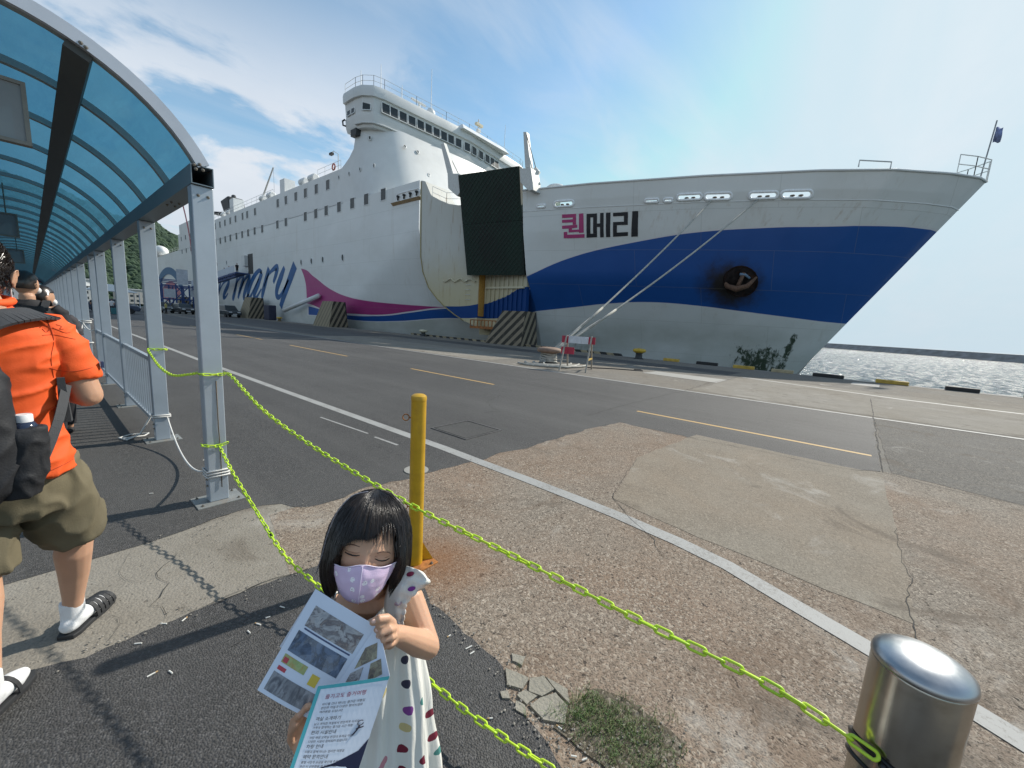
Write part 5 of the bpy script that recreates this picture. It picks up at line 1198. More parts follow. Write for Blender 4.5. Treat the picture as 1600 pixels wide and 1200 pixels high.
m, nt, b = newmat('polished_steel'); p = nt.coord(); b.inputs['Metallic'].default_value = 1; n_ = nt.noise(nt.map(p, (60, 60, 1.5)), 1.0, 4, .6)
sp = nt.noise(p, 26, 5, .65)
nt.set(b.inputs['Base Color'], nt.mix(nt.smooth(nt.noise(p, 9, 5, .6), .45, .8), (.40, .385, .35), (.24, .22, .18))); nt.set(b.inputs['Roughness'], nt.math('ADD', .10, nt.math('MULTIPLY', nt.math('ADD', n_, sp), .12)))
b.inputs['Anisotropic'].default_value = .3
nt.set(b.inputs['Normal'], nt.bump(nt.math('ADD', n_, nt.math('MULTIPLY', sp, .6)), .10, .003)); steel_m = m
top = onz(1441, 1040, .845); BX, BY = top.x, top.y
e = empty('steel_bollard', (BX, BY, 0), 0, 'shiny stainless steel bollard with domed cap at the lower right holding the chain', 'bollard')
MB().lathe([(.079, 0), (.079, .835), (.0775, .838)], n=72).build('tube', steel_m, e, angle=.6)
MB().lathe([(.0775, .8385), (.0805, .841), (.0805, .845), (.078, .853), (.066, .862), (.045, .870), (.02, .874), (.002, .875)], n=72).build('cap', simple('cap_steel', (.42, .43, .44), .33, 1.0, .06, 30), e, angle=.9)
MB().lathe([(.12, 0), (.12, .006), (.08, .012)], n=40).build('base_flange', steel_m, e, angle=.5)
chm = simple('chain_lime', (.52, .76, .02), .38, var=.10, scale=40, coat=.15, sss=.0)
lk = MB(); L_, Wd_, r_ = .050, .0180, .0039
ct_ = chm.node_tree; cn = NT(ct_); cb_ = ct_.nodes['Principled BSDF']; oi_ = cn.new('ShaderNodeObjectInfo').outputs['Random']
cn.set(cb_.inputs['Base Color'], cn.mix(cn.math('MULTIPLY', cn.smooth(cn.noise(cn.coord(), 160, 4, .7), .45, .75), .5), cn.mix(oi_, (.44, .70, .02), (.60, .80, .04)), (.34, .42, .10)))
ring = []
for k in range(20):
    a = 2*math.pi*k/20; ring.append(Vector((math.copysign(L_/2-Wd_/2, math.cos(a))+Wd_/2*math.cos(a), Wd_/2*math.sin(a), 0)))
lk.tube(ring, r_, 7, True); lo = lk.build('link', chm, smooth=True); lk_d = lo.data; bpy.data.objects.remove(lo)
def catmull(P, n=12):
    P = [Vector(p) for p in P]; Q = []
    for i in range(len(P)-1):
        p0 = P[max(0, i-1)]; p1 = P[i]; p2 = P[i+1]; p3 = P[min(len(P)-1, i+2)]
        for k in range(n):
            t = k/n; Q.append(.5*((2*p1)+(-p0+p2)*t+(2*p0-5*p1+4*p2-p3)*t*t+(-p0+3*p1-3*p2+p3)*t**3))
    return Q+[P[-1]]
def chain(pts, root, mates=()):
    Q = catmull(pts, 24); acc = [0]
    for a, b_ in zip(Q[:-1], Q[1:]): acc.append(acc[-1]+(b_-a).length)
    pitch = L_-2*r_+.0012; n = int(acc[-1]/pitch); ro = Vector(root.location)
    def P(s):
        i = int(np.searchsorted(acc, s))-1; i = max(0, min(i, len(Q)-2)); t = (s-acc[i])/max(1e-9, acc[i+1]-acc[i]); return Q[i].lerp(Q[i+1], t)
    for k in range(n):
        a, b_ = P(k*pitch), P(min(acc[-1], (k+1)*pitch)); d = (b_-a).normalized(); up_ = Vector((0, 0, 1)); s_ = d.cross(up_); s_ = s_.normalized() if s_.length > .05 else Vector((1, 0, 0)); u = s_.cross(d)
        ang = math.radians(45+rnd.uniform(-14, 14)+(90 if k % 2 else 0)+12*math.sin(k*.23)); yv = s_*math.cos(ang)+u*math.sin(ang); zv = d.cross(yv)
        o = bpy.data.objects.new('link', lk_d); link(o, root); Mx = Matrix((d, yv, zv)).transposed().to_4x4(); Mx.translation = (a+b_)/2-ro; o.matrix_basis = Mx
ch = empty('plastic_chain', (.82, 3.5, 1.0), 0, 'upper lime green plastic chain sagging from the near post to the steel bollard', 'chain')
chain([(.885, 3.50, 1.01), (.90, 3.40, .998), (.875, 2.7, .875), (.923, 2.04, .769), (.984, 1.32, .697), (1.028, .79, .681), (1.067, .33, .662), (1.094, .01, .652), (BX-.085, BY+.035, .655)], ch)
chain([(.885, 3.51, 1.0), (.82, 3.505, 1.0), (.745, 3.51, 1.005), (.74, 3.56, 1.005)], ch)
c2 = empty('plastic_chain', (.82, 4.5, 1.0), 0, 'short lime green chain sagging between the two nearest walkway posts', 'chain')
chain([(.74, 3.6, 1.005), (.735, 3.8, .97), (.72, 4.3, .90), (.72, 4.8, .91), (.735, 5.3, .97), (.748, 5.56, 1.01), (.80, 5.55, 1.01), (.89, 5.55, 1.01), (.90, 5.64, 1.0)], c2)
c3 = empty('plastic_chain', (.82, 3.5, .45), 0, 'lower lime green chain running close to the ground behind the girl', 'chain')
chain([(.735, 3.57, .47), (.74, 3.505, .47), (.82, 3.50, .455), (.885, 3.505, .47)], c3)
chain([(.83, 3.50, .45), (.80, 3.1, .37), (.785, 2.61, .27), (.763, 2.12, .20), (.805, 1.807, .15), (.84, 1.4, .115), (.876, 1.06, .10), (.896, .814, .10), (.946, .515, .10), (1.02, .2, .11), (BX-.09, BY+.04, .16)], c3)
tp = MB(); 
for z, r in ((.640, .0815), (.647, .083), (.60, .0815)):
    tp.tube([(BX+r*math.cos(a*math.pi/18), BY+r*math.sin(a*math.pi/18), z-.10*(.5+.5*math.cos(a*math.pi/18-2.6-math.pi))) for a in range(36)], .0045, 6, True)
tp.tube([(BX-.09, BY+.04, .65), (BX-.083, BY+.03, .63), (BX-.085, BY, .60)], .006, 6)
tag(tp.build('cable_tie', simple('tie_black', (.012, .012, .014), .35), smooth=True), 'black cable ties strapped round the steel bollard where the chain ends', 'cable tie')
tag(MB().tube([P for P in [Vector((.775, 2.33, .222)), Vector((.777, 2.37, .23))]], .008, 6).build('tape_wrap', blackr), 'small black tape wrap on the lower lime chain', 'tape')

# ------------------------------------------------------------------ people: helpers
def skin(name, col): return simple(name, col, .48, var=.05, scale=14, bump=.12, bscale=260, sss=.12, spec=.4)
def ell(mb, c, ax, n=16, m_=10):
    """ellipsoid: ax = three axis vectors"""
    c = Vector(c); a, b_, d = [Vector(v) for v in ax]; k0 = len(mb.v)
    vs = [c+d]; 
    for i in range(1, m_):
        th = math.pi*i/m_
        for j in range(n): ph = 2*math.pi*j/n; vs.append(c+(a*math.cos(ph)+b_*math.sin(ph))*math.sin(th)+d*math.cos(th))
    vs.append(c-d); fs = [(0, 1+j, 1+(j+1) % n) for j in range(n)]
    for i in range(m_-2):
        for j in range(n): fs.append((1+i*n+j, 1+(i+1)*n+j, 1+(i+1)*n+(j+1) % n, 1+i*n+(j+1) % n))
    fs += [(len(vs)-1, 1+(m_-2)*n+(j+1) % n, 1+(m_-2)*n+j) for j in range(n)]
    return mb.add(vs, fs)
def limb(mb, pts, rs, n=14):
    """tapered limb with round ends"""
    pts = [Vector(p) for p in pts]; P = [pts[0]+(pts[0]-pts[1]).normalized()*rs[0]*k for k in (.92, .6)]+pts+[pts[-1]+(pts[-1]-pts[-2]).normalized()*rs[-1]*k for k in (.6, .92)]
    return mb.tube(P, [rs[0]*.4, rs[0]*.8]+list(rs)+[rs[-1]*.8, rs[-1]*.4], n)
def loft(mb, secs, right, n=24):
    """horizontal elliptical sections: (centre, half width, half depth)"""
    right = Vector(right).normalized(); fwd = Vector((0, 0, 1)).cross(right); vs = []; fs = []
    for c, a, b_ in secs: vs += [Vector(c)+right*a*math.cos(2*math.pi*k/n)+fwd*b_*math.sin(2*math.pi*k/n) for k in range(n)]
    for i in range(len(secs)-1):
        for k in range(n): fs.append((i*n+k, i*n+(k+1) % n, (i+1)*n+(k+1) % n, (i+1)*n+k))
    fs += [tuple(range(n-1, -1, -1)), tuple((len(secs)-1)*n+k for k in range(n))]
    return mb.add(vs, fs)
def remesh(mb, name, mat, parent, voxel, smooth=4, disp=None):
    o = mb.build(name, mat, None, smooth=True)
    r = o.modifiers.new('r', 'REMESH'); r.mode = 'VOXEL'; r.voxel_size = voxel; r.use_smooth_shade = True
    s = o.modifiers.new('s', 'SMOOTH'); s.iterations = smooth; s.factor = .5
    evaluated(o, name)
    if disp:
        me = o.data; co = np.empty(len(me.vertices)*3); no = np.empty_like(co); me.vertices.foreach_get('co', co); me.vertices.foreach_get('normal', no); co = co.reshape(-1, 3); no = no.reshape(-1, 3)
        d = np.array([disp(Vector(c), Vector(n_)) for c, n_ in zip(co, no)]); me.vertices.foreach_set('co', (co+no*d[:, None]).ravel()); me.update()
    o.data.polygons.foreach_set('use_smooth', [True]*len(o.data.polygons))
    if not o.data.materials: o.data.materials.append(mat)
    if parent is not None: o.parent = parent; o.matrix_parent_inverse = Matrix.Translation(-Vector(parent.location))
    return o
def attach(o, root): o.parent = root; o.matrix_parent_inverse = Matrix.Translation(-Vector(root.location)); return o
class Frame:
    def __init__(s, c, f, u): s.c = Vector(c); s.f = Vector(f).normalized(); s.r = Vector(u).cross(s.f); s.r.normalize(); s.u = s.f.cross(s.r)
    def p(s, a, b_, c_): return s.c+s.r*a+s.f*b_+s.u*c_
def head_surface(fr, th, ph, k=1.0, R=(.070, .084, .095), feat=True):
    """th: 0 crown .. pi chin ; ph: 0 = front"""
    st, ct = math.sin(th), math.cos(th); a, b_, c_ = st*math.sin(ph), st*math.cos(ph), ct
    x, y, z = a*R[0], b_*R[1], c_*R[2]
    if c_ < 0:
        x *= 1-.20*c_*c_; 
        if b_ < 0: y *= 1-.45*c_*c_
    if feat and c_ < 0 and R[2] < .1: z *= .80
    if b_ > 0 and feat:
        def g_(a0, c0, sa, sc): return math.exp(-((a-a0)/sa)**2-((c_-c0)/sc)**2)
        y += .013*g_(0, -.30, .13, .16)+.006*g_(0, -.1, .10, .22)          # nose
        y += .004*(g_(.42, -.38, .25, .22)+g_(-.42, -.38, .25, .22))+.004*g_(0, -.62, .22, .10)+.005*g_(0, -.85, .3, .15)
        y += -.0055*(g_(.36, -.06, .16, .10)+g_(-.36, -.06, .16, .10))+.003*(g_(.36, .10, .25, .07)+g_(-.36, .10, .25, .07))
        y += .0035*(g_(.36, -.08, .12, .07)+g_(-.36, -.08, .12, .07))      # closed lids
    return fr.p(x*k, y*k, z*k)
def add_head(mb, fr, k=1.0, R=(.070, .084, .095), n=40, m_=30, feat=True):
    vs = [head_surface(fr, 1e-3, 0, k, R, feat)]
    for i in range(1, m_): vs += [head_surface(fr, math.pi*i/m_, 2*math.pi*j/n, k, R, feat) for j in range(n)]
    vs.append(head_surface(fr, math.pi-1e-3, 0, k, R, feat)); fs = [(0, 1+j, 1+(j+1) % n) for j in range(n)]
    for i in range(m_-2):
        for j in range(n): fs.append((1+i*n+j, 1+(i+1)*n+j, 1+(i+1)*n+(j+1) % n, 1+i*n+(j+1) % n))
    fs += [(len(vs)-1, 1+(m_-2)*n+(j+1) % n, 1+(m_-2)*n+j) for j in range(n)]
    return mb.add(vs, fs)
def add_ear(mb, fr, side, R, k=1.0, z0=-.01):
    c = fr.p(side*(R[0]+.004)*k, -.012*k, z0*k)
    rim = [c+fr.r*side*(.010+.006*math.sin(a))*k+fr.f*(.013*math.cos(a)-.004)*k+fr.u*(.026*math.sin(a))*k for a in np.linspace(-1.4, 4.0, 14)]
    mb.tube(rim, .0038*k, 8); ell(mb, c+fr.r*side*.005*k, (fr.r*.006*k, fr.f*.012*k, fr.u*.020*k)); ell(mb, c+fr.r*side*.006*k-fr.u*.026*k, (fr.r*.005*k, fr.f*.006*k, fr.u*.008*k))

# ------------------------------------------------------------------ the girl
skin_g = skin('child_skin', (.56, .33, .215))
gi_ = empty('person', (.44, .68, 0), 0, 'small girl with a black bob, lilac face mask and spotted white dress reading a leaflet', 'person')
Hc = at(577, 850, .80); vd = (Hc-Vector(CAM)).normalized()
idn = Vector(RW @ np.array([0, 1, 0])); idn = (idn-vd*idn.dot(vd)).normalized(); irt = vd.cross(idn)*-1; irt = irt if irt.dot(Vector(RW @ np.array([1, 0, 0]))) > 0 else -irt
gf = (-vd+idn*.30-irt*.07).normalized(); gu = (-idn+irt*.15); HF = Frame(Hc, gf, gu)
if HF.r.dot(irt) < 0: HF.r = -HF.r                                       # r = towards image right
GR = (.070, .083, .094)
body = MB(); add_head(body, HF, 1.0, GR)
nb_, nk = HF.p(0, -.02, -.06), at(577, 938, .835)
chest = at(585, 985, .875)
body.tube([nb_, nk, nk+(chest-nk)*.5], [.034, .033, .045], 18)
rt = (at(650, 935, .82)-at(520, 945, .86)); rt.z *= .3; rt.normalize()
bx, by = chest.x, chest.y
loft(body, [(Vector((bx, by, .50)), .05, .04), (Vector((bx, by, .55)), .085, .065), (Vector((bx, by, .70)), .078, .060), (Vector((bx, by, .80)), .085, .062), (Vector((bx, by, .87)), .088, .056), (Vector((nk.x, nk.y, .905)), .075, .045), (Vector((nk.x, nk.y, .925)), .045, .035)], rt)
shL, elL, wrL = at(640, 936, .825), at(669, 1010, .795), at(622, 992, .70)
limb(body, [shL, shL.lerp(elL, .5), elL], [.029, .0265, .0235]); limb(body, [elL, elL.lerp(wrL, .35), elL.lerp(wrL, .75), wrL], [.0235, .0245, .0195, .0165])
palm = at(609, 991, .680); ell(body, palm, (irt*.0165, idn*.0235, vd*.0125)); body.tube([wrL, palm], [.0165, .015], 12)
fing = [([(612, 972, .668), (605, 972, .655), (594, 978, .645), (588, 984, .652)], .0056), ([(615, 983, .665), (609, 984, .650), (597, 989, .643), (591, 994, .655)], .0057), ([(616, 994, .667), (611, 996, .652), (600, 1000, .647), (594, 1004, .66)], .0054), ([(614, 1004, .672), (610, 1007, .66), (602, 1010, .656), (596, 1013, .665)], .0048), ([(613, 974, .672), (604, 966, .655), (593, 967, .645), (583, 972, .648)], .0073)]
for q, r in fing: limb(body, [at(*t) for t in q], [r*1.12, r*1.08, r, r*.86], 10)
shR, elR, wrR = at(517, 948, .862), at(530, 1120, .87), at(492, 1180, .72)
limb(body, [shR, shR.lerp(elR, .5), elR], [.027, .025, .0225]); limb(body, [elR, elR.lerp(wrR, .4), wrR], [.0225, .0225, .0165])
pr_ = at(474, 1158, .665); ell(body, pr_, (irt*.017, idn*.025, vd*.012)); body.tube([wrR, pr_], [.0165, .016], 12)
for q, r in [([(468, 1145, .665), (464, 1128, .655), (470, 1112, .632), (482, 1104, .600)], .0066), ([(478, 1142, .67), (476, 1126, .665), (484, 1112, .65), (494, 1106, .63)], .0068), ([(462, 1155, .665), (456, 1141, .652), (459, 1127, .632), (469, 1117, .603)], .0062), ([(460, 1166, .665), (454, 1155, .65), (455, 1143, .635), (463, 1132, .612)], .0056), ([(486, 1165, .655), (494, 1160, .64), (500, 1150, .63), (504, 1140, .63)], .0075)]:
    limb(body, [at(*t) for t in q], [r*1.1, r*1.05, r, r*.85], 10)
for s_ in (-1, 1):
    hp_ = Vector((bx, by, .52))+rt*.045*s_; kn = Vector((bx, by, .29))+rt*.05*s_; an_ = Vector((bx, by, .07))+rt*.05*s_; fw = Vector((gf.x, gf.y, 0)).normalized()
    limb(body, [hp_, kn], [.048, .036]); limb(body, [kn, kn.lerp(an_, .35), an_], [.034, .034, .023]); limb(body, [an_-Vector((0, 0, .035)), an_+fw*.09-Vector((0, 0, .045))], [.024, .02])
bo_g = remesh(body, 'body', skin_g, gi_, .0020, 2)
# nails
nm = simple('nail', (.66, .44, .36), .3)
for q in [(584, 971, .6405), (590, 984, .6455), (593, 994, .6485)]:
    mb = MB(); ell(mb, at(*q), (irt*.0042, idn*.0036, vd*.0016), 10, 6); attach(mb.build('nail', nm, smooth=True), gi_)
# eyelids, lashes, brows
lash = simple('lash', (.012, .008, .008), .6); browm = simple('brow', (.17, .10, .07), .8)
def face_pt(px, py, off=0.0):
    """point of the face straight behind a pixel"""
    best = None; o_ = Vector(CAM); d = Vector(wdir(px, py))
    for i in range(60):
        t = .62+i*.003
    # intersect with the head's front by sampling
    lo_, hi_ = .5, None
    for i in range(400):
        t = .60+i*.0012; P = o_+d*t*1.06; q = P-HF.c; a, b_, c_ = q.dot(HF.r)/GR[0], q.dot(HF.f)/GR[1], q.dot(HF.u)/GR[2]
        rad = math.sqrt(a*a+b_*b_+c_*c_)
        if rad < 1.6:
            th = math.acos(max(-1, min(1, c_/rad))); ph = math.atan2(a, b_); S_ = head_surface(HF, th, ph, 1.0, GR)
            if (P-HF.c).length <= (S_-HF.c).length+off: return P
    return o_+d*.72
for q in ([(538.5, 862.5), (544, 865.5), (551, 867.8), (557, 868.4), (562, 867.5)], [(586, 873), (591, 875.5), (597, 876.5), (603, 875.5), (608.5, 872.5)]):
    attach(MB().tube([face_pt(*t, off=.0012) for t in q], [.0006, .0011, .0013, .0011, .0006], 6).build('eyelash', lash, smooth=True), gi_)
    mb = MB(); mb.tube([face_pt(a, b_-4.2, off=.0004) for a, b_ in q], [.0004, .0007, .0008, .0007, .0004], 6); attach(mb.build('eyelid_fold', simple('lid_fold', (.36, .19, .12), .6), smooth=True), gi_)
for q in ([(539, 853), (546, 850.5), (554, 851.5), (562, 854.5)], [(589, 864.5), (597, 861.8), (604, 862), (610, 864.5)]):
    attach(MB().tube([face_pt(*t, off=.0006) for t in q], [.0006, .0012, .0011, .0005], 6).build('eyebrow', browm, smooth=True), gi_)
# face mask
mk = MB(); nu, nv = 36, 18
def mask_pt(u, v, out=0.0):
    """u -1..1 across, v 0 top .. 1 bottom, head frame"""
    au = abs(u); th_ = u*1.12
    top = -.017+.011*math.exp(-(u/.30)**2)+.004*au; bot = -.078+.034*au**2.4
    c_ = top*(1-v)+bot*v
    ridge = (1-au)**1.0
    fr_b = .083*math.cos(th_)**.9+.004 if au < 1 else .083*math.cos(1.12)
    fr_a = .0725*math.sin(th_)-.003
    fall = 1-.30*v*v*(.4+.6*au)
    bulge = .017*ridge*math.sin(math.pi*min(1, .25+.62*v))
    a = fr_a*(1-.10*v-.06*v*v); b_ = (fr_b+.002)*(1-.10*v*v)+bulge
    return HF.p(a*(1+out*12)*(1-.10*v), b_+out, c_)
for j in range(nv+1):
    for i in range(nu+1): mk.v.append(mask_pt(-1+2*i/nu, j/nv, .0015*mnoise.noise(Vector((i*.35, j*.3, 2)))))
for j in range(nv):
    for i in range(nu): a = j*(nu+1)+i; mk.f.append((a, a+1, a+nu+2, a+nu+1)); mk.m.append(0)
m, nt, b = newmat('lilac_mask'); p = nt.coord(); v = nt.voro(p, 75, 'F1', .6)
r0, g0_, b0 = nt.xyz(v.outputs['Color'])
blob_ = nt.math('MULTIPLY', nt.math('LESS_THAN', v.outputs['Distance'], .36), nt.math('GREATER_THAN', r0, .55)); dot_ = nt.math('LESS_THAN', nt.voro(p, 330).outputs['Distance'], .32)
c = nt.mix(nt.noise(p, 20, 4, .6), (.62, .47, .68), (.70, .56, .74)); c = nt.mix(nt.math('MULTIPLY', blob_, .95), c, (.90, .88, .92)); c = nt.mix(nt.math('MULTIPLY', nt.math('MULTIPLY', blob_, dot_), .8), c, (.42, .20, .40))
nt.set(b.inputs['Base Color'], c); b.inputs['Roughness'].default_value = .75; nt.set(b.inputs['Normal'], nt.bump(nt.noise(p, 500, 2, .5), .25, .001))
mo = mk.build('face_mask', m, smooth=True); sm = mo.modifiers.new('s', 'SOLIDIFY'); sm.thickness = .0016; sm.offset = 1; evaluated(mo, 'face_mask'); attach(mo, gi_)
seam = simple('mask_seam', (.74, .66, .80), .7)
attach(MB().tube([mask_pt(0, j/12, .0022) for j in range(13)], .0007, 5).build('mask_seam', seam, smooth=True), gi_)
attach(MB().tube([mask_pt(-1+2*i/30, 0, .0008) for i in range(31)], .0009, 5).build('mask_edge', seam, smooth=True), gi_)
for s_ in (-1, 1):
    attach(MB().tube([mask_pt(s_, .05, .001), HF.p(s_*.073, .02, .005), HF.p(s_*.078, -.008, .015)], .0013, 6).build('ear_loop', whp, smooth=True), gi_)
    attach(MB().tube([mask_pt(s_, .9, .001), HF.p(s_*.072, .01, -.045), HF.p(s_*.078, -.012, -.02)], .0013, 6).build('ear_loop', whp, smooth=True), gi_)
# hair: shell and strands
hairm, nt, b = newmat('black_hair'); b.inputs['Roughness'].default_value = .30; b.inputs['Specular IOR Level'].default_value = .75
oi = nt.new('ShaderNodeNewGeometry').outputs['Random Per Island']; nt.set(b.inputs['Base Color'], nt.mix(oi, (.006, .0045, .004), (.030, .020, .015)))
HR = (.0835, .0985, .1075)
def hair_len(ph):
    """height (head frame) where the hair ends, by azimuth; 0 = front, positive = image right"""
    a = abs(ph)
    if ph < 0: return interp(a, [(0, .036), (.35, .036), (.62, .020), (.72, -.030), (.84, -.078), (1.2, -.094), (math.pi, -.098)])
    return interp(a, [(0, .036), (.18, .044), (.36, .060), (.55, .062), (.70, .045), (.82, -.020), (.92, -.078), (1.2, -.100), (math.pi, -.098)])
def hair_pt(ph, s, k=1.0):
    """s 0 crown .. 1 tip"""
    zt = HR[2]; ze = hair_len(ph); L0 = 1.0
    # arc over the skull then a straight fall
    z = zt*math.cos(min(1, s/.55)*math.pi/2) if s < .55 else 0.0
    if ze > 0:
        thm = math.acos(max(-1, min(1, ze/zt))); th = s*thm; rr = math.sin(th); zz = zt*math.cos(th)
    else:
        if s < .5: th = s/.5*math.pi/2; rr = math.sin(th); zz = zt*math.cos(th)
        else: q = (s-.5)/.5; zz = ze*q; rr = 1.0+.05*math.sin(q*math.pi*.8)-.27*q**2.4
    return HF.p(rr*HR[0]*math.sin(ph)*k, rr*HR[1]*math.cos(ph)*k-.004*(1-rr), zz*k)
hs = MB(); nph, ns = 96, 26
for i in range(nph):
    ph = -math.pi+2*math.pi*i/nph
    for j in range(ns+1): hs.v.append(hair_pt(ph, max(.001, j/ns), .965))
for i in range(nph):
    ph = -math.pi+2*math.pi*(i+.5)/nph
    for j in range(ns): a = i*(ns+1)+j; b__ = ((i+1) % nph)*(ns+1)+j; hs.f.append((a, b__, b__+1, a+1)); hs.m.append(0)
ho = hs.build('hair', hairm, smooth=True); sm = ho.modifiers.new('s', 'SOLIDIFY'); sm.thickness = .006; sm.offset = -1; evaluated(ho, 'hair'); attach(ho, gi_)
st_ = MB(); wh = (0.35, .35)
for k in range(5200):
    ph = rnd.uniform(-math.pi, math.pi); lay = rnd.uniform(.955, 1.02); s0 = rnd.choice((0.0, .02, .1, .25, .4)) if rnd.random() < .5 else 0.0
    dph = rnd.gauss(0, .05); e1 = 1+rnd.gauss(0, .018); wv = rnd.gauss(0, .004); clump = .014*mnoise.noise(Vector((ph*9, 1.7, 0)))
    pts = []
    for j in range(10):
        s = s0+(e1-s0)*j/9; s = max(.004, s); w_ = lay+(clump*s)+wv*math.sin(s*7+k)
        pts.append(hair_pt(ph+dph*s*s, min(s, 1.05) if s <= 1 else 1.0, w_)+(HF.u*-(max(0, s-1))*.2))
    # flat 3-sided hair
    st_.tube(pts, [.00045]+[.0006]*7+[.0005, .0002], 3, cap=False)
for k in range(46):     # loose wisps over the brow on the right of the face
    ph = rnd.uniform(.12, .66); tip = HF.p(HR[0]*math.sin(ph)*.93, HR[1]*math.cos(ph)*.99, rnd.uniform(.018, .048)); pts = [hair_pt(ph, s, .995) for s in (.55, .75, .9, 1)]; st_.tube(pts+[pts[-1].lerp(tip, .5), tip], [.0007, .0008, .0008, .0008, .0006, .0002], 3, cap=False)
so_ = st_.build('hair_strands', hairm, smooth=True, recalc=False); attach(so_, gi_); tag(so_, kind='stuff')
# thin silver braid hanging from the crown on the image left
br = MB(); q = [at(575, 768, .745), at(550, 775, .735), at(527, 800, .732), at(512, 835, .735), at(503, 868, .74), at(494, 896, .75)]
Q = catmull(q, 9)
for s_ in (0, 1): br.tube([P+irt*.0009*math.sin(i*1.9+s_*3.14)+vd*.0009*math.cos(i*1.9+s_*3.14) for i, P in enumerate(Q)], .0008, 5)
attach(br.build('hair_tinsel', simple('tinsel', (.35, .34, .38), .3, .5), smooth=True), gi_)
# dress
def dots_mat(name):
    m, nt, b = newmat(name); p = nt.coord(); v = nt.voro(nt.n.new('ShaderNodeTexCoord').outputs['UV'], 21, 'F1', .6); v.voronoi_dimensions = '2D'; r0, g0_, b0 = nt.xyz(v.outputs['Color'])
    big_ = nt.math('MULTIPLY', nt.math('LESS_THAN', v.outputs['Distance'], .20), nt.math('GREATER_THAN', g0_, .38))
    pal = nt.ramp(r0, [(0, (.16, .01, .03)), (.25, (.16, .01, .03)), (.26, (.06, .22, .20)), (.42, (.06, .22, .20)), (.43, (.55, .46, .22)), (.55, (.55, .46, .22)), (.56, (.50, .22, .26)), (.7, (.5, .22, .26)), (.71, (.20, .05, .25)), (.82, (.20, .05, .25)), (.83, (.03, .03, .06)), (1, (.17, .01, .03))], 'CONSTANT')
    base = nt.mix(nt.noise(p, 8, 4, .6), (.74, .735, .69), (.66, .66, .61)); nt.set(b.inputs['Base Color'], nt.mix(big_, base, pal)); b.inputs['Roughness'].default_value = .8
    b.inputs['Subsurface Weight'].default_value = .15; b.inputs['Subsurface Radius'].default_value = (.01, .01, .009)
    fold = nt.noise(nt.map(p, (38, 38, 5)), 1.0, 5, .6, .8); fine = nt.noise(p, 900, 2, .5)
    nt.set(b.inputs['Normal'], nt.bump(nt.math('ADD', fold, nt.math('MULTIPLY', fine, .05)), .55, .006)); return m
dress_m = dots_mat('spotted_cotton')
def set_uv(o, uv):
    l = o.data.uv_layers.new(name='UVMap'); vi = np.empty(len(o.data.loops), dtype=np.int32); o.data.loops.foreach_get('vertex_index', vi); l.data.foreach_set('uv', np.array(uv, dtype=np.float32)[vi].ravel())
fwd_g = Vector((0, 0, 1)).cross(rt); fwd_g = fwd_g if fwd_g.dot(Vector((-vd.x, -vd.y, 0))) > 0 else -fwd_g
dr = MB(); nph, nz = 120, 60
for i in range(nph):
    ph = 2*math.pi*i/nph; cf = math.cos(ph)       # cf = 1 at the front
    sr = math.sin(ph)
    ztop = .916+.012*max(0, sr)-.018*max(0, cf)**1.5-.01*max(0, -cf)
    if abs(sr) > .8: ztop -= .03*(abs(sr)-.8)/.2
    for j in range(nz+1):
        t = j/nz; z = ztop*(1-t)+.40*t
        ra = interp(z, [(.40, .150), (.55, .130), (.70, .113), (.80, .101), (.86, .098), (.885, .092), (.905, .078), (.92, .06)])
        rb = interp(z, [(.40, .128), (.55, .108), (.70, .090), (.80, .078), (.86, .076), (.885, .074), (.905, .066), (.92, .056)])
        k = min(1, max(0, (.88-z)/.4)); pl_ = (.0015+.011*k)*math.sin(ph*11+1.5*math.sin(ph*3)+2*t)+(.001+.005*k)*math.sin(ph*23+4*t)
        w_ = .010*mnoise.noise(Vector((math.cos(ph)*2.4, math.sin(ph)*2.4, z*7)))*(k+.25)
        cx_ = chest.lerp(nk, max(0, min(1, (z-.82)/.09)))
        dr.v.append(Vector((cx_.x, cx_.y, z))+rt*sr*(ra+pl_+w_)+fwd_g*cf*(rb+pl_+w_))
for i in range(nph):
    for j in range(nz): a = i*(nz+1)+j; b__ = ((i+1) % nph)*(nz+1)+j; dr.f.append((a, b__, b__+1, a+1)); dr.m.append(0)
duv = [(2*math.pi*i/nph*.11, dr.v[i*(nz+1)+j][2]) for i in range(nph) for j in range(nz+1)]
do = dr.build('dress', dress_m, smooth=True); set_uv(do, duv); sm = do.modifiers.new('s', 'SOLIDIFY'); sm.thickness = .002; evaluated(do, 'dress'); attach(do, gi_)
rf = MB()
inner = [(614, 992), (604, 972), (600, 950), (602, 930), (610, 908), (624, 893), (636, 884)]
outer = [(628, 990), (630, 972), (633, 956), (638, 941), (653, 925), (672, 909), (656, 890)]
Ip, Op = catmull([Vector((a, b_, 0)) for a, b_ in inner], 8), catmull([Vector((a, b_, 0)) for a, b_ in outer], 8); nk_ = 9
for i, (a, b_) in enumerate(zip(Ip, Op)):
    for j in range(nk_):
        t = j/(nk_-1); q = a.lerp(b_, t); tt = i/(len(Ip)-1)
        dep = .772-.022*math.sin(t*2.2)+.03*max(0, tt-.6)*t+(.0030*math.sin(t*15+i*.12)+.0015*math.sin(t*27+i*.3))*(.4+t)+.0015*math.sin(i*.8)*t
        rf.v.append(at(q.x+.9*math.sin(i*1.3)*t, q.y+.9*math.cos(i*1.3)*t, dep))
for i in range(len(Ip)-1):
    for j in range(nk_-1): a = i*nk_+j; rf.f.append((a, a+1, a+nk_+1, a+nk_)); rf.m.append(0)
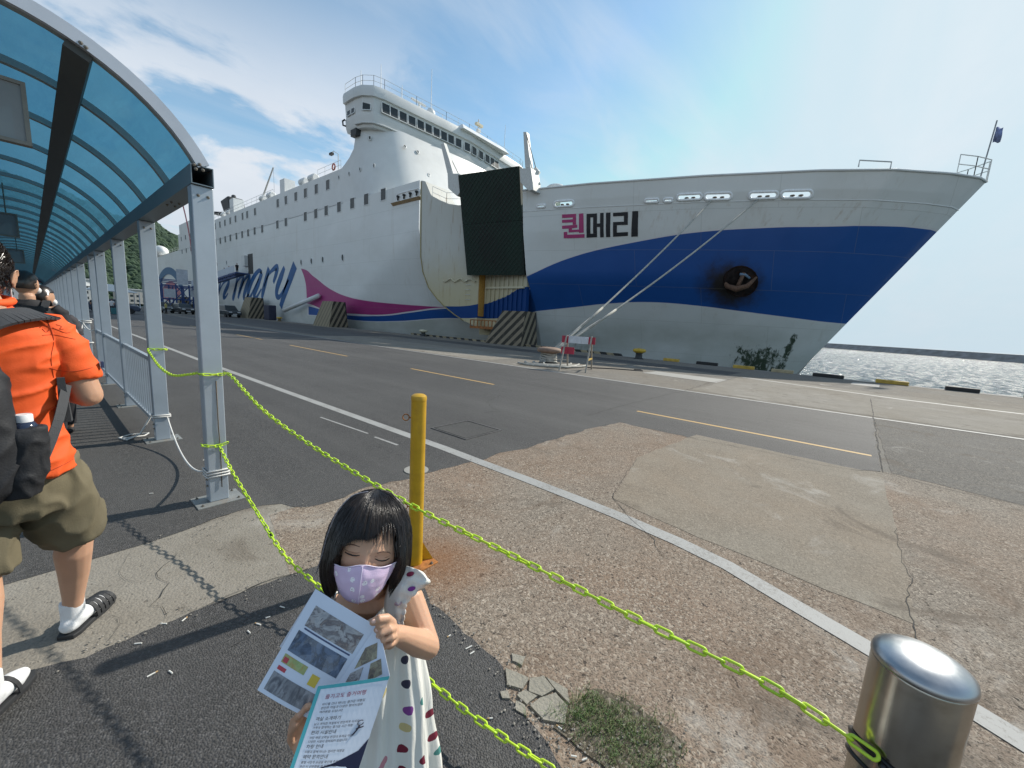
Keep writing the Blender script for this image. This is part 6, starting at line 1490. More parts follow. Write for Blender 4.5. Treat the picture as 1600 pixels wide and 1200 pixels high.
ruv = [(Vector(v_).dot(irt)+.013, Vector(v_).dot(idn)+.005) for v_ in rf.v]; ro = rf.build('ruffle_sleeve', dress_m, smooth=True, recalc=False); set_uv(ro, ruv); sm = ro.modifiers.new('s', 'SOLIDIFY'); sm.thickness = .0015; evaluated(ro, 'ruffle_sleeve'); attach(ro, gi_)
for (px_, py_, c_) in ((641, 897, (.20, .02, .06)), (643, 920, (.17, .03, .22)), (622, 943, (.45, .34, .38))):
    # printed dot lying on the cloth
    pts_ = []
    for k in range(14):
        a = 2*math.pi*k/14; q_ = (px_+6.2*math.cos(a), py_+3.8*math.sin(a)-1.2*math.cos(a)); best = min(rf.v, key=lambda v_: (Vector(v_)-Vector(CAM)).cross(Vector(wdir(*q_))).length); d_ = Vector(wdir(*q_)); pts_.append(Vector(CAM)+d_*((Vector(best)-Vector(CAM)).dot(d_)-.0022))
    attach(MB().poly(pts_).build('printed_dot', simple('dot_%d' % px_, c_, .8), recalc=False), gi_)
rf = MB(); I_, O_ = catmull([at(*q) for q in [(522, 985, .84), (522, 955, .83), (524, 935, .84), (528, 925, .86)]], 8), catmull([at(*q) for q in [(512, 985, .82), (505, 955, .81), (505, 938, .82), (510, 926, .86)]], 8)
for i, (a, b_) in enumerate(zip(I_, O_)):
    for j in range(6): rf.v.append(a.lerp(b_, j/5)+vd*.003*math.sin(i)*j/5)
for i in range(len(I_)-1):
    for j in range(5): a = i*6+j; rf.f.append((a, a+1, a+7, a+6)); rf.m.append(0)
ruv = [(Vector(v_).dot(irt)+.01, Vector(v_).dot(idn)) for v_ in rf.v]; ro = rf.build('ruffle_sleeve', dress_m, smooth=True, recalc=False); set_uv(ro, ruv); sm = ro.modifiers.new('s', 'SOLIDIFY'); sm.thickness = .0015; evaluated(ro, 'ruffle_sleeve'); attach(ro, gi_)
for s_ in (-1, 1):
    fw = Vector((gf.x, gf.y, 0)).normalized(); c = Vector((bx, by, .0))+rt*.05*s_+fw*.035
    mb = MB(); ell(mb, c+Vector((0, 0, .028)), (rt*.034, fw*.085, Vector((0, 0, .03)))); attach(mb.build('shoe', simple('shoe_pink', (.5, .25, .3), .5), smooth=True), gi_)

# ------------------------------------------------------------------ the leaflet
lf = empty('leaflet', at(500, 1020, .64), 0, 'folded travel leaflet with photos and a teal edged text page held open by the girl', 'leaflet')
paper = simple('paper', (.62, .68, .78), .55, var=.03, scale=10); teal = simple('teal_print', (.06, .36, .40), .5)
def leaf(corners, bow, name='page', nu=14, nv=10):
    """corners TL TR BR BL -> function (u,v,off) on a gently curved page"""
    TL, TR, BR, BL = [Vector(c) for c in corners]
    nrm = (TR-TL).cross(BL-TL).normalized(); nrm = nrm if nrm.dot(vd) < 0 else -nrm
    def f(u, v, off=0.0): return (TL*(1-u)+TR*u)*(1-v)+(BL*(1-u)+BR*u)*v+nrm*(bow*math.sin(u*math.pi)+off)
    mb = MB()
    for side in (0, 1):
        for j in range(nv+1):
            for i in range(nu+1): mb.v.append(f(i/nu, j/nv, -.0006*side))
    W_ = nu+1; K = (nu+1)*(nv+1)
    for j in range(nv):
        for i in range(nu): a = j*W_+i; mb.f += [(a, a+W_, a+W_+1, a+1), (K+a, K+a+1, K+a+W_+1, K+a+W_)]; mb.m += [0, 0]
    bd = [i for i in range(nu+1)]+[j*W_+nu for j in range(1, nv+1)]+[nv*W_+i for i in range(nu-1, -1, -1)]+[j*W_ for j in range(nv-1, 0, -1)]
    for a, b_ in zip(bd, bd[1:]+bd[:1]): mb.f.append((a, b_, K+b_, K+a)); mb.m.append(0)
    return f, attach(mb.build(name, paper, smooth=False), lf)
def patch(f, u0, v0, u1, v1, mat, name='print', par=None, n=8, off=.0004):
    mb = MB()
    for j in range(n+1):
        for i in range(n+1): mb.v.append(f(u0+(u1-u0)*i/n, v0+(v1-v0)*j/n, off))
    for j in range(n):
        for i in range(n): a = j*(n+1)+i; mb.f.append((a, a+n+1, a+n+2, a+1)); mb.m.append(0)
    o = mb.build(name, mat, recalc=False); o.parent = par; 
    o.matrix_parent_inverse = Matrix.Identity(4) if False else Matrix.Translation(-Vector(lf.location)) if par is lf else Matrix.Identity(4); return o
def photo_mat(name, cols, sc=60, stretch=(1, 1, 1)):
    m, nt, b = newmat(name); p = nt.map(nt.coord(), stretch); n1 = nt.noise(p, sc, 6, .65, 1.2); v = nt.voro(p, sc*1.5)
    k = len(cols); c = nt.ramp(n1, [(.3+.4*i/(k-1), cc) for i, cc in enumerate(cols)]); c = nt.mix(nt.math('MULTIPLY', nt.xyz(v.outputs['Color'])[0], .45), c, nt.mix(nt.xyz(v.outputs['Color'])[1], cols[0], cols[-1]))
    nt.set(b.inputs['Base Color'], c); b.inputs['Roughness'].default_value = .35; return m
def page_text(f, txt, u, v, size, mat, aspect, par, name='text'):
    """text laid on a page; size in page heights, aspect = height/width of the page"""
    vs, fs = text_polys(txt, 1.0); mb = MB(); mb.add([f(u+x*size*aspect, v-y*size, .0007) for x, y, z in vs], fs); o = mb.build(name, mat, recalc=False); o.parent = par; o.matrix_parent_inverse = Matrix.Translation(-Vector(lf.location)) if par is lf else Matrix.Identity(4); return o
f1, pg1 = leaf([at(493, 920, .70), at(588, 978, .662), at(497, 1130, .605), at(402, 1078, .62)], .006)
f1b, pg1b = leaf([at(487, 930, .715), at(580, 985, .70), at(520, 1100, .66), at(437, 1010, .69)], .0)
pa1 = photo_mat('photo_ship', [(.25, .26, .28), (.42, .42, .42), (.08, .07, .08), (.3, .24, .2)], 45, (1, 1, 2)); pa2 = photo_mat('photo_seats', [(.05, .08, .14), (.10, .15, .24), (.02, .03, .05), (.35, .38, .42)], 38); pa3 = photo_mat('photo_road', [(.05, .055, .07), (.14, .15, .17), (.3, .31, .33), (.03, .03, .04)], 26, (1, 3, 1)); pa4 = photo_mat('photo_green', [(.18, .32, .10), (.35, .42, .18), (.40, .22, .05)], 60); pa5 = photo_mat('photo_room', [(.45, .45, .30), (.2, .15, .1), (.05, .05, .06)], 70)
patch(f1, .14, .13, .92, .34, pa1, par=pg1); patch(f1, .10, .40, .90, .60, pa2, par=pg1); patch(f1, .16, .355, .90, .37, simple('ink_blue', (.05, .07, .15), .5), par=pg1)
patch(f1, .10, .63, .50, .71, pa4, par=pg1); patch(f1, .12, .655, .20, .70, simple('ink_red', (.45, .05, .07), .5), par=pg1, off=.0007); patch(f1, .60, .66, .72, .76, simple('ink_yellow', (.6, .45, .05), .5), par=pg1); patch(f1, .10, .74, .24, .775, simple('ink_red', (.45, .05, .07), .5), par=pg1); patch(f1, .08, .80, .80, .965, pa3, par=pg1)
ink = simple('ink_black', (.03, .03, .05), .6); inkr = simple('ink_maroon', (.30, .03, .08), .6)
f2, pg2 = leaf([at(588, 978, .660), at(592, 978, .6595), at(609, 1057, .618), at(498, 1112, .610)], .0)
f2, pg2 = (f2, pg2)
def f2q(u, v, off=0.0): return f2(u, v, off)
patch(f2, .25, .30, .80, .58, pa5, par=pg2); patch(f2, .66, .62, .90, .9, pa4 if False else pa5, par=pg2); patch(f2, .20, .62, .5, .92, pa1, par=pg2)
f3, pg3 = leaf([at(497, 1072, .580), at(609, 1056, .600), at(556, 1215, .56), at(447, 1218, .525)], .006)
patch(f3, 0.0, 0.0, 1.0, .042, teal, 'teal_border', pg3); patch(f3, 0.0, .042, .055, 1.0, teal, 'teal_border', pg3)
page_text(f3, '즐기고도 즐거여행', .16, .16, .056, inkr, 1.35, pg3)
rows = ['바다를 건너 떠나는 즐거운 여행길', '편안한 객실과 다양한 편의시설로', '여러분을 모십니다']
for i, t in enumerate(rows): page_text(f3, t, .15, .235+i*.042, .032, ink, 1.35, pg3)
v = .40
for hd, ls in (('객실 소개하기', ['넓고 쾌적한 객실에서 편안하게 쉬세요', '가족과 함께하는 즐거운 시간 여행']), ('편의 시설안내', ['식당 매점 오락실 전망대 휴게실 이용', '다양한 시설이 준비되어 있습니다']), ('차량 안내', ['차량과 함께 떠나는 편리한 여행길']), ('예약 문의안내', ['출발 시간과 요금을 확인해 주세요', '승선 시 신분증을 꼭 지참하세요'])):
    page_text(f3, hd, .13, v, .046, simple('ink_bold', (.01, .01, .02), .6), 1.35, pg3); v += .048
    for t in ls: page_text(f3, t, .13, v, .030, ink, 1.35, pg3); v += .040
    v += .016
mb = MB(); navy = simple('navy_print', (.015, .02, .06), .5)
mb.add([f3(.02, 1, .0009), f3(1, 1, .0009), f3(1, .63, .0009), f3(.9, .74, .0009), f3(.62, .84, .0009), f3(.35, .90, .0009)], [(0, 1, 2, 3, 4, 5)]); o = mb.build('navy_corner', navy, recalc=False); o.parent = pg3
page_text(f3, '즐거운 뱃길여행', .30, .975, .06, simple('ink_gold', (.45, .42, .12), .5), 1.35, pg3).location = tuple((f3(.5, .5, .001)-f3(.5, .5, 0)))
mb = MB(); mb.tube([f3(.80+.04*math.cos(a), .46+.025*math.sin(a), .001) for a in np.linspace(0, 5.5, 12)], .0006, 4); mb.tube([f3(.80, .485, .001), f3(.78, .53, .001), f3(.74, .58, .001)], .0010, 4); mb.tube([f3(.76, .52, .001), f3(.86, .50, .001)], .0007, 4); o = mb.build('ink_figure', ink); o.parent = pg3
# ------------------------------------------------------------------ the man in the orange shirt
skin_a = skin('adult_skin', (.50, .29, .19))
orange = simple('orange_cloth', (.80, .10, .012), .75, var=.08, scale=6, bump=.3, bscale=350)
khaki = simple('khaki_cloth', (.135, .115, .07), .85, var=.15, scale=7, bump=.4, bscale=260)
packm = simple('pack_black', (.010, .011, .014), .7, var=.35, scale=12, bump=.35, bscale=160); strapm = simple('strap_grey', (.042, .045, .05), .75, var=.15, scale=20, bump=.4, bscale=300)
mn = empty('person', (-.1, 2.3, 0), 0, 'man in an orange short sleeved shirt, khaki shorts and black backpack walking away', 'person')
R0 = Vector((.97, -.25, 0)).normalized(); F0 = Vector((.25, .97, 0)).normalized()
MH = Frame((-.125, 2.33, 1.575), F0*1+Vector((.1, 0, -.03)), (0.02, 0, 1)); MH.r = MH.f.cross(MH.u); 
MR = (.082, .100, .125)
b_m = MB(); add_head(b_m, MH, 1.0, MR); add_ear(b_m, MH, 1, MR, 1.15, -.015); add_ear(b_m, MH, -1, MR, 1.15, -.015)
b_m.tube([MH.p(0, -.03, -.06), Vector((-.115, 2.27, 1.45)), Vector((-.12, 2.27, 1.38))], [.062, .062, .075], 18)
sR, eR, wR = Vector((.055, 2.31, 1.36)), Vector((.118, 2.30, 1.115)), Vector((.02, 2.52, 1.13))
limb(b_m, [sR, sR.lerp(eR, .55), eR], [.058, .052, .047]); limb(b_m, [eR, eR.lerp(wR, .3), wR], [.047, .045, .030]); ell(b_m, wR+Vector((-.05, .05, .02)), (Vector((.045, -.02, 0)), Vector((.02, .03, 0)), Vector((0, 0, .04))))
for k in range(4): limb(b_m, [wR+Vector((-.05, .07, .045-k*.02)), wR+Vector((-.09, .085, .045-k*.02)), wR+Vector((-.11, .06, .045-k*.02))], [.010, .0095, .009], 8)
sL, eL, wL = Vector((-.33, 2.40, 1.355)), Vector((-.40, 2.42, 1.10)), Vector((-.28, 2.6, 1.12)); limb(b_m, [sL, eL], [.055, .045]); limb(b_m, [eL, wL], [.045, .03]); ell(b_m, wL+Vector((.03, .05, 0)), (Vector((.03, 0, 0)), Vector((0, .045, 0)), Vector((0, 0, .04))))
loft(b_m, [(Vector((-.13, 2.32, .80)), .15, .11), (Vector((-.13, 2.32, 1.0)), .15, .11), (Vector((-.13, 2.32, 1.3)), .18, .11), (Vector((-.12, 2.31, 1.40)), .13, .08)], R0)
hR, kR, aR = Vector((-.035, 2.33, .86)), Vector((.045, 2.43, .49)), Vector((.012, 2.485, .10))
limb(b_m, [hR, hR.lerp(kR, .5), kR], [.085, .078, .060]); limb(b_m, [kR, kR.lerp(aR, .22)+Vector((-.005, -.012, 0)), kR.lerp(aR, .5), kR.lerp(aR, .8), aR], [.058, .060, .050, .036, .034])
hL, kL, aL = Vector((-.21, 2.32, .86)), Vector((-.205, 2.28, .48)), Vector((-.205, 2.10, .14))
limb(b_m, [hL, hL.lerp(kL, .5), kL], [.085, .078, .060]); limb(b_m, [kL, kL.lerp(aL, .25), kL.lerp(aL, .55), aL], [.058, .060, .046, .036])
fR = (Vector((.135, 2.66, 0))-Vector((.005, 2.48, 0))).normalized(); fL = (Vector((-.12, 2.30, 0))-Vector((-.20, 2.09, 0))).normalized()
remesh(b_m, 'body', skin_a, mn, .006, 5)
# hair with short curls
hm_ = MB(); n, m_ = 44, 26
vs = []; 
for i in range(m_+1):
    th = math.pi*.64*i/m_+.001
    for j in range(n): ph = 2*math.pi*j/n; lim = 1.12-.10*max(0, math.cos(ph)) ; vs.append(head_surface(MH, min(th, math.pi*(.62 if math.cos(ph) < .1 else .40)), ph, 1.09+.05*mnoise.noise(Vector((ph*4, th*6, 0)))*1, MR, False))
fs = []
for i in range(m_):
    for j in range(n): fs.append((i*n+j, i*n+(j+1) % n, (i+1)*n+(j+1) % n, (i+1)*n+j))
hm_.add(vs, fs); h_ = attach(hm_.build('hair', hairm, smooth=True), mn)
cu = MB()
for k in range(4200):
    th = rnd.uniform(0, 1.95); ph = rnd.uniform(-math.pi, math.pi)
    if math.cos(ph) > .3 and th > 1.25: continue
    a = head_surface(MH, th, ph, 1.05, MR, False); b_ = head_surface(MH, th+.10, ph+rnd.uniform(-.12, .12), 1.16+.06*rnd.random(), MR, False); c_ = head_surface(MH, th+.22, ph+rnd.uniform(-.2, .2), 1.12+.05*rnd.random(), MR, False)
    cu.tube([a, b_, c_], [.0008, .0008, .0003], 3, cap=False)
tag(attach(cu.build('hair_strands', hairm, recalc=False), mn), kind='stuff')
attach(MB().hexa([MH.p(.070, .045, -.10), MH.p(.085, .015, -.09), MH.p(.083, .015, -.055), MH.p(.072, .05, -.05)], [MH.p(.074, .045, -.10), MH.p(.089, .015, -.09), MH.p(.087, .015, -.055), MH.p(.076, .05, -.05)]).build('face_mask', simple('mask_white', (.75, .76, .76), .8), bevel=.002), mn)
def wrinkle(sx, sz, amp, seed, extra=None):
    def d(c, n_):
        q = Vector((c.x*sx+c.z*2.2, c.y*sx, c.z*sz-c.x*5)); v = mnoise.noise(q+Vector((seed, 0, 0))); v2 = mnoise.noise(q*2.3+Vector((seed, 7, 0)))
        r = amp*(max(0, 1-3.2*abs(v))**1.4*.9+.22*v2); return r+(extra(c) if extra else 0)
    return d
sh_ = MB()
loft(sh_, [(Vector((-.135, 2.31, .835)), .205, .150), (Vector((-.135, 2.31, .90)), .198, .146), (Vector((-.13, 2.32, 1.02)), .178, .130), (Vector((-.128, 2.32, 1.16)), .182, .128), (Vector((-.128, 2.32, 1.28)), .195, .128), (Vector((-.125, 2.32, 1.36)), .185, .118), (Vector((-.122, 2.315, 1.41)), .135, .095), (Vector((-.12, 2.31, 1.445)), .080, .078), (Vector((-.118, 2.305, 1.475)), .070, .072)], R0, 36)
sd_ = (eR-sR).normalized(); q1 = sR+Vector((-.03, 0, .03)); q2 = sR+sd_*.06; q3 = sR+sd_*.155; q4 = sR+sd_*.185
sh_.tube([q1-Vector((.03, 0, -.0)), q1, q2, q3, q4], [.05, .063, .066, .062, .060], 22)
q5 = sL+(eL-sL).normalized()*.18; sh_.tube([sL+Vector((.04, 0, .02)), sL, q5], [.055, .07, .07], 18)
so_ = remesh(sh_, 'shirt', orange, mn, .0065, 3, wrinkle(5, 12, .012, 3.3))
from mathutils.bvhtree import BVHTree
def bvh_of(o):
    me = o.data; mw = o.matrix_basis; vs = [mw @ v.co for v in me.vertices]; return BVHTree.FromPolygons(vs, [tuple(p.vertices) for p in me.polygons])
sbv = bvh_of(so_)
def on_shirt(px, py, out=.001):
    d = Vector(wdir(px, py)); h = sbv.ray_cast(Vector(CAM), d); return h[0]-d*out if h[0] else None
def line_on(pts, r, mat, name):
    Q = [on_shirt(q.x, q.y) for q in catmull([Vector((a, b_, 0)) for a, b_ in pts], 6)]; Q = [q for q in Q if q]
    if len(Q) > 3: attach(MB().tube(Q, r, 4).build(name, mat, smooth=True), mn)
stit = simple('stitch_dark_orange', (.42, .045, .008), .8)
for pts in ([(62, 512), (70, 508), (78, 513), (72, 519), (66, 514)], [(82, 512), (92, 516), (102, 520), (110, 519)], [(66, 524), (84, 523), (104, 527), (118, 530)], [(88, 507), (96, 510), (94, 514), (100, 514)]): line_on(pts, .0011, stit, 'printed_emblem')
line_on([(74, 500), (84, 530), (80, 560), (84, 590)], .0012, stit, 'arm_seam'); line_on([(78, 575), (100, 580), (125, 579), (145, 574)], .0010, stit, 'sleeve_stitch')
line_on([(2, 752), (40, 750), (80, 735), (110, 720), (126, 706)], .0010, stit, 'hem_stitch')
# collar
attach(MB().tube([Vector((-.12+.078*math.cos(a), 2.305+.080*math.sin(a), 1.475+.012*math.sin(a))) for a in np.linspace(0, 2*math.pi, 24, endpoint=False)], .013, 8, True).build('collar', orange, smooth=True), mn)
attach(MB().box((-.004, -.012, -.012), (.004, .012, .012)).build('sleeve_badge', simple('badge_navy', (.03, .05, .12), .6)), mn)
bd_ = bpy.data.objects['sleeve_badge']; pos_ = q3+Vector((.072, -.03, .03)); bd_.location = pos_; 
# shorts
shs = MB(); loft(shs, [(Vector((-.13, 2.32, .68)), .165, .125), (Vector((-.13, 2.32, .80)), .185, .142), (Vector((-.13, 2.32, .93)), .170, .130)], R0, 32)
shs.tube([hR+Vector((.0, 0, .0)), hR.lerp(kR, .45), hR.lerp(kR, .80), hR.lerp(kR, .97)], [.110, .112, .110, .106], 26); shs.tube([hL, hL.lerp(kL, .45), hL.lerp(kL, .98)], [.110, .112, .108], 26)
remesh(shs, 'shorts', khaki, mn, .008, 5, wrinkle(9, 7, .013, 8.1))
# socks and slides
sockm = simple('sock_white', (.72, .73, .74), .9, var=.04, bump=.5, bscale=400); slide_m = simple('slide_black', (.025, .026, .028), .6)
def foot(an_, dirv, lift, lb):
    side = Vector((dirv.y, -dirv.x, 0)); g0 = Vector((an_.x, an_.y, 0))-dirv*.055
    def L(u, v, z): return g0+dirv*u+side*v+Vector((0, 0, z+lift*max(0, 1-u/.22)))
    so = MB(); so.tube([an_+Vector((0, 0, .055)), an_+Vector((0, 0, 0)), L(.055, 0, .065), L(.04, 0, .05)], [.041, .040, .042, .036], 16); limb(so, [L(.03, 0, .052), L(.11, 0, .056), L(.18, .003, .046), L(.235, .004, .038)], [.034, .037, .036, .024], 16)
    remesh(so, 'sock', sockm, mn, .005, 4)
    slp = [(.0, .030), (.03, .040), (.10, .040), (.17, .048), (.235, .044), (.27, .028)]
    out = [(u, w_) for u, w_ in slp]+[(u, -w_) for u, w_ in slp[::-1]]
    so2 = MB().hexa([L(u, v, .001) for u, v in out], [L(u, v, .022) for u, v in out]); attach(so2.build('slide_sole', slide_m, bevel=.004), mn)
    for k in range(5 if lb else 1):
        u = .115+k*.026; P = [L(u, .046*math.cos(a), .022+.072*math.sin(a)*(1-.09*k)) for a in np.linspace(0, math.pi, 12)]
        mb = MB()
        for a, b_ in zip(P[:-1], P[1:]): mb.hexa([a, b_, b_+dirv*.017, a+dirv*.017], [v_+(v_-L(u, 0, .03)).normalized()*.004 for v_ in (a, b_, b_+dirv*.017, a+dirv*.017)])
        attach(mb.build('slide_strap', slide_m), mn)
foot(aR, fR, .0, 'r'); foot(aL, fL, .05, '')
# backpack held on his back: a thing of its own
bp_ = empty('backpack', (-.20, 2.09, .9), 0, 'black backpack of the man in orange with a bottle in its side pocket', 'backpack')
pk_ = MB(); pc = Vector((-.215, 2.06, 0))
loft(pk_, [(pc+Vector((0, 0, .82)), .10, .06), (pc+Vector((0, 0, .86)), .155, .085), (pc+Vector((0, 0, 1.0)), .165, .095), (pc+Vector((0, .02, 1.2)), .155, .085), (pc+Vector((0, .06, 1.34)), .125, .065), (pc+Vector((.0, .08, 1.38)), .08, .04)], R0, 30)
remesh(pk_, 'bag', packm, bp_, .009, 4, wrinkle(10, 9, .010, 5.5))
po = MB(); c_ = Vector((-.045, 2.045, .0)); loft(po, [(c_+Vector((-.03, 0, .83)), .045, .05), (c_+Vector((-.01, 0, .90)), .05, .055), (c_+Vector((0, 0, 1.04)), .05, .05), (c_+Vector((.0, 0, 1.065)), .046, .045)], R0, 20); remesh(po, 'side_pocket', packm, bp_, .006, 3, wrinkle(20, 12, .006, 2))
st = MB()
def ribbon(mb, pts, wd, nrm, th=.006):
    Q = catmull(pts, 6)
    for a, b_ in zip(Q[:-1], Q[1:]):
        d = (b_-a).normalized(); s_ = d.cross(Vector(nrm)).normalized()*wd/2; nn = s_.cross(d).normalized()*th
        mb.hexa([a-s_, a+s_, b_+s_, b_-s_], [a-s_+nn, a+s_+nn, b_+s_+nn, b_-s_+nn])
ribbon(st, [(-.16, 2.13, 1.33), (-.10, 2.16, 1.395), (-.03, 2.20, 1.425), (.03, 2.28, 1.425), (.045, 2.40, 1.37), (.02, 2.47, 1.25)], .075, (0, -.6, .8), .01)
attach(st.build('strap', strapm), bp_); st = MB()
ribbon(st, [(-.075, 2.05, .83), (-.02, 2.10, .92), (.03, 2.16, 1.05), (.062, 2.24, 1.17)], .028, (.3, -.95, 0), .004)
attach(st.build('strap', strapm), bp_)
attach(MB().hexa([(.035, 2.22, 1.03), (.065, 2.22, 1.03), (.07, 2.25, 1.03), (.04, 2.25, 1.03)], [(.04, 2.22, 1.20), (.06, 2.22, 1.20), (.06, 2.24, 1.20), (.04, 2.24, 1.20)]).build('strap_end', strapm), bp_)
bt = empty('bottle', (-.045, 2.045, .90), 0, 'water bottle with a white cap standing in the backpack side pocket', 'bottle')
MB().lathe([(.03, 0), (.031, .165), (.02, .185)], n=20).build('flask', simple('bottle_dark', (.02, .03, .06), .15), bt, smooth=True); MB().lathe([(.021, .18), (.021, .205), (.019, .208)], n=20).build('cap', simple('cap_white', (.75, .75, .75), .4), bt, angle=.6)

# ------------------------------------------------------------------ walkers, simpler
def walker(x, y, h, rz, shirt, trousers, label, pack=None, voxel=.014, hair=None, turn=0.0, mask=True, sleeve=True, group=None):
    root = empty('person', (x, y, 0), 0, label, 'person', group); k = h/1.72
    r = Vector((math.cos(rz), math.sin(rz), 0)); f = Vector((-math.sin(rz), math.cos(rz), 0)); O = Vector((x, y, 0))
    def P(a, b_, c_): return O+r*a*k+f*b_*k+Vector((0, 0, c_*k))
    hf = f*math.cos(turn)+r*math.sin(turn); H = Frame(P(0, .02, 1.60), hf, (0, 0, 1)); H.r = H.f.cross(H.u); HR_ = (.078*k, .098*k, .118*k)
    b_ = MB(); add_head(b_, H, 1.0, HR_, 20, 14); add_ear(b_, H, 1, HR_, k); add_ear(b_, H, -1, HR_, k); b_.tube([P(0, 0, 1.5), P(0, 0, 1.38)], .055*k, 12)
    for s_ in (-1, 1):
        sh, el_, wr = P(s_*.18, 0, 1.37), P(s_*.235, -.03, 1.10), P(s_*.20, .12, .92); limb(b_, [sh, el_], [.048*k, .04*k], 10); limb(b_, [el_, wr], [.04*k, .026*k], 10); ell(b_, wr+f*.04*k-Vector((0, 0, .04*k)), (r*.02*k, f*.035*k, Vector((0, 0, .045*k))), 8, 6)
    loft(b_, [(P(0, 0, .85), .14*k, .10*k), (P(0, 0, 1.4), .15*k, .08*k)], r, 16)
    legs = [(P(s_*.09, 0, .88), P(s_*.095, s_*.08, .48), P(s_*.095, s_*.16, .09)) for s_ in (-1, 1)]
    for a, c_, d in legs: limb(b_, [a, c_, d], [.08*k, .055*k, .036*k], 10)
    remesh(b_, 'body', skin_a, root, voxel, 2)
    s_ = MB(); loft(s_, [(P(0, 0, .85), .175*k, .125*k), (P(0, 0, 1.1), .165*k, .115*k), (P(0, 0, 1.33), .19*k, .11*k), (P(0, 0, 1.42), .12*k, .08*k), (P(0, 0, 1.455), .07*k, .065*k)], r, 20)
    for q in (-1, 1): s_.tube([P(q*.15, 0, 1.38), P(q*.19, 0, 1.34), P(q*.225, -.01, 1.18)], [.06*k, .066*k, .062*k], 12)
    remesh(s_, 'shirt', shirt, root, voxel, 2, wrinkle(6, 12, .008, x*3))
    t = MB(); loft(t, [(P(0, 0, .72), .15*k, .11*k), (P(0, 0, .92), .165*k, .12*k)], r, 16)
    for a, c_, d in legs: t.tube([a, c_, c_.lerp(d, .9)], [.095*k, .078*k, .062*k], 12)
    remesh(t, 'trousers', trousers, root, voxel, 2)
    hb = MB(); vs = []; fs = []; n = 18
    for i in range(11):
        for j in range(n): ph = 2*math.pi*j/n; vs.append(head_surface(H, min(.001+i/10*2.0, 1.15 if math.cos(ph) > .15 else 1.9), ph, 1.10, HR_, False))
    for i in range(10):
        for j in range(n): fs.append((i*n+j, i*n+(j+1) % n, (i+1)*n+(j+1) % n, (i+1)*n+j))
    hb.add(vs, fs); attach(hb.build('hair', hair or hairm, smooth=True), root)
    for a, c_, d in legs: q = MB(); ell(q, Vector((d.x, d.y, .045*k))+f*.05*k, (r*.045*k, f*.13*k, Vector((0, 0, .045*k))), 12, 8); attach(q.build('shoe', blackr, smooth=True), root)
    if mask: q = MB(); ell(q, H.p(.0, HR_[1]*.72, -.05*k), (H.r*.066*k, H.f*.038*k, H.u*.042*k), 12, 8); attach(q.build('face_mask', simple('mask_white', (.75, .76, .76), .8), smooth=True), root)
    if pack:
        pr = empty('backpack', P(0, -.18, 1.0), 0, pack, 'backpack'); q = MB(); loft(q, [(P(0, -.19, .92), .12*k, .06*k), (P(0, -.20, 1.0), .15*k, .09*k), (P(0, -.19, 1.25), .14*k, .08*k), (P(0, -.16, 1.40), .10*k, .05*k)], r, 20)
        remesh(q, 'bag', packm, pr, voxel, 2, wrinkle(9, 9, .008, 1)); 
        for s_ in (-1, 1):
            q = MB(); ribbon(q, [P(s_*.10, -.13, 1.36), P(s_*.12, -.02, 1.45), P(s_*.13, .09, 1.38)], .05*k, (0, 0, 1), .01); attach(q.build('strap', strapm), pr)
    return root
dkc = simple('cloth_black', (.022, .022, .026), .85, var=.2); grc = simple('cloth_charcoal', (.045, .043, .05), .85, var=.2); olive = simple('bag_olive', (.07, .07, .055), .8)
wa = at(40, 446, 3.7); wb = at(66, 462, 4.0)
walker(wa.x, wa.y, 1.72, -.05, dkc, dkc, 'man in black with a white mask seen over the shoulder of the man in orange', 'black backpack worn by the walker nearest the man in orange', .011, turn=.5)
walker(wb.x, wb.y, 1.60, .0, grc, dkc, 'shorter man in a charcoal T-shirt glancing right beside the walkway railing', 'grey olive sling bag on the man in the charcoal T-shirt', .011, turn=1.0)
crowd = [(5.0, 60, 'blue', (.1, .16, .3), 'distant person in a blue top near the second walkway post'), (5.8, 63, 'white', (.6, .6, .6), 'distant person in white among the bags beyond the third post'), (4.0, 58, 'black', (.03, .03, .03), 'distant person in black left of the bags'), (7.4, 66, 'red', (.35, .05, .05), 'distant person in red by the parked cars'), (2.3, 48, 'grey', (.25, .25, .27), 'distant person in grey seen past the fourth post'), (12.2, 74, 'yellow', (.5, .45, .15), 'person in a yellow vest between the first and second posts')]
for x, y, nme, c_, lb in crowd: walker(x, y, 1.68, rnd.uniform(-1, 1), simple('cloth_'+nme, c_, .85), dkc, lb, None, .035, mask=False)
# passengers on the gangway: heads and shoulders over the side panel
for k, lb in ((.06, 'passenger at the ship door end of the gangway'), (.22, 'passenger near the upper part of the gangway'), (.32, 'passenger in the middle of the gangway'), (.55, 'passenger lower down on the gangway')):
    a = g0.lerp(g1, k); w_ = walker(a.x-.3, a.y, 1.65, 2.9, dkc, dkc, lb, None, .04, mask=False); w_.location.z = a.z+.1
# luggage beside the crowd
for i, (x, y, c_, lb) in enumerate([(5.5, 58.5, (.03, .16, .18), 'teal suitcase on the quay by the people'), (4.5, 57.5, (.25, .2, .12), 'tan bag on the ground by the people'), (6.5, 61, (.03, .03, .04), 'black suitcase beside the person in white')]):
    e = empty('suitcase', (x, y, 0), .3*i, lb, 'suitcase'); MB().box((-.25, -.15, .05), (.25, .15, .7)).build('shell', simple('case_%d' % i, c_, .5), e, bevel=.05); MB().tube([(-.12, 0, .7), (-.12, 0, .95), (.12, 0, .95), (.12, 0, .7)], .015, 6).build('handle', darkm, e)

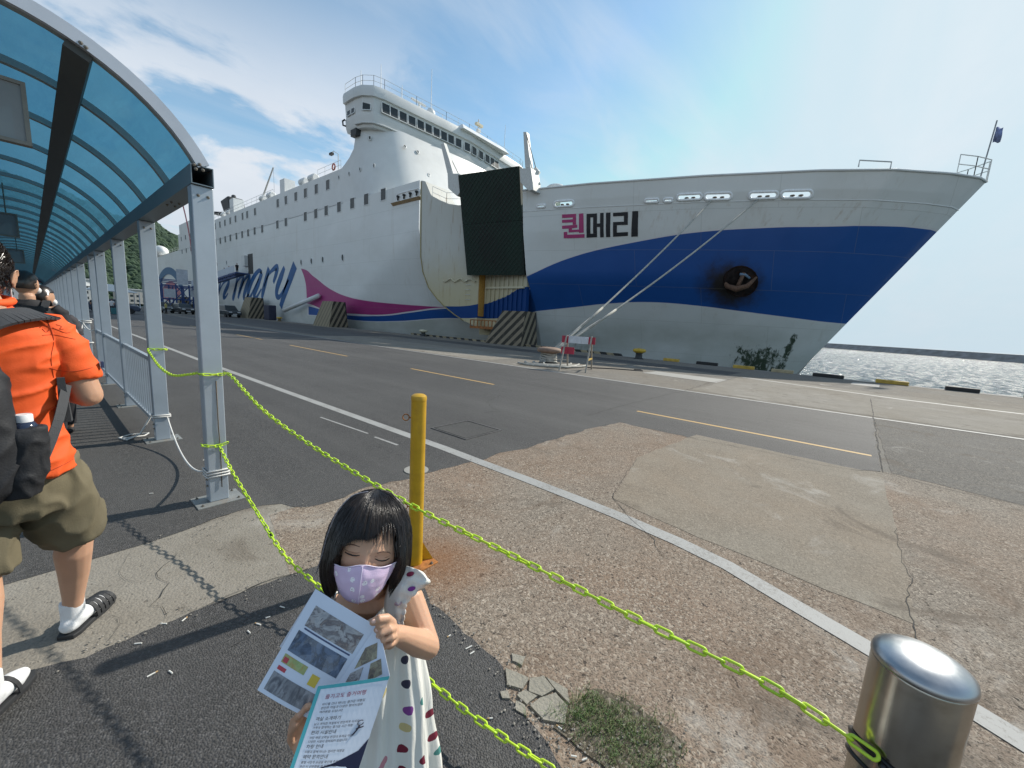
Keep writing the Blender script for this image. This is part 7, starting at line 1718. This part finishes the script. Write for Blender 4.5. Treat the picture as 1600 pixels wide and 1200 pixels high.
# ------------------------------------------------------------------ litter, slab fragments, weeds
butt_m = simple('butt_paper', (.70, .69, .64), .9, var=.15, scale=300); tipm = simple('butt_tip', (.5, .33, .16), .9)
bl = [(.34, 2.215, 'at the edge of the concrete strip left of the girl'), (.29, 2.245, 'tucked under the lip of the concrete strip'), (.195, 2.18, 'longest, left of the strip edge and nearest the sandal'), (.18, 1.95, 'alone on the asphalt left of the leaflet'), (.25, 1.90, 'tiny stub left of the leaflet'), (.53, 1.91, 'just left of the leaflet corner'), (.58, 1.93, 'second from the leaflet corner'), (.63, 1.955, 'touching the leaflet corner'), (.7, 1.97, 'hidden partly behind the leaflet'), (1.16, 1.23, 'right of the girl near the slab edge'), (1.17, 1.08, 'lower of the pair beside the slab edge'), (1.185, 1.11, 'upper of the pair beside the slab edge'), (1.0, .81, 'between the lower chain and the broken slab'), (1.10, .50, 'standing out in front of the grass patch'), (1.12, .47, 'right one of the stubs under the grass patch'), (1.145, .59, 'flattened beside the grass and broken slab'), (.5, 4.0, 'on the walkway asphalt past the near post'), (.95, 4.6, 'on the road side of the second post'), (1.15, 5.5, 'farthest one on the road side')]
for i, (x, y, lb) in enumerate(bl):
    a = rnd.uniform(0, 3.14); d = Vector((math.cos(a), math.sin(a), 0)); L = rnd.choice((.016, .02, .026, .012)); r = .0028
    e = empty('cigarette_butt', (x, y, .0085), 0, 'white cigarette butt '+lb, 'cigarette butt', 'cigarette butts on the ground')
    MB().tube([d*0, d*L], r, 7).build('paper', butt_m, e); MB().tube([d*L, d*(L+.008)], r*1.03, 7).build('tip', tipm if i % 3 == 0 else butt_m, e)
fr_ = [(1.2, .92, 1.23, .81, 1.17, .80, 1.14, .86), (1.232, .81, 1.285, .77, 1.262, .70, 1.20, .72, 1.18, .775), (1.285, .765, 1.30, .66, 1.25, .62, 1.265, .70), (1.175, .79, 1.19, .735, 1.13, .745, 1.135, .80), (1.19, .725, 1.255, .69, 1.24, .62, 1.17, .59, 1.125, .66, 1.135, .735), (1.10, .86, 1.125, .84, 1.105, .81, 1.085, .835), (1.115, .79, 1.125, .75, 1.095, .72, 1.085, .765), (1.28, .95, 1.31, .89, 1.26, .87, 1.25, .92)]
fnm = mat_aggregate('fragment_cement', (.31, .29, .24), (.36, .34, .29), .05, .1)
ft = empty('broken_slab', (1.19, .76, .006), 0, 'patch of pale cement broken into several flat pieces at the asphalt edge', 'broken slab')
for i, q in enumerate(fr_):
    P = [(q[k]-1.19, q[k+1]-.76) for k in range(0, len(q), 2)]; J = jag([(a, b_) for a, b_ in P], .012, .004, True, i); c_ = (sum(a for a, b_ in P)/len(P), sum(b_ for a, b_ in P)/len(P)); J = [(c_[0]+(a-c_[0])*.97, c_[1]+(b_-c_[1])*.97) for a, b_ in J]
    h_ = .004+.003*rnd.random(); MB().hexa([Vector((a, b_, -.004)) for a, b_ in J], [Vector((a, b_, h_)) for a, b_ in J]).build('cement_piece', fnm, ft)
gm, nt, b = newmat('grass_blade'); ri_n = nt.new('ShaderNodeNewGeometry').outputs['Random Per Island']
nt.set(b.inputs['Base Color'], nt.ramp(ri_n, [(0, (.05, .11, .02)), (.5, (.085, .17, .035)), (.8, (.16, .20, .06)), (1, (.22, .19, .10))])); b.inputs['Roughness'].default_value = .6; b.inputs['Subsurface Weight'].default_value = .1; b.inputs['Subsurface Radius'].default_value = (.01, .01, .005)
gr_ = MB(); tufts = [(1.20, .60, .05, 60), (1.27, .58, .05, 70), (1.32, .55, .05, 70), (1.24, .53, .055, 80), (1.30, .49, .06, 90), (1.34, .45, .05, 60), (1.22, .46, .045, 45), (1.28, .41, .06, 90), (1.21, .38, .05, 50), (1.33, .37, .05, 50), (1.37, .33, .05, 40), (1.18, .42, .04, 25), (1.30, .32, .06, 60), (1.22, .30, .05, 40), (1.40, .41, .04, 16), (1.16, .52, .03, 14), (1.44, .34, .03, 8), (1.42, .48, .025, 7), (1.12, .40, .02, 6), (1.16, .66, .015, 6), (1.36, .60, .02, 6), (1.09, .72, .012, 5), (1.48, .28, .03, 6), (1.28, .24, .06, 30), (1.36, .24, .04, 14), (1.24, .88, .01, 4)]
for x, y, r, n in tufts:
    for k in range(int(n*2.3)):
        a = rnd.uniform(0, 6.28); q = r*math.sqrt(rnd.random()); bx_, by_ = x+q*math.cos(a), y+q*math.sin(a); h_ = rnd.uniform(.012, .042); ln = rnd.uniform(0, 6.28); t = rnd.uniform(.2, 1.1)
        d = Vector((math.cos(ln), math.sin(ln), 0)); s_ = Vector((-d.y, d.x, 0))*rnd.uniform(.0006, .0012); p0 = Vector((bx_, by_, .004)); p1 = p0+d*h_*t*.4+Vector((0, 0, h_*.7)); p2 = p0+d*h_*t+Vector((0, 0, h_*(1-.3*t)))
        gr_.add([p0-s_, p0+s_, p1+s_*.7, p1-s_*.7, p2], [(0, 1, 2, 3), (3, 2, 4)])
tag(gr_.build('grass', gm, recalc=False), kind='stuff')
soil = mat_aggregate('soil_brown', (.10, .085, .06), (.14, .12, .085), .6, 1, 2)
sheet('soil', jag([(1.13, .62), (1.25, .62), (1.40, .56), (1.44, .40), (1.42, .22), (1.2, .18), (1.13, .34)], .02, .022), .0075, soil)
# loose stones where the asphalt breaks up
icg = bmesh.new(); bmesh.ops.create_icosphere(icg, subdivisions=1, radius=1); gv = [v.co.copy() for v in icg.verts]; gf_ = [[v.index for v in f.verts] for f in icg.faces]; icg.free()
gv_m = MB(); 
edge_l = [((0, 2.28), (1.12, 2.22), 90), ((1.25, 1.85), (1.2, .9), 120), ((1.12, .85), (1.05, .35), 110), ((1.1, .7), (1.4, .2), 90), ((.4, 3.16), (1.3, 3.0), 60), ((1.9, 2.96), (6, 2.6), 90), ((6.1, 2.2), (6.3, -.6), 80)]
for a, b_, n in edge_l:
    a, b_ = Vector((*a, 0)), Vector((*b_, 0))
    for k in range(n):
        c_ = a.lerp(b_, rnd.random())+Vector((rnd.gauss(0, .045), rnd.gauss(0, .045), .010)); s_ = rnd.uniform(.0015, .006); gv_m.add([c_+Vector((v.x*s_*rnd.uniform(.7, 1.3), v.y*s_, v.z*s_*.6)) for v in gv], gf_)
tag(gv_m.build('gravel', simple('gravel_grey', (.26, .24, .21), .85, var=.5, scale=90), recalc=False), kind='stuff')
SC.render.film_transparent = False
